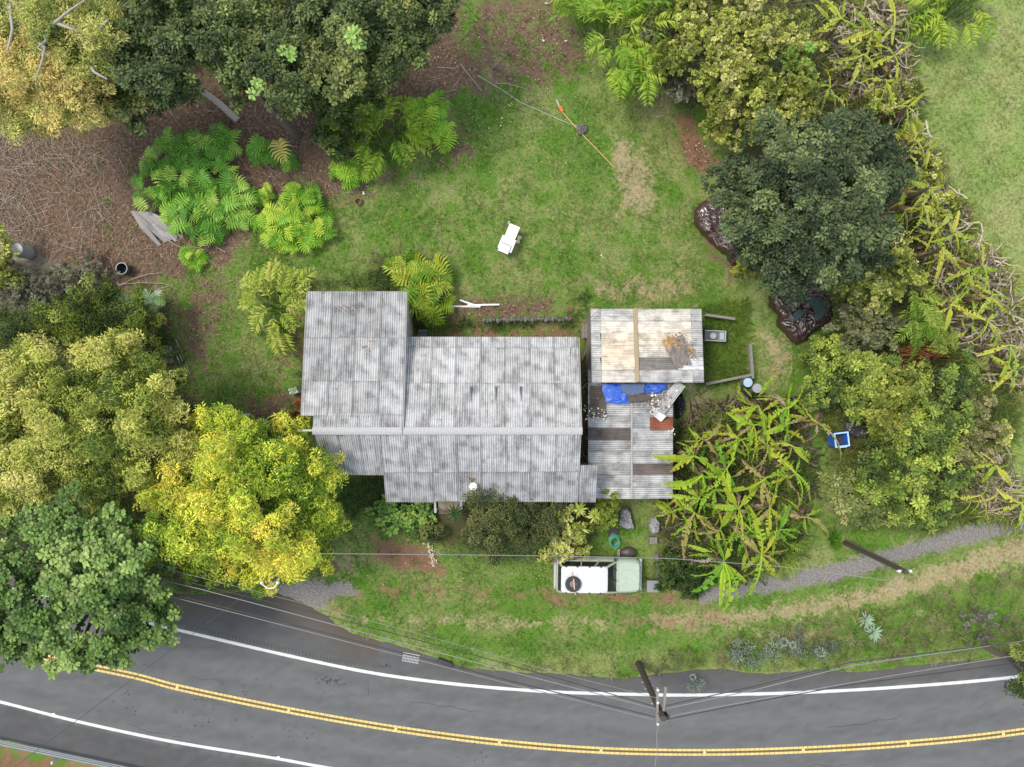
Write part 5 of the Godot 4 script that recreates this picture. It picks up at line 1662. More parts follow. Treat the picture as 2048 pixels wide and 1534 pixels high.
	crumple("black_tarp", "black plastic sheet bunched against the right wall of the lean-to", "tarpaulin", [1350,790, 1362,786, 1367,800, 1366,818, 1358,834, 1349,836, 1348,812], 0.5, 0.2, 167, 0.05, mat(Color(0.022, 0.02, 0.022), 0.35), 3.0)
	# right of the shed: trough, rails
	o = thing("hand_cart", "grey plastic cart tray with a round basin in it, right of the pale shed", "cart", g(1426, 673), -0.05)
	b = B.new()
	var tray := mat(Color(0.30, 0.34, 0.34), 0.5)
	box_part(o, "tray", Vector3(-0.05, 0.45, 0), Vector3(1.05, 0.04, 0.5), mat(Color(0.13, 0.14, 0.14), 0.6))
	for s in [-1, 1]:
		box_part(o, "side", Vector3(-0.05, 0.52, 0.27 * s), Vector3(1.1, 0.2, 0.05), tray)
	box_part(o, "end", Vector3(0.52, 0.52, 0), Vector3(0.06, 0.2, 0.59), tray)
	box_part(o, "crate", Vector3(0.33, 0.53, 0), Vector3(0.26, 0.14, 0.4), tray)
	b.lathe([Vector2(0.11, 0), Vector2(0.17, 0.1), Vector2(0.19, 0.1), Vector2(0.15, 0.02), Vector2(0.001, 0.01)], Transform3D(Basis(), Vector3(-0.15, 0.48, 0)), 20)
	put(o, "basin", b, mat(Color(0.42, 0.40, 0.40), 0.4))
	for x in [-0.45, 0.4]:
		for s in [-1, 1]:
			box_part(o, "leg", Vector3(x, 0.22, 0.22 * s), Vector3(0.05, 0.45, 0.05), tray)
	for q in [[1405, 632, 1462, 640, "upper grey fence rail standing out from the right side of the pale shed", 0.16], [1492, 690, 1497, 757, "upright grey fence rail closing the small grassy pen on its right", 0.16], [1405, 768, 1494, 750, "lower slanting grey fence rail of the small grassy pen", 0.12]]:
		o = thing("fence", q[4], "fence", g(q[0], q[1]), 0.0, "rails of the small pen beside the shed")
		var p0 := g(q[0], q[1], 0.75) - o.position
		var p1 := g(q[2], q[3], 0.75) - o.position
		bar_part(o, "rail", p0, p1, 0.14, 0.05, M.oldwood)
		bar_part(o, "rail", p0 - Vector3(0, 0.4, 0), p1 - Vector3(0, 0.4, 0), 0.05, 0.12, M.wood)
		for t in [0.02, 0.5, 0.98]:
			var pp := p0.lerp(p1, t)
			box_part(o, "post", Vector3(pp.x, 0.33, pp.z), Vector3(0.1, 0.8, 0.1), M.oldwood)
	# between house and shed
	o = thing("bench", "old grey slatted bench at the left wall of the pale shed", "bench", g(1171, 663))
	for k in 3:
		box_part(o, "slat", Vector3(-0.18 + k * 0.18, 0.5, 0), Vector3(0.16, 0.04, 0.8), M.oldwood)
	for s in [-1, 1]:
		box_part(o, "leg", Vector3(0, 0.24, 0.33 * s), Vector3(0.4, 0.48, 0.06), M.oldwood)
	lie("plank", "pale plank leaning between the house and the pale shed", "plank", 1182, 676, 1163, 722, 0.09, 0.05, M.wood, "", 0.3)
	for q in [[1141, 619, "uppermost of three red bricks behind the house"], [1141, 634, "middle one of three red bricks behind the house"], [1135, 645, "lowest of three red bricks behind the house"]]:
		o = single("paver", box_mesh(Vector3(0.34, 0.08, 0.22)), M.rust, "square red paver, " + q[2].replace("bricks", "pavers"), "paver", "red pavers behind the house")
		o.position = g(q[0], q[1], 0.03)
		o.rotation.y = r(-0.2, 0.2)
	# stone edge above the sunken strip
	o = thing("stone_edging", "rough grey stone edge along the sunken strip behind the house", "stone edging", at(1050, 640))
	for k in 26:
		var px := 968.0 + k * 6.9
		var p := g(px, 641 - k * 0.12, 0.0) - o.position
		put(o, "stone", rock(170 + k % 5), [M.stone, M.stone2][k % 2])
		var s := o.get_child(k) as Node3D
		s.position = Vector3(p.x, -0.02, p.z + r(-0.04, 0.04))
		s.scale = Vector3(r(0.13, 0.2), r(0.14, 0.22), r(0.1, 0.16))
		s.rotation.y = r(0, 6)
	o = thing("folding_chair", "grey tubular chair beside the wing of the house", "chair", g(846, 668))
	b = B.new()
	b.tube([Vector3(0.2, 0.55, -0.2), Vector3(-0.22, 0.55, -0.2), Vector3(-0.25, 0.5, 0.24), Vector3(0.2, 0.5, 0.24)], [0.022, 0.022, 0.022, 0.022], 7)
	put(o, "frame", b, M.steel)
	box_part(o, "seat", Vector3(0, 0.42, 0.02), Vector3(0.4, 0.03, 0.38), mat(Color(0.08, 0.085, 0.09), 0.7))
	for x in [-0.2, 0.18]:
		for z in [-0.18, 0.22]:
			box_part(o, "leg", Vector3(x, 0.22, z), Vector3(0.03, 0.44, 0.03), M.steel)
	o = single("orange_crate", box_mesh(Vector3(0.25, 0.3, 0.3)), mat(Color(0.4, 0.16, 0.06), 0.7), "small orange box beside the chair at the wing of the house", "box")
	o.position = g(821, 663, 0.15)
	for q in [[594, 781, 0.45, 0.35, "white tank lid showing at the left wall of the house wing"], [664, 969, 0.5, 0.55, "white appliance lid showing below the left end of the house roof"], [494, 831, 0.5, 0.12, "flat white board at the upper edge of the yellow tree"]]:
		o = single("white_box", box_mesh(Vector3(q[2], 0.7, q[3])), rough_mat(Color(0.62, 0.66, 0.70), 0.5, 181, 0.04, 0.8, 0.5), q[4], "box")
		o.position = g(q[0], q[1], 0.35)
		o.rotation.y = 0.35
	# left yard: slab, trolley, crate
	o = thing("concrete_slab", "grey weathered board lying beside the hand trolley at left", "board", g(333, 711), 0.15)
	for k in 3:
		box_part(o, "plank", Vector3(-0.27 + k * 0.27, 0.06, 0), Vector3(0.255, 0.04, 0.85 + 0.05 * k), M.oldwood)
	o = thing("hand_trolley", "dark hand trolley lying on the grass at left", "trolley", g(358, 712))
	for q in [[350, 702, 362, 725], [357, 700, 367, 722]]:
		bar_part(o, "rail", g(q[0], q[1], 0.14) - o.position, g(q[2], q[3], 0.10) - o.position, 0.04, 0.04, M.steel)
	bar_part(o, "axle", g(357, 728, 0.12) - o.position, g(370, 723, 0.12) - o.position, 0.07, 0.07, M.black)
	bar_part(o, "handle", g(348, 703, 0.14) - o.position, g(359, 699, 0.14) - o.position, 0.05, 0.05, M.black)
	for q in [[357, 728], [370, 723]]:
		var wb := B.new()
		wb.lathe([Vector2(0.001, -0.03), Vector2(0.11, -0.03), Vector2(0.11, 0.03), Vector2(0.001, 0.03)], Transform3D(Basis(Vector3.BACK, PI / 2), g(q[0], q[1], 0.12) - o.position), 14)
		put(o, "wheel", wb, M.rubber)
	o = thing("wooden_crate", "small brown wooden crate beside the yellow green shrubs at left", "crate", g(311, 685), 0.1)
	for k in 3:
		box_part(o, "slat", Vector3(-0.11 + 0.11 * k, 0.3, 0), Vector3(0.10, 0.03, 0.42), M.wood)
	for s in [-1, 1]:
		box_part(o, "side", Vector3(0, 0.14, 0.2 * s), Vector3(0.32, 0.28, 0.03), M.wood)
		box_part(o, "side", Vector3(0.16 * s, 0.14, 0), Vector3(0.03, 0.28, 0.36), M.wood)
	o = single("brown_sack", rock(190), rough_mat(Color(0.17, 0.10, 0.065), 0.9, 191, 0.05, 0.5, 1.0), "brown lumpy sack above the small wooden crate", "sack")
	o.position = g(308, 664, 0.12); o.scale = Vector3(0.3, 0.25, 0.36)
	# in front of the lean-to
	o = thing("covered_cart", "cart under clear plastic in front of the lean-to", "cart", g(1250, 1030))
	for s in [-1, 1]:
		bar_part(o, "handle", Vector3(0.15 * s, 0.35, 0.2), Vector3(0.25 * s, 0.3, 0.75), 0.035, 0.035, M.black)
	box_part(o, "tray", Vector3(0, 0.25, -0.05), Vector3(0.5, 0.3, 0.7), M.black)
	crumple("plastic_cover", "clear grey plastic cover over the cart in front of the lean-to", "cover", [1240,1014, 1256,1012, 1261,1030, 1267,1056, 1250,1056, 1234,1048, 1238,1030], 0.5, 0.16, 201, 0.1, mat(Color(0.30, 0.28, 0.29), 0.25), 4.0)
	o = thing("hose_reel", "coil of green garden hose on the grass above the wagon", "garden hose", g(1228, 1077))
	for k in 9:
		b = B.new()
		var pts := []
		var rr := []
		for i in 25:
			var a := TAU * i / 24.0 + k
			var R := 0.30 + 0.035 * sin(k * 2.3)
			pts.append(Vector3(cos(a) * R * 0.85 + r(-0.006, 0.006), 0.03 + k * 0.045 + 0.02 * sin(a * 2 + k), sin(a) * R + 0.02 * k))
			rr.append(0.02)
		b.tube(pts, rr, 6, false)
		put(o, "coil", b, mat(Color(0.06, 0.30, 0.20) * r(0.8, 1.3), 0.4))
	o = drum("wire_basket", "dark wire basket behind the coil of green hose", "basket", 1225, 1064, 0.30, 0.16, mat(Color(0.07, 0.06, 0.055), 0.7), mat(Color(0.06, 0.05, 0.045), 0.9))
	b = B.new()
	var rows := []
	for j in 7:
		var row := PackedVector3Array()
		for i in 13:
			var a := PI * i / 12.0
			row.append(Vector3(0.44 - cos(PI * j / 6.0) * 0.0 - 0.88 * (1.0 - j / 6.0) + 0.0, sin(a) * 0.28 * sin(PI * (0.12 + 0.8 * j / 6.0)) + 0.12, cos(a) * -0.34 * sin(PI * (0.15 + 0.75 * j / 6.0))))
		rows.append(row)
	b.grid(rows)
	o = single("barrow_tray", b, mat(Color(0.055, 0.042, 0.038), 0.5), "upturned dark barrow tray behind the bonnet of the wagon", "barrow")
	o.position = g(1257, 1104, 0.0)
	lie("plank", "short grey plank left of the upturned barrow tray", "plank", 1237, 1096, 1236, 1112, 0.16, 0.05, M.oldwood, "", 0.15)
	for k in 3:
		o = single("wood_block", box_mesh(Vector3(0.13, 0.3, 0.38)), M.oldwood, ["left", "middle", "right"][k] + " one of three grey wood blocks beside the grove below the lean-to", "wood block", "wood blocks by the grove")
		o.position = g(1299.5 + k * 5.2, 1079, 0.15)
	o = thing("storage_box", "grey box with a dark frame in front of the wagon", "box", g(1303, 1166))
	box_part(o, "box_body", Vector3(0, 0.22, 0.06), Vector3(0.62, 0.44, 0.6), M.oldwood)
	box_part(o, "lid", Vector3(0, 0.455, 0.06), Vector3(0.66, 0.04, 0.64), rough_mat(Color(0.28, 0.28, 0.29), 0.7, 202, 0.05, 0.7, 0.6))
	bar_part(o, "frame_bar", Vector3(-0.35, 0.5, -0.32), Vector3(0.38, 0.5, -0.32), 0.05, 0.05, M.black)
	bar_part(o, "frame_bar", Vector3(-0.33, 0.0, -0.32), Vector3(-0.33, 0.5, -0.32), 0.05, 0.05, M.black)
	bar_part(o, "frame_bar", Vector3(0.34, 0.0, -0.32), Vector3(0.34, 0.5, -0.32), 0.05, 0.05, M.black)
	lie("kerb_stone", "long grey kerb stone beside the dark ground cover in front of the wagon", "kerb stone", 1312, 1108, 1318, 1160, 0.2, 0.14, M.stone, "", 0.05)
	crumple("grey_sack", "grey plastic sack at the left edge of the banana grove", "sack", [1297,1036, 1308,1030, 1318,1040, 1316,1062, 1304,1068, 1296,1056], 0.45, 0.12, 203, 0.05, mat(Color(0.26, 0.25, 0.25), 0.45), 4.0)
	for q in [[1410, 838, "upper of two old slatted pallets right of the lean-to"], [1409, 866, "lower of two old slatted pallets right of the lean-to"]]:
		o = thing("pallet", q[2], "pallet", g(q[0], q[1]), 0.0, "pallets right of the lean-to")
		for k in 6:
			box_part(o, "slat", Vector3(-0.35 + k * 0.14, 0.12, 0), Vector3(0.07, 0.025, 0.62), M.wood)
		for z in [-0.25, 0.25]:
			box_part(o, "bearer", Vector3(0, 0.06, z), Vector3(0.8, 0.09, 0.08), M.wood)
	o = single("white_tub", rock(211), mat(Color(0.68, 0.7, 0.7), 0.4), "white plastic tub lying in the right edge of the banana grove", "tub")
	o.position = g(1571, 884, 0.2); o.scale = Vector3(0.22, 0.2, 0.16)
	o = thing("black_crate", "black plastic crate at the right edge of the banana grove", "crate", g(1596, 898), 0.5)
	box_part(o, "base", Vector3(0, 0.05, 0), Vector3(0.5, 0.05, 0.36), M.black)
	for s in [-1, 1]:
		box_part(o, "side", Vector3(0, 0.16, 0.17 * s), Vector3(0.5, 0.3, 0.02), M.black)
		box_part(o, "side", Vector3(0.245 * s, 0.16, 0), Vector3(0.02, 0.3, 0.34), M.black)
	crumple("white_bag", "white plastic bag below the black crate in the banana grove", "plastic bag", [1594,906, 1601,904, 1605,914, 1600,921, 1594,918], 0.25, 0.1, 212, 0.05, mat(Color(0.66, 0.67, 0.68), 0.4), 5.0)
	# road edge
	o = thing("drain_grate", "rectangular steel drain grate in the road shoulder", "drain grate", at(822, 1315) + Vector3(0, 0.035, 0), -0.18)
	box_part(o, "pit", Vector3(0, 0.0, 0), Vector3(0.92, 0.006, 0.5), M.black)
	for k in 12:
		box_part(o, "bar", Vector3(-0.43 + k * 0.078, 0.02, 0), Vector3(0.026, 0.03, 0.52), M.steel)
	for k in 4:
		box_part(o, "cross_bar", Vector3(0, 0.018, -0.22 + k * 0.147), Vector3(0.94, 0.022, 0.024), M.steel)
	b = B.new()
	b.tube([g(876, 1318, 0.12), g(905, 1329, 0.12)], [0.14, 0.14], 12)
	single("culvert_pipe", b, mat(Color(0.03, 0.03, 0.032), 0.6), "short black pipe lying at the grass edge right of the drain grate", "pipe")
	o = thing("guard_rail", "galvanised steel guard rail at the lower left corner of the road", "guard rail", at(60, 1506))
	b = B.new()
	rows = []
	for i in 40:
		var px := -260.0 + i * 17.0
		var py := 1493.0 + (px) * 0.205 + px * px * 0.00002
		var row := PackedVector3Array()
		for q in [[-0.085, 0.40], [-0.09, 0.46], [0.0, 0.50], [-0.09, 0.56], [-0.09, 0.60], [0.0, 0.66], [-0.085, 0.70], [-0.075, 0.72]]:
			row.append(at(px, py, 0.7) * Vector3(1, 0, 1) + Vector3(0.04, q[1], -q[0] * -1.7) - o.position)
		rows.append(row)
	b.grid(rows)
	put(o, "rail", b, M.steel)
	for px in [-165.0, -30.0, 105.0, 240.0, 375.0]:
		var py: float = 1493.0 + px * 0.205 + px * px * 0.00002
		var p := at(px, py + 4, 0.6) - o.position
		box_part(o, "post", Vector3(p.x, 0.32, p.z + 0.16), Vector3(0.1, 0.72, 0.16), M.steel)
	# tree remains
	stick("fallen_log", "pale leaning trunk lying out from under the dark trees at upper left", "log", [[378, 172, 1.9], [410, 190, 1.3], [445, 213, 0.6], [477, 242, 0.1]], 0.12, 0.2, M.pale_bark)
	stick("fallen_branch", "long bare branch lying above the right hand philodendron clump", "branch", [[470, 272, 0.15], [505, 305, 0.3], [530, 318, 0.25], [560, 332, 0.2], [585, 362, 0.05]], 0.02, 0.045, M.bark)
	stick("fallen_branch", "forked bare branch standing out of the leaf litter left of the yellowed leaf", "branch", [[548, 205, 0.5], [525, 240, 0.5], [518, 262, 0.35], [530, 300, 0.1]], 0.015, 0.03, M.bark)
	stick("fallen_branch", "thin arched branch beside the two dark trees above the philodendrons", "branch", [[398, 236, 0.8], [380, 245, 0.7], [372, 258, 0.3]], 0.015, 0.02, M.bark)
	stick("fallen_branch", "pale curved branch below the bleached palm husk", "branch", [[330, 474, 0.2], [352, 490, 0.15], [368, 497, 0.1], [400, 496, 0.1], [408, 492, 0.1]], 0.025, 0.015, M.pale_bark)
	stick("fallen_branch", "short pale branch left of the lower philodendron clump", "branch", [[432, 493, 0.08], [452, 505, 0.08]], 0.035, 0.025, M.pale_bark)
	stick("fallen_branch", "thin tan branch running from the black tub to the right", "branch", [[240, 572, 0.1], [270, 558, 0.2], [300, 549, 0.2], [325, 546, 0.1]], 0.025, 0.012, M.pale_bark)
	stick("fallen_branch", "tan branch below the black tub ending at the right", "branch", [[236, 570, 0.1], [285, 566, 0.2], [330, 568, 0.15], [348, 573, 0.1]], 0.02, 0.014, M.pale_bark)
	stick("sawn_stump", "pale sawn stick among the bananas at the right border", "stump", [[1797, 330, 0.3], [1805, 312, 1.4]], 0.09, 0.10, M.pale_bark)
	o = thing("palm_husk", "bleached grey palm husk fanned out on the leaf litter", "palm husk", g(310, 455))
	for k in 15:
		var t := k / 14.0
		b = B.new()
		var p0 := g(lerpf(268, 300, t) + r(-4, 4), lerpf(424, 426, t), 0.25) - o.position
		var p1 := g(lerpf(316, 368, t) + r(-7, 7), lerpf(494, 468, t) + r(-9, 6), 0.06) - o.position
		var w := Vector3(0.11, 0, -0.05) * r(0.7, 1.5)
		b.col = Color(1, 1, 1) * r(0.65, 1.05)
		var m := p0.lerp(p1, 0.5) + Vector3(0, r(0.08, 0.25), 0)
		b.quad(p0 - w * 0.4, m - w, m + w, p0 + w * 0.4)
		b.quad(m - w, p1 - w * 0.6, p1 + w * 0.6, m + w)
		put(o, "sheath", b, M.husk)
	b = B.new()
	for k in 260:
		var p := at(lerpf(1818, 1905, rng.randf()), 703 + rng.randfn() * 7.0, r(0.9, 1.9))
		b.col = [Color(0.13, 0.045, 0.018), Color(0.24, 0.10, 0.03), Color(0.07, 0.03, 0.015)][rng.randi() % 3]
		b.bar(p, p + Vector3(r(-0.9, -0.3), r(-0.4, 0.1), r(-0.15, 0.15)), 0.025, 0.02)
	o = single("dead_frond_skirt", b, M.dry, "shaggy reddish brown skirt of dead fern fronds among the right hand shrubs", "dead fronds")
	o.set_meta("kind", "stuff")
	b = B.new()
	for k in 110:
		var p := at(1812 + rng.randfn() * 6.0, lerpf(718, 770, rng.randf()), r(0.4, 1.2))
		b.col = [Color(0.13, 0.045, 0.018), Color(0.20, 0.08, 0.03), Color(0.06, 0.03, 0.015)][rng.randi() % 3]
		b.bar(p, p + Vector3(r(-0.15, 0.15), r(-0.3, 0.1), r(0.3, 0.7)), 0.025, 0.02)
	o = single("dead_frond_skirt", b, M.dry, "smaller brown bunch of dead fronds below the shaggy reddish one", "dead fronds")
	o.set_meta("kind", "stuff")
	stick("flower_spike", "dry cream flower spike lying across the bare earth patch in front of the house", "flower spike", [[853, 1078, 0.1], [859, 1096, 0.15], [863, 1112, 0.12], [867, 1128, 0.1]], 0.02, 0.03, mat(Color(0.55, 0.45, 0.30), 0.9))
	debris("dry_petals", "cream dry petals along the flower spike on the bare earth patch", "petals", [[855, 1082, 7, 22, 0.1], [860, 1098, 8, 26, 0.12], [864, 1112, 7, 26, 0.1], [867, 1126, 7, 24, 0.08]], [Color(0.6, 0.5, 0.36), Color(0.5, 0.4, 0.27)], 0.03, 0.08, M.dry)
	debris("lawn_scraps", "small white scraps lying about on the upper lawn", "scraps", [[1018, 213, 6, 3, 0.05], [1315, 234, 5, 3, 0.05], [1090, 83, 5, 3, 0.05], [1132, 82, 4, 2, 0.05], [727, 386, 4, 4, 0.06], [1202, 513, 6, 4, 0.05], [1095, 5, 6, 4, 0.05], [1398, 287, 8, 4, 0.05], [1020, 240, 60, 6, 0.05], [640, 385, 10, 14, 0.05]], [Color(0.7, 0.68, 0.62), Color(0.6, 0.52, 0.4)], 0.03, 0.09, M.dry)

func box_mesh(s: Vector3) -> B:
	var b := B.new()
	b.box(Transform3D(), s)
	return b

var ROCKS := {}
func rock(seed_: int) -> ArrayMesh:   # an uneven lump of radius about one
	if ROCKS.has(seed_): return ROCKS[seed_]
	var b := B.new()
	var rows := []
	for j in 6:
		var row := PackedVector3Array()
		for i in 9:
			var a := -TAU * (i % 8) / 8.0
			var e := -PI / 2 + PI * j / 5.0
			var d := Vector3(cos(a) * cos(e), sin(e), sin(a) * cos(e))
			row.append(d * (1.0 + 0.35 * n1.get_noise_3d(d.x * 40 + seed_ * 31, d.y * 40, d.z * 40)))
		rows.append(row)
	b.grid(rows)
	ROCKS[seed_] = b.mesh()
	return ROCKS[seed_]

# ---------------------------------------------------------------- the planting
const P_YELLOW := [Color(0.08, 0.18, 0.012), Color(0.34, 0.48, 0.04), Color(0.68, 0.71, 0.07), Color(0.84, 0.7, 0.1)]
const P_OLIVE := [Color(0.06, 0.11, 0.016), Color(0.28, 0.35, 0.045), Color(0.54, 0.55, 0.11), Color(0.66, 0.6, 0.18)]
const P_PALE := [Color(0.2, 0.28, 0.05), Color(0.46, 0.48, 0.12), Color(0.68, 0.6, 0.18), Color(0.66, 0.48, 0.16)]
const P_DARK := [Color(0.024, 0.042, 0.01), Color(0.062, 0.095, 0.022), Color(0.125, 0.165, 0.042), Color(0.25, 0.27, 0.075)]
const P_BLUE := [Color(0.018, 0.03, 0.01), Color(0.046, 0.068, 0.024), Color(0.092, 0.128, 0.044), Color(0.19, 0.23, 0.08)]
const P_BROAD := [Color(0.04, 0.085, 0.014), Color(0.095, 0.175, 0.03), Color(0.18, 0.28, 0.06), Color(0.27, 0.36, 0.1)]
const P_LIME := [Color(0.09, 0.125, 0.02), Color(0.24, 0.29, 0.045), Color(0.44, 0.46, 0.09), Color(0.58, 0.56, 0.2)]
const P_MID := [Color(0.025, 0.045, 0.008), Color(0.075, 0.12, 0.018), Color(0.19, 0.26, 0.035), Color(0.36, 0.42, 0.07)]
const P_GREY := [Color(0.099, 0.094, 0.066), Color(0.187, 0.187, 0.121), Color(0.264, 0.242, 0.176)]
const P_STRAW := [Color(0.13, 0.10, 0.07), Color(0.27, 0.22, 0.16), Color(0.42, 0.37, 0.30), Color(0.52, 0.48, 0.42)]
const P_LITTER := [Color(0.06, 0.036, 0.025), Color(0.14, 0.085, 0.055), Color(0.23, 0.14, 0.09), Color(0.36, 0.27, 0.19)]

func build_trees() -> void:
	var far := "trees along the top of the yard"
	var o := plant("pale_tree", "pale yellowish tree with bare whitish branches in the top left corner", "tree", "", "fine", P_PALE, [[100,100,60,8],[30,130,60,7.5],[120,180,50,7],[210,30,50,7.5],[225,110,36,6.5],[190,190,40,5.5],[100,235,40,5.5],[20,225,45,6],[50,60,85,8.5],[140,50,80,8.5],[80,150,85,8],[170,140,62,7.5],[10,190,60,7],[205,70,48,8],[-60,100,80,8],[150,210,45,6.5],[60,225,45,6]], "pale_bark", 0.8)
	var b := B.new()
	for q in [[[60,75,5],[62,50,8.2],[45,20,8.8],[20,0,8.6]], [[60,75,7],[90,95,8.6],[85,120,8.5],[70,160,8]], [[85,60,7],[110,45,8.9],[140,20,9],[170,0,9]], [[90,70,8.2],[92,82,8.7],[75,95,8.7],[98,112,8.6]], [[140,50,8],[180,80,8.6],[215,40,8.7]], [[170,120,7],[190,145,7.9],[214,158,7.6]], [[20,10,8.3],[25,60,8.8],[15,100,8.5]], [[110,45,8.8],[150,60,8.8],[170,90,8.4]]]:
		var pts := []
		var rr := []
		for k in q.size():
			pts.append(at(q[k][0], q[k][1], q[k][2]) - o.position); rr.append(0.085 - 0.02 * k)
		b.tube(pts, rr, 6, false)
	put(o, "bare_branch", b, M.pale_bark)
	plant("dark_tree", "dark leathery tree left of the deep gap at the top, behind the pale leaning trunk", "tree", far, "whorl", P_DARK, [[290,50,80,7.5],[310,130,70,7.5],[390,90,80,7.5],[370,10,80,8],[265,195,48,5.5],[330,190,30,5],[240,110,50,8],[225,190,40,4.5],[330,-60,90,8],[215,150,40,5.5]], "pale_bark")
	plant("dark_tree", "dark leathery tree at the top above the philodendrons, with a few lighter shoots", "tree", far, "whorl", P_DARK, [[470,90,75,7.5],[545,130,75,7.5],[605,125,78,7],[450,30,60,8],[640,45,75,7.5],[590,60,60,8],[590,-40,80,8],[480,155,40,6],[580,190,34,5.5]], "bark")
	plant("dark_tree", "dark leathery tree at the top nearest the lawn", "tree", far, "whorl", P_DARK, [[690,110,70,7],[740,50,80,7.5],[795,95,60,7],[690,20,80,8],[850,35,52,7],[885,10,40,6.5],[650,170,48,5.5],[720,160,48,5.5],[800,-50,90,8],[770,140,36,5.5]], "bark")
	plant("low_tree", "low dark shrubby tree between the dark trees and the ginger clump", "tree", "", "whorl", P_MID.slice(0, 3), [[675,215,45,3.5],[650,260,30,2.5],[690,260,32,2.5],[730,205,30,3.5],[670,300,22,1.8]], "bark")
	for q in [[506,172,"lowest"],[712,70,"right hand"],[567,97,"middle"]]:
		plant("light_shoot", q[2] + " bright green tuft of leaves on the dark trees at the top", "shoot", "bright shoots in the dark trees", "rosette", [Color(0.18, 0.32, 0.06), Color(0.28, 0.4, 0.1)], [[q[0], q[1], 13, 9.6]], "bark", 0.8)
	plant("big_dark_tree", "big round dark tree between the lawn and the banana border at right", "tree", "", "whorl", P_BLUE, [[1620,300,85,7.5],[1530,330,80,7.5],[1700,310,85,7.5],[1490,405,60,7],[1570,420,100,9],[1680,410,100,8.5],[1755,370,58,7],[1570,505,78,7.5],[1655,500,85,7.5],[1600,550,42,5.5],[1505,470,55,6],[1725,480,55,6],[1780,310,40,5.5],[1470,350,35,5]], "bark", 1.05)
	# left mass
	var lf := "fine leaved trees along the left side"
	plant("olive_tree", "olive green fine leaved tree at the left edge beside the road", "tree", lf, "fine", P_OLIVE, [[40,780,85,7],[110,760,70,7],[60,880,95,7.5],[30,970,90,7],[-60,880,90,7],[130,830,60,7.5],[100,940,60,7],[-60,1000,80,6]], "bark")
	plant("olive_tree", "olive green fine leaved tree between the left edge tree and the yellow tree", "tree", lf, "fine", P_OLIVE, [[210,760,70,7],[260,720,50,6.5],[180,850,80,7.5],[280,800,65,7],[180,950,85,7],[280,890,75,7],[310,830,48,6],[330,770,32,5],[270,970,60,6.5],[240,690,35,6],[345,850,35,5]], "bark")
	plant("yellow_tree", "bright yellow green tree at the left end of the house", "tree", lf, "fine", P_YELLOW, [[400,880,55,6],[450,860,48,6],[490,870,45,6.5],[560,875,55,6],[605,930,58,6.5],[630,1000,48,6],[550,960,80,7.5],[460,950,85,8],[390,980,75,7],[340,1030,55,6.5],[430,1060,80,7.5],[515,1060,80,7.5],[590,1070,60,6.5],[645,1045,38,5],[325,1095,45,5.5],[400,1125,48,5.5],[490,1130,50,5.5],[560,1140,42,5],[630,1115,30,4.5],[520,1165,28,4.5],[640,965,32,6]], "bark")
	plant("broadleaf_tree", "round leaved dark green tree overhanging the road at lower left", "tree", "", "rosette", P_BROAD, [[150,1050,80,8],[60,1080,80,8],[80,1170,90,8.5],[180,1150,85,8.5],[265,1100,70,7.5],[295,1190,60,7],[225,1240,65,7.5],[125,1250,70,7.5],[40,1245,62,7],[50,1288,40,6.5],[0,1285,45,6.5],[-40,1275,50,7],[300,1255,45,6.5],[240,1308,36,6.5],[95,1305,34,6.5],[160,1300,34,6.5],[-50,1180,90,8],[335,1230,25,6],[185,1300,25,6.5]], "bark", 0.85)
	# shrubs, left
	var ls := "shrubs along the left edge"
	plant("shrub", "rounded green shrub above the olive trees at the left edge", "shrub", ls, "fine", P_MID, [[120,640,48,4],[70,665,48,4],[25,690,42,4],[160,625,40,3.5],[20,640,30,3]], "bark")
	plant("shrub", "bushy deep green shrub beside the small wooden crate at left", "shrub", ls, "fine", P_MID, [[215,610,36,3],[270,640,40,3.2],[235,670,45,3.5],[285,680,30,2.5],[205,580,28,2.5],[280,600,24,2],[190,650,34,3]], "bark")
	plant("grey_shrub", "leafless greyish scrub above the rounded shrub at the left edge", "shrub", ls, "small", P_GREY, [[60,590,48,1.6],[130,560,48,1.4],[20,560,42,1.6],[180,545,40,1.0],[100,620,40,1.6],[200,600,25,1.2]], "bark", 0.45)
	plant("shrub", "yellow green shrub around the pale grey drum at the far left edge", "shrub", ls, "small", P_LIME, [[2,512,22,1.8],[20,560,24,1.6],[0,470,18,1.8],[-20,540,40,2]], "bark")
	# shrubs at the top right
	var tr := "yellow green shrubs along the top right"
	plant("lime_shrub", "yellow green small leaved shrub right of the ginger clump at the top edge", "shrub", tr, "small", P_LIME, [[1370,40,70,4.5],[1430,20,60,4.5],[1340,110,45,4],[1400,110,60,4.5],[1350,-30,60,4]], "bark", 0.75)
	plant("lime_shrub", "largest yellow green shrub in the middle of the top right thicket", "shrub", tr, "small", P_LIME, [[1490,60,70,5],[1550,40,60,5],[1470,140,65,4.8],[1550,120,70,5],[1480,-20,60,4.5],[1590,90,45,4.5]], "bark", 0.75)
	plant("lime_shrub", "yellow green shrub directly above the big dark tree", "shrub", tr, "small", P_LIME, [[1440,220,48,3.5],[1500,200,60,4.2],[1470,265,38,3],[1560,200,48,4],[1430,170,40,3.8],[1600,210,36,3.5],[1530,260,36,3]], "bark", 0.75)
	plant("brown_shrub", "brownish half bare shrub between the ginger clump and the lime shrubs", "shrub", "", "small", P_GREY, [[1320,70,40,2.6],[1340,150,40,2.6],[1385,160,40,3],[1330,20,30,2.4]], "bark", 0.5)
	plant("green_whorl_shrub", "bright green star leaved shrub left of the top right bananas", "shrub", "", "rosette", [Color(0.10, 0.20, 0.03), Color(0.2, 0.32, 0.05)], [[1600,110,28,4.6],[1580,90,20,4.4],[1612,140,18,4]], "bark", 0.9)
	# right border
	var rb := "shrubs of the thicket on the right"
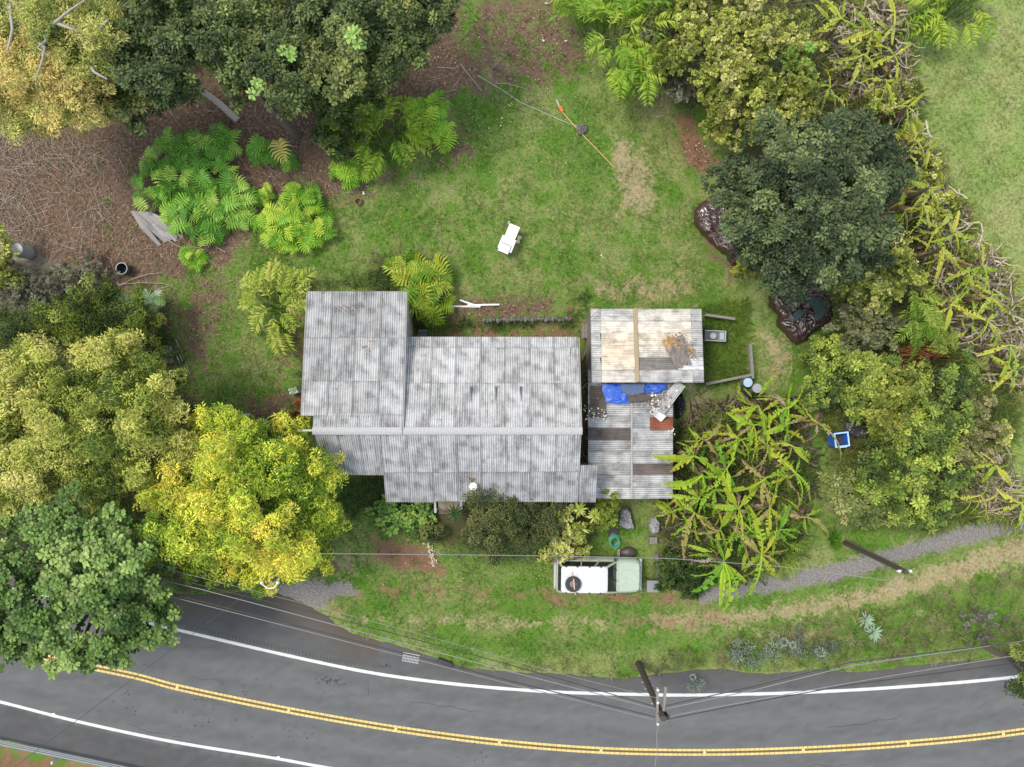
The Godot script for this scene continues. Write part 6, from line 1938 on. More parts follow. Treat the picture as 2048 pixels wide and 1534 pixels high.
	plant("lime_shrub", "yellow green shrub just below the big dark tree", "shrub", rb, "small", P_LIME, [[1720,540,48,3.6],[1770,520,50,3.8],[1810,550,40,3.4],[1740,590,40,3.2],[1700,575,30,2.6],[1790,490,34,3.2]], "bark", 0.9)
	plant("grey_shrub", "grey green wiry shrub right of the broad brown plastic heap", "shrub", rb, "small", [Color(0.08, 0.10, 0.04), Color(0.16, 0.18, 0.07), Color(0.24, 0.24, 0.12)], [[1705,640,45,2.4],[1750,650,45,2.6],[1690,600,28,2],[1790,660,36,2.6],[1720,690,36,2]], "bark", 0.8)
	plant("leafy_shrub", "dense green shrub with narrow leaves right of the green path", "shrub", rb, "whorl", P_MID, [[1640,720,34,1.8],[1690,730,48,2.2],[1660,780,48,2.0],[1740,740,40,2.4],[1730,790,48,2.2],[1640,760,26,1.4]], "bark", 0.8)
	plant("lime_shrub", "yellow green shrub below the shaggy reddish fern skirt", "shrub", rb, "small", P_LIME.slice(0, 3), [[1780,760,40,2.6],[1770,810,45,2.6],[1820,800,40,2.6],[1790,860,40,2.6],[1840,750,30,2.6]], "bark", 0.8)
	plant("leafy_shrub", "dark green broad leaved shrub in the middle of the right hand thicket", "shrub", rb, "whorl", P_MID, [[1870,780,45,3],[1900,830,45,3],[1850,850,45,3],[1930,770,36,2.8],[1880,880,40,2.6],[1840,820,34,2.8]], "bark", 0.75)
	plant("leafy_shrub", "green shrub with narrow leaves right of the blue bin", "shrub", rb, "whorl", P_MID, [[1765,905,40,2.0],[1775,950,45,2.2],[1735,965,32,1.6],[1805,920,40,2.4],[1775,850,34,1.8]], "bark", 0.8)
	plant("leafy_shrub", "green shrub at the lower right of the thicket above the gravel drive", "shrub", rb, "whorl", P_MID, [[1830,950,45,2.4],[1820,1000,45,2.2],[1870,1000,40,2.2],[1780,1000,34,2],[1890,950,40,2.4],[1850,1040,28,1.8]], "bark", 0.9)
	for q in [[1860,325,22,1.8,"beside the paddle leaved banana, upper"],[1850,350,20,1.8,"beside the paddle leaved banana, lower"],[1900,400,22,1.6,"nearest the dark patch of lawn"],[1725,70,26,2.2,"between the uppermost bananas"],[1760,200,28,2.4,"above the right shoulder of the big dark tree"],[1815,180,24,2.0,"at the lawn edge near the top"],[1930,500,20,1.6,"behind the star shaped banana"],[1960,600,20,1.6,"among the dry leaves at right"],[1870,420,24,2.0,"beside the spotted orange leaf"],[2000,860,24,1.6,"at the right picture edge"]]:
		plant("border_bush", "yellow green bush in the banana border, " + q[4], "bush", "bushes in the banana border", "small", P_LIME, [[q[0], q[1], q[2], q[3]], [q[0] + 14, q[1] + 10, q[2] * 0.7, q[3] * 0.8]], "bark", 0.8)
	plant("straw_shrub", "olive and straw coloured scrub at the right edge of the thicket", "shrub", rb, "small", [Color(0.10, 0.13, 0.03), Color(0.22, 0.24, 0.07), Color(0.36, 0.32, 0.16)], [[1930,880,45,2.2],[1950,930,45,2.0],[1970,860,30,2],[1920,980,34,1.8],[1960,810,34,2.2]], "bark", 0.65)
	plant("leafy_shrub", "olive green scrub with pale twigs left of the gravel drive's upper end", "shrub", rb, "whorl", [Color(0.06, 0.09, 0.02), Color(0.14, 0.18, 0.04), Color(0.28, 0.28, 0.1)], [[1690,1000,40,1.6],[1720,1020,36,1.6],[1680,960,30,1.4],[1750,1030,30,1.6]], "bark", 0.7)
	# round the house
	plant("hedge_shrub", "dark olive hedge shrub reaching over the porch roof right of the steps", "shrub", "", "fine", [Color(0.045, 0.075, 0.02), Color(0.10, 0.125, 0.035), Color(0.20, 0.21, 0.07)], [[970,1042,40,2.8],[1010,1050,48,3],[1060,1060,48,3],[1000,1015,36,3.6],[960,1000,20,3.9],[1040,1010,30,3.6],[945,1082,24,2],[980,1090,32,2],[1050,1095,28,2],[1100,1040,32,2.8]], "bark", 1.2)
	plant("lime_shrub", "bright yellow green shrub behind the wagon's rear", "shrub", "", "small", P_LIME, [[1130,1070,40,2.2],[1110,1100,30,1.8],[1150,1090,28,1.8],[1090,1110,20,1.4],[1120,1025,24,2.2]], "bark", 1.0)
	plant("lime_shrub", "small yellow green shrub at the corner of porch roof and lean-to", "shrub", "", "small", [Color(0.12, 0.2, 0.02), Color(0.3, 0.36, 0.05)], [[1215,1010,26,2.4],[1212,1035,24,2.0],[1200,1050,16,1.6]], "bark", 1.1)
	plant("ground_cover", "dark green mound of ground cover in front of the wagon", "shrub", "", "small", [Color(0.025, 0.05, 0.012), Color(0.06, 0.11, 0.02), Color(0.10, 0.16, 0.03)], [[1350,1150,34,0.9],[1375,1170,30,0.8],[1340,1125,24,0.8],[1395,1160,26,0.8],[1420,1150,24,0.8]], "bark", 1.3)
	plant("leafy_bed", "bright green large leaved plants below the porch roof left of the steps", "shrub", "", "rosette", [Color(0.06, 0.14, 0.02), Color(0.14, 0.27, 0.04), Color(0.22, 0.34, 0.06)], [[790,1030,36,1.0],[830,1035,34,1.0],[765,1020,24,0.9],[815,1062,22,0.7],[846,1012,14,1.0]], "bark", 0.7)
	plant("dark_bed", "dark fine leaved plants right beside the porch steps", "shrub", "", "fine", P_DARK, [[860,1062,20,0.9],[845,1066,18,0.7],[880,1066,14,0.6]], "bark", 1.0)
	plant("flower_bush", "low bush with red flowers at the left wall of the house wing", "shrub", "", "small", [Color(0.04, 0.07, 0.02), Color(0.12, 0.16, 0.03), Color(0.45, 0.03, 0.02)], [[594,815,14,1.0],[590,838,14,0.9],[604,845,12,0.8]], "bark", 1.0)
	plant("corner_bush", "small yellow bush beside the lower end of the long brown plastic heap", "shrub", "", "small", [Color(0.22, 0.26, 0.03), Color(0.5, 0.46, 0.05)], [[1500,528,17,1.0],[1478,537,10,0.7],[1512,515,10,0.9]], "bark", 0.9)
	plant("corner_tree", "dark tree crown reaching in at the right edge over the road", "tree", "", "fine", P_MID, [[2070,1350,40,6],[2085,1310,40,6],[2080,1390,30,6]], "bark", 0.8)
	plant("roadside_weed", "grey green wormwood bush leaning over the road shoulder right of the pole", "weed", "roadside weeds", "fine", [Color(0.14, 0.18, 0.12), Color(0.28, 0.33, 0.25)], [[1391,1365,15,1.0]], "bark", 0.8)
	for q in [[1480,1300,26,"leftmost"],[1520,1318,18,"second"],[1575,1285,28,"middle"],[1600,1310,22,"fourth"],[1650,1300,18,"rightmost"]]:
		plant("wormwood", "grey green wormwood clump on the road bank, " + q[3] + " of five", "weed", "wormwood clumps on the road bank", "fine", [Color(0.12, 0.16, 0.10), Color(0.30, 0.35, 0.28)], [[q[0], q[1], q[2] * 0.7, 0.7], [q[0] + 20, q[1] - 9, q[2] * 0.5, 0.5], [q[0] - 18, q[1] + 8, q[2] * 0.45, 0.5]], "bark", 0.5)
	plant("thorn_heap", "tangle of grey dead brush on the road bank at right", "brush", "", "small", [Color(0.10, 0.09, 0.08), Color(0.26, 0.23, 0.2)], [[1965,1255,30,0.9],[1940,1235,24,0.7],[1990,1250,20,0.7]], "bark", 0.3)

func build_big_plants() -> void:
	var lobe := [Color(0.10, 0.26, 0.03), Color(0.15, 0.36, 0.045), Color(0.22, 0.43, 0.05), Color(0.32, 0.50, 0.08)]
	var lobey := [Color(0.15, 0.34, 0.025), Color(0.28, 0.48, 0.04), Color(0.42, 0.56, 0.06), Color(0.20, 0.42, 0.035)]
	lobed_clump("philodendron", "largest philodendron clump, on the leaf litter at upper left", [330,262, 350,258, 375,265, 420,245, 460,255, 468,290, 462,320, 495,365, 500,395, 490,445, 450,450, 420,478, 385,480, 365,455, 330,450, 290,415, 262,410, 255,350, 275,300, 300,290], 115, 1.0, 1.3, lobe)
	lobed_clump("philodendron", "second largest philodendron clump, at the edge of leaf litter and lawn", [575,365, 600,375, 628,370, 630,400, 655,430, 650,465, 620,490, 580,500, 540,490, 500,462, 502,435, 540,410, 562,395], 62, 0.9, 1.2, lobey)
	lobed_clump("philodendron", "small philodendron between the two large clumps", [510,372, 535,370, 540,395, 525,410, 512,405], 9, 0.65, 0.7, lobey)
	lobed_clump("philodendron", "small round philodendron below the largest clump", [358,500, 385,495, 402,510, 395,530, 370,532, 358,518], 12, 0.65, 0.7, lobey)
	lobed_clump("philodendron", "sparse philodendron right of the long bare branch", [495,285, 520,280, 545,300, 580,300, 582,325, 560,330, 530,320, 500,310], 11, 0.95, 0.9, lobe)
	lobed_clump("philodendron", "philodendron with drooping leaves at the left end of the ginger clump", [668,310, 700,310, 715,335, 730,345, 700,370, 672,350, 660,345], 16, 0.85, 1.0, lobey)
	lobed_clump("philodendron", "philodendron at the right end of the ginger clump beside the lawn", [810,185, 870,180, 890,200, 885,235, 905,265, 890,285, 850,270, 830,240], 34, 0.95, 1.4, lobey)
	lobed_clump("philodendron", "philodendron standing against the right wall of the house wing", [770,520, 830,510, 890,515, 900,560, 905,600, 885,625, 850,640, 820,620, 800,570], 42, 1.15, 1.5, [Color(0.13, 0.25, 0.02), Color(0.25, 0.36, 0.03), Color(0.36, 0.42, 0.05)])
	lobed_clump("philodendron", "few deep green philodendron leaves under the low dark tree", [630,235, 665,235, 670,275, 640,280], 7, 0.8, 1.6, [Color(0.05, 0.13, 0.03), Color(0.07, 0.17, 0.03)])
	var yl := put(get_node("philodendron_004"), "leaf", LOBED[1], tinted(Color(0.55, 0.5, 0.13), 0.5, 0.5))
	yl.set_meta("label", "yellowed leaf")
	yl.transform = Transform3D(Basis(Vector3.UP, 0.3).scaled(Vector3.ONE * 1.3), at(556, 282, 1.1) - get_node("philodendron_004").position)
	# ginger and ferns
	var gg := [Color(0.16, 0.30, 0.025), Color(0.24, 0.38, 0.03), Color(0.33, 0.42, 0.05)]
	stem_clump("ginger_clump", "clump of bright green ginger stems between two philodendrons at the lawn's left edge", "ginger", "", GINGER, "leafy_stem", 770, 280, fill_spots([720,230, 800,220, 830,250, 810,300, 790,320, 740,320, 730,280], 46, 0.9, 1.3, 1.0, 1.9), gg)
	stem_clump("ginger_clump", "tall bright ginger thicket at the top edge right of the lawn", "ginger", "", GINGER, "leafy_stem", 1240, 70, fill_spots([1150,-30, 1300,-20, 1310,60, 1300,150, 1270,165, 1225,140, 1215,90, 1160,60, 1135,20], 95, 1.0, 1.5, 1.6, 3.2), gg)
	stem_clump("ginger_clump", "yellowish green ginger patch left of the house wing", "ginger", "", GINGER, "leafy_stem", 545, 610, fill_spots([500,560, 545,555, 600,570, 595,610, 570,660, 545,680, 525,640, 505,600], 44, 0.8, 1.2, 0.9, 1.8), [Color(0.26, 0.36, 0.04), Color(0.44, 0.48, 0.10), Color(0.34, 0.42, 0.06)])
	stem_clump("palm_shrub", "bright green palm like shrub at the top edge beside the right hand lawn", "palm shrub", "", GINGER, "leafy_stem", 1910, 20, fill_spots([1850,-20, 1960,-30, 1970,20, 1920,55, 1860,40], 40, 1.0, 1.5, 1.2, 2.4), gg)
	stem_clump("fern_clump", "tall green fern fronds between the lime shrub and the dry bananas at right", "fern", "", FERN, "frond", 1845, 620, fill_spots([1815,560, 1850,560, 1880,610, 1870,660, 1820,670, 1800,630], 34, 1.1, 1.6, 1.4, 2.8, false, 60.0), [Color(0.12, 0.22, 0.02), Color(0.22, 0.32, 0.04), Color(0.28, 0.36, 0.06)])
	stem_clump("fern", "light green fern at the left wall of the house wing", "fern", "", FERN, "frond", 593, 755, [[604,738,170,0.9,0.6],[600,748,190,0.9,0.6],[603,760,160,1.0,0.6],[600,770,140,0.8,0.6],[604,730,210,0.8,0.6],[604,775,170,0.7,0.5]], [Color(0.13, 0.27, 0.03), Color(0.17, 0.3, 0.05)])
	stem_clump("fern", "deep green fern below the yellowish ginger patch", "fern", "", FERN, "frond", 548, 675, fill_spots([530,655, 565,650, 570,680, 545,695], 9, 0.7, 0.9, 0.4, 0.7), [Color(0.06, 0.15, 0.02), Color(0.1, 0.2, 0.03)])
	stem_clump("fern_clump", "leafy fern fronds on the right edge of the banana grove", "fern", "", FERN, "frond", 1560, 1085, fill_spots([1535,1040, 1580,1050, 1590,1110, 1550,1140, 1530,1100], 26, 0.9, 1.3, 0.6, 1.4), [Color(0.12, 0.2, 0.02), Color(0.25, 0.32, 0.04)])
	stem_clump("fern_clump", "olive fern fronds standing along the lawn border right of the big dark tree", "fern", "", FERN, "frond", 1835, 330, fill_spots([1800,260, 1850,270, 1880,330, 1880,370, 1840,380, 1810,310], 22, 0.8, 1.2, 0.8, 1.6), [Color(0.22, 0.27, 0.04), Color(0.36, 0.36, 0.06)])
	stem_clump("fern_clump", "green fern fronds left of the shaggy reddish skirt", "fern", "", FERN, "frond", 1725, 705, fill_spots([1690,680, 1760,690, 1780,720, 1740,740, 1690,720], 18, 0.9, 1.2, 1.4, 2.2), [Color(0.10, 0.18, 0.03), Color(0.18, 0.27, 0.05)])
	stem_clump("fern_clump", "leafy green stems around the right end of the shaggy reddish skirt", "fern", "", FERN, "frond", 1915, 715, fill_spots([1895,690, 1935,695, 1950,740, 1910,750, 1890,725], 16, 0.8, 1.1, 1.6, 2.4), [Color(0.12, 0.2, 0.03), Color(0.24, 0.3, 0.05)])
	for q in [[258, 610, "left papaya with pale edged leaves beside the bushy shrub at left"], [308, 600, "right papaya with pale edged leaves beside the bushy shrub at left"]]:
		stem_clump("papaya", q[2], "papaya", "papayas with pale leaves", LOBED, "leaf", q[0], q[1], [[q[0], q[1], 20, 0.7, 2.2], [q[0], q[1], 90, 0.75, 2.1], [q[0], q[1], 160, 0.6, 2.2], [q[0], q[1], 230, 0.75, 2.2], [q[0], q[1], 300, 0.7, 2.1]], [Color(0.25, 0.36, 0.2), Color(0.4, 0.48, 0.36), Color(0.18, 0.32, 0.1)])
	for q in [[1156, 1018, "upper left"], [1190, 1032, "right"], [1160, 1055, "lower"]]:
		var sp := []
		for k in 26:
			sp.append([q[0], q[1], k * 137.5, r(0.36, 0.62), 1.5 + k * 0.012])
		var o := thing("cordyline", "yellow green rosette plant in front of the porch, " + q[2] + " of three", "rosette plant", g(q[0], q[1]), 0.0, "yellow rosettes before the porch")
		for e in sp:
			var b := put(o, "leaf", STRAP, tinted([Color(0.40, 0.46, 0.08), Color(0.55, 0.54, 0.15), Color(0.3, 0.42, 0.05)][rng.randi() % 3], 0.45, 0.5))
			b.transform = Transform3D((Basis(Vector3.UP, deg_to_rad(e[2])) * Basis(Vector3.RIGHT, r(-0.8, 0.15))).scaled(Vector3.ONE * float(e[3])), at(q[0], q[1], e[4]) - o.position)
		var st := B.new()
		st.tube([Vector3(0, -0.05, 0), at(q[0], q[1], 1.55) - o.position], [0.05, 0.035], 6)
		put(o, "stem", st, M.bark)
	for q in [[1728, 1238, "upper"], [1744, 1262, "lower"]]:
		var o := thing("agave", "pale blue green spiky agave, " + q[2] + " of two on the road bank", "agave", g(q[0], q[1]), 0.0, "agaves on the road bank")
		for k in 20:
			var b := put(o, "leaf", STRAP, tinted(Color(0.26, 0.36, 0.24), 0.5, 0.3))
			b.transform = Transform3D((Basis(Vector3.UP, k * 2.4) * Basis(Vector3.RIGHT, r(-0.9, -0.1))).scaled(Vector3(0.5, 0.7, r(0.5, 0.68))), Vector3(0, 0.1, 0))
	# dark spiky palm beside the steps
	var o := thing("steps_palm", "small dark palm leaning over the right side of the steps", "palm", g(914, 1018))
	for k in 14:
		var b := put(o, "leaf", STRAP, tinted(Color(0.035, 0.075, 0.02), 0.4, 0.3))
		b.transform = Transform3D((Basis(Vector3.UP, k * 2.4) * Basis(Vector3.RIGHT, r(-0.4, 0.2))).scaled(Vector3(0.6, 0.6, 0.6)), Vector3(0, 1.3, 0))
	var pb := B.new()
	pb.tube([Vector3(0, 0, 0), Vector3(0, 1.3, 0)], [0.06, 0.05], 7)
	put(o, "trunk", pb, M.bark)
	o = thing("grass_clump", "dense dark grass clump at the foot of the slim pole by the drive", "grass clump", g(1666, 1078))
	for k in 90:
		var b := put(o, "blade", STRAP, tinted([Color(0.06, 0.15, 0.015), Color(0.10, 0.2, 0.02)][k % 2], 0.5, 0.4))
		var a := r(0, TAU)
		b.transform = Transform3D((Basis(Vector3.UP, a) * Basis(Vector3.RIGHT, r(-1.1, -0.2))).scaled(Vector3(0.35, 0.7, r(0.5, 0.8))), Vector3(r(-0.2, 0.2), 0, r(-0.2, 0.2)))

var STRAP: ArrayMesh
func make_strap() -> void:   # a long channelled leaf along +z
	var b := B.new()
	for s in [-1.0, 1.0]:
		for k in 5:
			var q := []
			for t in [k / 5.0, (k + 1) / 5.0]:
				var w: float = 0.10 * sin(PI * (0.22 + 0.77 * t))
				var y: float = 0.25 * t - 0.38 * t * t
				q.append(Vector3(0, y, t)); q.append(Vector3(s * w, y + w * 0.35, t))
			if s > 0: b.quad(q[2], q[3], q[1], q[0])
			else: b.quad(q[0], q[1], q[3], q[2])
	STRAP = b.mesh()

func build_bananas() -> void:
	var yg := [Color(0.31, 0.39, 0.03), Color(0.41, 0.45, 0.045), Color(0.23, 0.35, 0.025), Color(0.28, 0.43, 0.035), Color(0.36, 0.31, 0.10)]
	var gr := [Color(0.15, 0.33, 0.03), Color(0.23, 0.41, 0.03), Color(0.33, 0.47, 0.035)]
	var grove := "banana plants of the grove right of the lean-to"
	for q in [
		[1388, 912, 3.4, [[172, 2.2], [152, 1.9], [228, 1.4], [28, 2.1]], yg, "with leaves over the lean-to roof, upper"],
		[1404, 949, 3.2, [[178, 2.9], [160, 2.6], [85, 1.3], [20, 0.9]], gr, "with long feathery leaves over the lean-to, lower"],
		[1399, 996, 2.6, [[182, 1.7], [205, 1.5], [140, 1.6], [65, 1.4], [110, 1.2], [20, 1.5]], gr, "at the lower corner of the lean-to"],
		[1344, 1024, 1.8, [[195, 1.3], [120, 1.2], [60, 1.1], [250, 1.0], [330, 1.2], [160, 0.9]], yg, "smallest, in front of the lean-to"],
		[1389, 1026, 2.9, [[108, 2.4], [130, 2.0], [82, 1.9], [210, 1.4], [20, 1.4]], yg, "with three leaves hanging towards the kerb stone"],
		[1447, 1124, 3.3, [[124, 2.9], [104, 2.6], [76, 3.1], [140, 2.3], [115, 2.2], [62, 2.4], [250, 2.3], [285, 2.0], [45, 1.8]], gr, "at the bottom tip over the drive, left"],
		[1522, 1109, 3.4, [[95, 3.0], [40, 2.2], [200, 2.0], [275, 2.4], [310, 2.0], [70, 2.1], [118, 2.2], [150, 1.7]], yg, "at the bottom tip over the drive, right"],
		[1478, 1017, 3.3, [[250, 2.1], [70, 2.0], [130, 2.0], [190, 1.9], [300, 1.9], [20, 1.7]], yg, "in the middle of the lower half"],
		[1540, 1014, 3.0, [[240, 1.8], [100, 1.9], [165, 1.8], [300, 1.6], [40, 1.7]], yg, "in the lower half left of the path"],
		[1453, 938, 3.3, [[130, 2.3], [95, 1.5], [50, 2.0], [190, 1.4], [250, 1.5], [300, 1.6]], gr, "in the centre"],
		[1516, 812, 3.0, [[155, 1.8], [125, 1.7], [60, 1.9], [90, 1.6], [200, 1.4]], yg, "at the upper end below the drums"],
		[1508, 850, 3.1, [[185, 2.3], [105, 1.8], [215, 1.4], [80, 1.9], [340, 1.9], [160, 1.5]], yg, "upper middle with a broad leaf pointing left"],
		[1576, 815, 3.2, [[320, 1.6], [80, 1.5], [170, 1.6], [300, 1.4], [115, 1.6]], gr, "at the upper right corner"],
		[1575, 848, 2.9, [[335, 1.5], [160, 1.9], [60, 1.4], [250, 1.2], [110, 1.3]], yg, "upper right beside the path"],
		[1481, 879, 2.9, [[150, 1.6], [110, 1.8], [200, 1.7], [60, 1.4], [330, 1.6]], yg, "left of the centre"],
		[1535, 890, 3.0, [[100, 2.0], [150, 1.7], [35, 1.6], [220, 1.5], [280, 1.5]], yg, "right of the centre"],
		[1585, 893, 3.1, [[195, 1.6], [120, 1.7], [60, 1.5], [25, 1.7]], yg, "beside the black crate"],
		[1590, 946, 3.2, [[225, 2.4], [35, 2.4], [85, 1.9], [160, 1.5], [300, 1.2]], yg, "right edge with a long leaf over the path"],
		[1529, 956, 3.3, [[150, 2.6], [40, 1.9], [95, 1.7], [210, 1.8], [330, 1.8]], yg, "right of the centre lower"],
		[1613, 1034, 2.4, [[320, 1.3], [40, 2.0], [110, 1.0], [200, 1.2]], yg, "lowest right, over the path edge"],
		[1430, 980, 2.6, [[200, 1.6], [140, 1.7], [30, 1.5], [90, 1.5], [270, 1.3]], gr, "left middle"],
		[1500, 1060, 3.1, [[200, 2.1], [150, 2.0], [110, 1.9], [330, 1.8], [20, 1.9], [250, 1.8]], gr, "above the two bottom ones"],
		[1440, 1060, 2.8, [[210, 1.8], [160, 2.0], [100, 1.7], [300, 1.8], [45, 1.6]], yg, "lower left part"],
		[1560, 1060, 2.8, [[50, 1.8], [110, 1.6], [170, 1.7], [290, 1.6], [350, 1.6]], gr, "lower right part near the fern"],
		[1410, 880, 2.4, [[200, 1.2], [150, 1.2], [330, 1.6], [45, 1.0]], yg, "at the upper left beside the pallets"],
		[1640, 848, 2.6, [[62, 2.6], [10, 0.8], [200, 0.9]], yg, "leaning right, one leaf touching the blue bin"]]:
		banana("banana_plant", "grove banana plant " + q[5], q[0], q[1], q[2], q[3], q[4], grove, 5)
	var border := "banana plants of the right hand border"
	var pal := [Color(0.42, 0.48, 0.06), Color(0.50, 0.50, 0.08), Color(0.31, 0.43, 0.05), Color(0.40, 0.46, 0.10)]
	for q in [
		[1683, 38, 3.4, [[225, 2.2], [150, 1.9], [285, 1.6], [20, 1.2]], "at the top left, green leaves up to the picture edge"],
		[1745, 60, 3.0, [[160, 2.2], [100, 1.7], [30, 1.4], [215, 1.6]], "second from the top of the border"],
		[1790, 50, 3.2, [[268, 2.3], [95, 1.4], [140, 1.5], [330, 1.2]], "at the top nearest the right hand lawn"],
		[1725, 110, 2.6, [[105, 1.8], [160, 1.6], [40, 1.5], [215, 1.3]], "below the top ones, leaf pointing down"],
		[1790, 110, 2.6, [[330, 1.7], [80, 1.6], [150, 1.5], [200, 1.3]], "with a thin leaf over the right hand lawn at the top"],
		[1660, 175, 2.4, [[190, 1.3], [120, 1.6], [280, 1.1], [60, 1.3]], "left of the upper border above the big dark tree"],
		[1770, 160, 2.6, [[60, 1.7], [120, 1.7], [0, 1.6], [200, 1.4]], "in the upper border where dry leaves pile up"],
		[1815, 215, 2.2, [[40, 1.4], [110, 1.3], [180, 1.2], [320, 1.2]], "above the right shoulder of the big dark tree"],
		[1830, 283, 2.4, [[278, 1.4], [338, 1.5], [60, 1.2], [100, 1.2]], "with small paddle leaves right of the big dark tree"],
		[1855, 300, 2.2, [[330, 1.1], [80, 1.0], [130, 1.2]], "small, right beside the paddle leaved one"],
		[1860, 375, 2.8, [[355, 1.7], [125, 1.6], [40, 1.5], [200, 1.4]], "with dry straw leaves, middle of the border"],
		[1845, 410, 2.8, [[100, 1.9], [15, 1.7], [60, 1.3], [160, 1.5]], "with one spotted orange leaf pointing down"],
		[1810, 420, 2.6, [[70, 1.5], [20, 1.4], [120, 1.2]], "leaning against the big dark tree's right side"],
		[1908, 468, 2.9, [[275, 1.6], [15, 1.4], [70, 1.2], [150, 1.5], [340, 1.2]], "star shaped with a broad leaf over the right hand lawn"],
		[1880, 455, 2.6, [[200, 1.6], [150, 1.3], [330, 1.6]], "left neighbour of the star shaped one"],
		[1885, 495, 2.8, [[105, 2.2], [140, 1.6], [50, 1.4]], "with a long leaf hanging down beside the lime shrub"],
		[1965, 530, 2.8, [[295, 1.6], [25, 1.8], [150, 1.3], [90, 1.3]], "reaching far over the right hand lawn"],
		[1935, 545, 2.6, [[110, 1.7], [60, 1.5], [180, 1.5], [340, 1.4]], "above the flat dry leaves at right"],
		[1985, 590, 2.8, [[10, 1.9], [60, 1.6], [120, 1.5], [220, 1.4]], "at the right edge of the border, upper"],
		[1900, 610, 2.8, [[30, 1.8], [80, 1.5], [150, 1.3], [320, 1.6]], "right of the tall fern fronds"],
		[1975, 640, 2.8, [[135, 1.7], [330, 1.5], [60, 1.7], [215, 1.8]], "over the grey dry leaf mass at right"],
		[2020, 690, 3.0, [[110, 2.2], [80, 1.9], [160, 1.6], [30, 1.6]], "at the right picture edge beside the reddish skirt"],
		[2025, 740, 2.6, [[150, 1.8], [95, 1.5], [200, 1.4]], "lower one at the right picture edge"],
		[1990, 930, 2.4, [[62, 2.2], [180, 1.5], [130, 1.2], [230, 1.2]], "with a long torn leaf in the dry heap at lower right"],
		[1960, 990, 2.2, [[170, 1.4], [40, 1.5], [100, 1.2], [300, 1.2]], "at the upper end of the gravel drive, left"],
		[2040, 1005, 2.2, [[160, 1.6], [200, 1.5], [100, 1.2], [60, 1.4]], "at the upper end of the gravel drive, right"]]:
		banana("banana_plant", "border banana plant " + q[4], q[0], q[1], q[2], q[3], pal, border, 4)

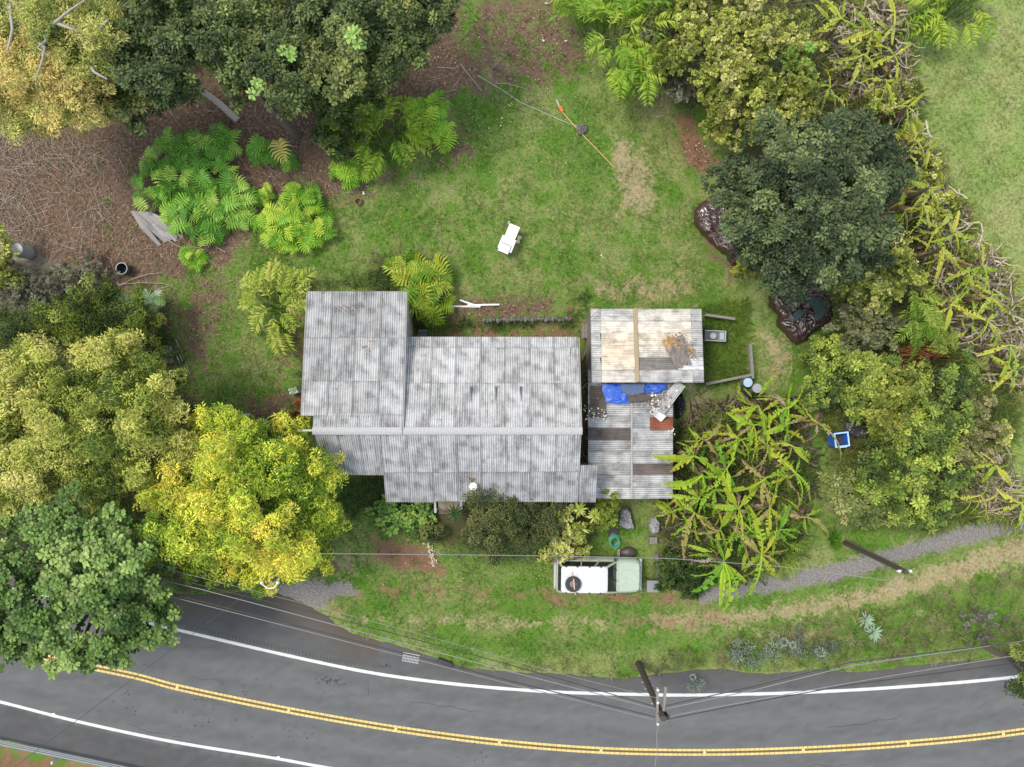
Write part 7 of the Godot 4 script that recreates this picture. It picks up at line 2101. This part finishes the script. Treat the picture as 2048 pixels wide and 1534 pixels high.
func build_cover() -> void:
	build_lawn()
	scatter("leaf_litter", "brown fallen leaves strewn under the trees and on the lawn's edges", "fallen leaves", "fallen", M.dry, [[-20,220, 180,240, 330,180, 640,180, 900,20, 1130,20, 1200,120, 1150,190, 960,330, 860,350, 700,420, 500,480, 470,640, 430,760, 300,640, 180,560, -20,480], [560,560, 612,560, 612,840, 570,870, 420,860, 360,790], [895,590, 1110,590, 1112,640, 895,650], [830,650, 1160,650, 1160,690, 830,690], [1340,220, 1440,330, 1380,350]], 85.0, P_LITTER, 0.5, 1.15, 0.05, "bare")
	scatter("lawn_leaves", "pale dry leaves sprinkled over the lawn", "fallen leaves", "fallen", M.dry, [[700,180, 1300,180, 1400,400, 1380,560, 1150,600, 920,590, 720,480, 640,520, 480,560, 430,760, 380,700, 500,480], [690,1060, 1100,1120, 1100,1180, 700,1180]], 9.0, [Color(0.26, 0.16, 0.08), Color(0.42, 0.34, 0.17), Color(0.52, 0.46, 0.27)], 0.35, 0.75, 0.05)
	scatter("litter_under_grove", "dry grey brown leaves heaped under the banana plants of the grove", "fallen leaves", "strip", M.dry, [[1340,850, 1400,800, 1590,790, 1640,940, 1600,1090, 1500,1160, 1390,1150, 1320,1060]], 34.0, [Color(0.03, 0.022, 0.015), Color(0.075, 0.055, 0.035), Color(0.20, 0.155, 0.105)], 0.4, 1.3, 0.5)
	scatter("litter_in_border", "dry straw coloured leaves heaped under the bananas of the right hand border", "fallen leaves", "strip", M.dry, [[1650,20, 1800,20, 1830,260, 1900,400, 2000,540, 2048,700, 2048,780, 1960,760, 1880,640, 1840,480, 1800,250, 1660,180], [1930,900, 2010,900, 2040,1040, 1940,1010]], 46.0, [Color(0.07, 0.05, 0.035), Color(0.18, 0.14, 0.09), Color(0.36, 0.30, 0.21), Color(0.5, 0.44, 0.34)], 0.5, 1.7, 1.0)
	scatter("twig_heap", "heap of dry grey twigs and straw at the left edge", "twigs", "twig", M.dry, [[-20,270, 120,250, 230,290, 250,420, 180,500, 100,510, -20,520], [-20,300, 80,280, 130,380, 60,480, -20,480], [30,520, 240,540, 180,620, -20,680]], 13.0, P_STRAW, 0.5, 2.2, 0.25)
	scatter("twig_scatter", "small twigs lying about on the leaf litter", "twigs", "twig", M.dry, [[230,210, 640,200, 700,180, 700,380, 500,480, 420,540, 330,600, 240,560], [640,330, 860,300, 860,380, 700,420], [860,140, 960,140, 960,200, 860,200]], 4.0, P_STRAW, 0.3, 1.3, 0.1)
	scatter("weeds", "small green weeds coming up through the leaf litter at upper left", "weeds", "reed", M.leaf, [[0,240, 250,230, 480,490, 420,560, 300,600, 60,480], [640,200, 700,190, 720,330, 640,380], [900,-10, 1130,-10, 1180,140, 960,190, 900,100]], 2.2, [Color(0.08, 0.15, 0.02), Color(0.18, 0.24, 0.05), Color(0.3, 0.3, 0.12)], 0.25, 0.6)
	var gp := [Color(0.03, 0.06, 0.01), Color(0.07, 0.13, 0.02), Color(0.13, 0.19, 0.035)]
	scatter("tall_grass", "tall dark grass in the bed below the left end of the roof", "grass", "reed", M.leaf, [[660,960, 780,965, 800,1000, 770,1040, 700,1030]], 34.0, gp, 0.7, 1.2)
	scatter("tall_grass", "tall bright grass in the pen right of the pale shed", "grass", "reed", M.leaf, [[1390,615, 1500,600, 1495,760, 1405,768]], 26.0, [Color(0.05, 0.10, 0.01), Color(0.12, 0.2, 0.02), Color(0.2, 0.28, 0.03)], 0.5, 0.9)
	scatter("tall_grass", "rough grass and weeds on the bank above the road", "grass", "reed", M.leaf, [[1240,1335, 1300,1315, 1480,1265, 1700,1225, 2070,1130, 2070,1300, 1960,1318, 1830,1325, 1700,1338, 1540,1342, 1430,1334, 1250,1352], [900,1325, 1100,1330, 1240,1330, 1240,1352, 1120,1345, 930,1332], [730,1275, 880,1308, 870,1313, 720,1270]], 15.0, [Color(0.06, 0.10, 0.02), Color(0.15, 0.2, 0.04), Color(0.26, 0.25, 0.11), Color(0.36, 0.30, 0.18)], 0.35, 0.75)
	scatter("undergrowth", "reedy undergrowth between the shrubs of the right hand thicket", "undergrowth", "reed", M.leaf, [[1630,690, 1800,650, 1960,680, 2040,760, 2010,1000, 1900,1060, 1700,1050, 1650,900]], 22.0, [Color(0.05, 0.09, 0.015), Color(0.13, 0.18, 0.03), Color(0.26, 0.28, 0.07)], 0.6, 1.3)
	scatter("undergrowth", "dark leafy undergrowth beneath the banana grove", "undergrowth", "reed", M.leaf, [[1330,880, 1420,830, 1590,820, 1620,950, 1590,1100, 1500,1150, 1400,1140, 1330,1060]], 22.0, [Color(0.035, 0.07, 0.01), Color(0.10, 0.17, 0.02), Color(0.19, 0.27, 0.03)], 0.7, 1.6)
	scatter("undergrowth", "yellow green leaves growing through the dry heaps of the banana border", "undergrowth", "reed", M.leaf, [[1650,20, 1800,20, 1830,260, 1910,400, 2010,540, 2060,700, 2060,780, 1960,760, 1880,640, 1840,480, 1790,250, 1660,180], [1930,890, 2020,890, 2050,1050, 1930,1020]], 20.0, [Color(0.10, 0.15, 0.02), Color(0.24, 0.30, 0.04), Color(0.38, 0.40, 0.07)], 0.7, 1.7)
	scatter("undergrowth", "dark undergrowth under the top right shrubs", "undergrowth", "reed", M.leaf, [[1310,-10, 1800,-10, 1820,250, 1500,280, 1420,270, 1330,180]], 12.0, [Color(0.06, 0.08, 0.02), Color(0.14, 0.17, 0.05), Color(0.25, 0.22, 0.12)], 0.6, 1.3)
	scatter("undergrowth", "dark grassy undergrowth along the upper wall of the house", "undergrowth", "reed", M.leaf, [[600,560, 740,540, 780,520, 820,580, 880,640, 830,665, 815,585, 612,580], [900,640, 1130,640, 1150,600, 1180,560, 1170,640, 1120,650, 900,660]], 20.0, gp, 0.4, 0.9)
	scatter("undergrowth", "weedy green cover on the grey scrub at the left edge", "undergrowth", "reed", M.leaf, [[-20,520, 240,560, 220,640, -20,720]], 10.0, [Color(0.08, 0.10, 0.04), Color(0.18, 0.19, 0.08)], 0.5, 1.0)
	scatter("undergrowth", "dark leafy undergrowth beneath the dark trees at the top", "undergrowth", "reed", M.leaf, [[0,-20, 900,-20, 870,60, 760,130, 600,150, 420,130, 330,180, 0,220]], 12.0, [Color(0.02, 0.035, 0.008), Color(0.05, 0.075, 0.016), Color(0.10, 0.12, 0.03)], 0.8, 1.7)
	scatter("undergrowth", "dark undergrowth below the trees of the left side", "undergrowth", "reed", M.leaf, [[-20,640, 330,640, 420,830, 600,860, 680,1080, 560,1170, -20,1150]], 6.0, gp, 0.7, 1.4)

func make_materials() -> void:
	M.tin = vmat(0.75)
	M.tin.albedo_texture = roof_texture()
	M.tin.metallic_specular = 0.3
	M.trim = rough_mat(Color(0.62, 0.61, 0.57), 0.7, 71, 0.04, 0.7, 0.5)
	M.paint = rough_mat(Color(0.46, 0.47, 0.42), 0.75, 72, 0.03, 0.7, 0.4)
	M.wood = rough_mat(Color(0.30, 0.25, 0.19), 0.85, 73, 0.06, 0.5, 0.6)
	M.oldwood = rough_mat(Color(0.34, 0.31, 0.27), 0.9, 74, 0.06, 0.5, 0.6)
	M.glass = mat(Color(0.02, 0.025, 0.03), 0.08)
	M.black = mat(Color(0.015, 0.015, 0.016), 0.6)
	M.cap = rough_mat(Color(0.47, 0.47, 0.475), 0.75, 75, 0.05, 0.72, 0.5)
	M.board = rough_mat(Color(0.42, 0.41, 0.39), 0.8, 76, 0.05, 0.7, 0.5)
	M.cable = mat(Color(0.03, 0.03, 0.032), 0.55)
	M.pale_cable = mat(Color(0.20, 0.20, 0.20), 0.6)
	M.rubber = rough_mat(Color(0.055, 0.052, 0.05), 0.85, 111, 0.05, 0.6, 1.0)
	M.steel = rough_mat(Color(0.56, 0.57, 0.58), 0.45, 112, 0.05, 0.7, 0.6)
	M.rust = rough_mat(Color(0.26, 0.12, 0.06), 0.85, 113, 0.05, 0.5, 0.8)
	M.stone = rough_mat(Color(0.27, 0.26, 0.24), 0.9, 221, 0.05, 0.5, 1.0)
	M.stone2 = rough_mat(Color(0.20, 0.19, 0.175), 0.9, 222, 0.05, 0.5, 1.0)
	M.stalk = rough_mat(Color(0.24, 0.20, 0.11), 0.8, 223, 0.05, 0.5, 1.0)
	M.husk = rough_mat(Color(0.56, 0.52, 0.50), 0.85, 224, 0.08, 0.5, 1.2)

func _ready() -> void:
	rng.seed = 77
	n1.seed = 5; n1.frequency = 0.02; n1.fractal_octaves = 3
	n2.seed = 9; n2.frequency = 0.1
	var cam := Camera3D.new()
	cam.name = "camera"
	add_child(cam)
	cam.position = Vector3(0, EYE, 0)
	cam.rotation = Vector3(-PI / 2, 0, 0)
	cam.fov = rad_to_deg(2.0 * atan(767.0 / PPM / EYE))
	cam.far = 1500.0
	cam.current = true
	var env := Environment.new()
	env.background_mode = Environment.BG_SKY
	env.sky = Sky.new()
	var sky := ProceduralSkyMaterial.new()
	sky.sky_top_color = Color(0.80, 0.86, 0.93)
	sky.sky_horizon_color = Color(0.92, 0.94, 0.96)
	sky.sky_curve = 0.2
	sky.sky_energy_multiplier = 0.72
	sky.ground_bottom_color = Color(0.35, 0.37, 0.30)
	sky.ground_horizon_color = Color(0.75, 0.77, 0.76)
	sky.sun_angle_max = 20.0
	env.sky.sky_material = sky
	env.tonemap_mode = Environment.TONE_MAPPER_LINEAR
	env.tonemap_exposure = 3.3
	env.sdfgi_enabled = true
	env.ssao_enabled = true
	env.ssil_enabled = true
	var we := WorldEnvironment.new()
	we.name = "environment"
	we.environment = env
	add_child(we)
	var sun := DirectionalLight3D.new()
	sun.name = "sun"
	sun.light_energy = 0.37
	sun.light_color = Color(1.0, 0.965, 0.92)
	sun.light_angular_distance = 20.0
	sun.shadow_enabled = true
	add_child(sun)
	sun.look_at_from_position(Vector3.ZERO, -Vector3(-0.55, 1.0, -0.22))
	make_materials()
	build_ground()
	build_road()
	make_sprigs()
	make_strap()
	make_big_leaves()
	build_poles()
	build_house()
	build_sheds()
	build_car()
	build_things()
	build_trees()
	build_big_plants()
	build_bananas()
	build_cover()
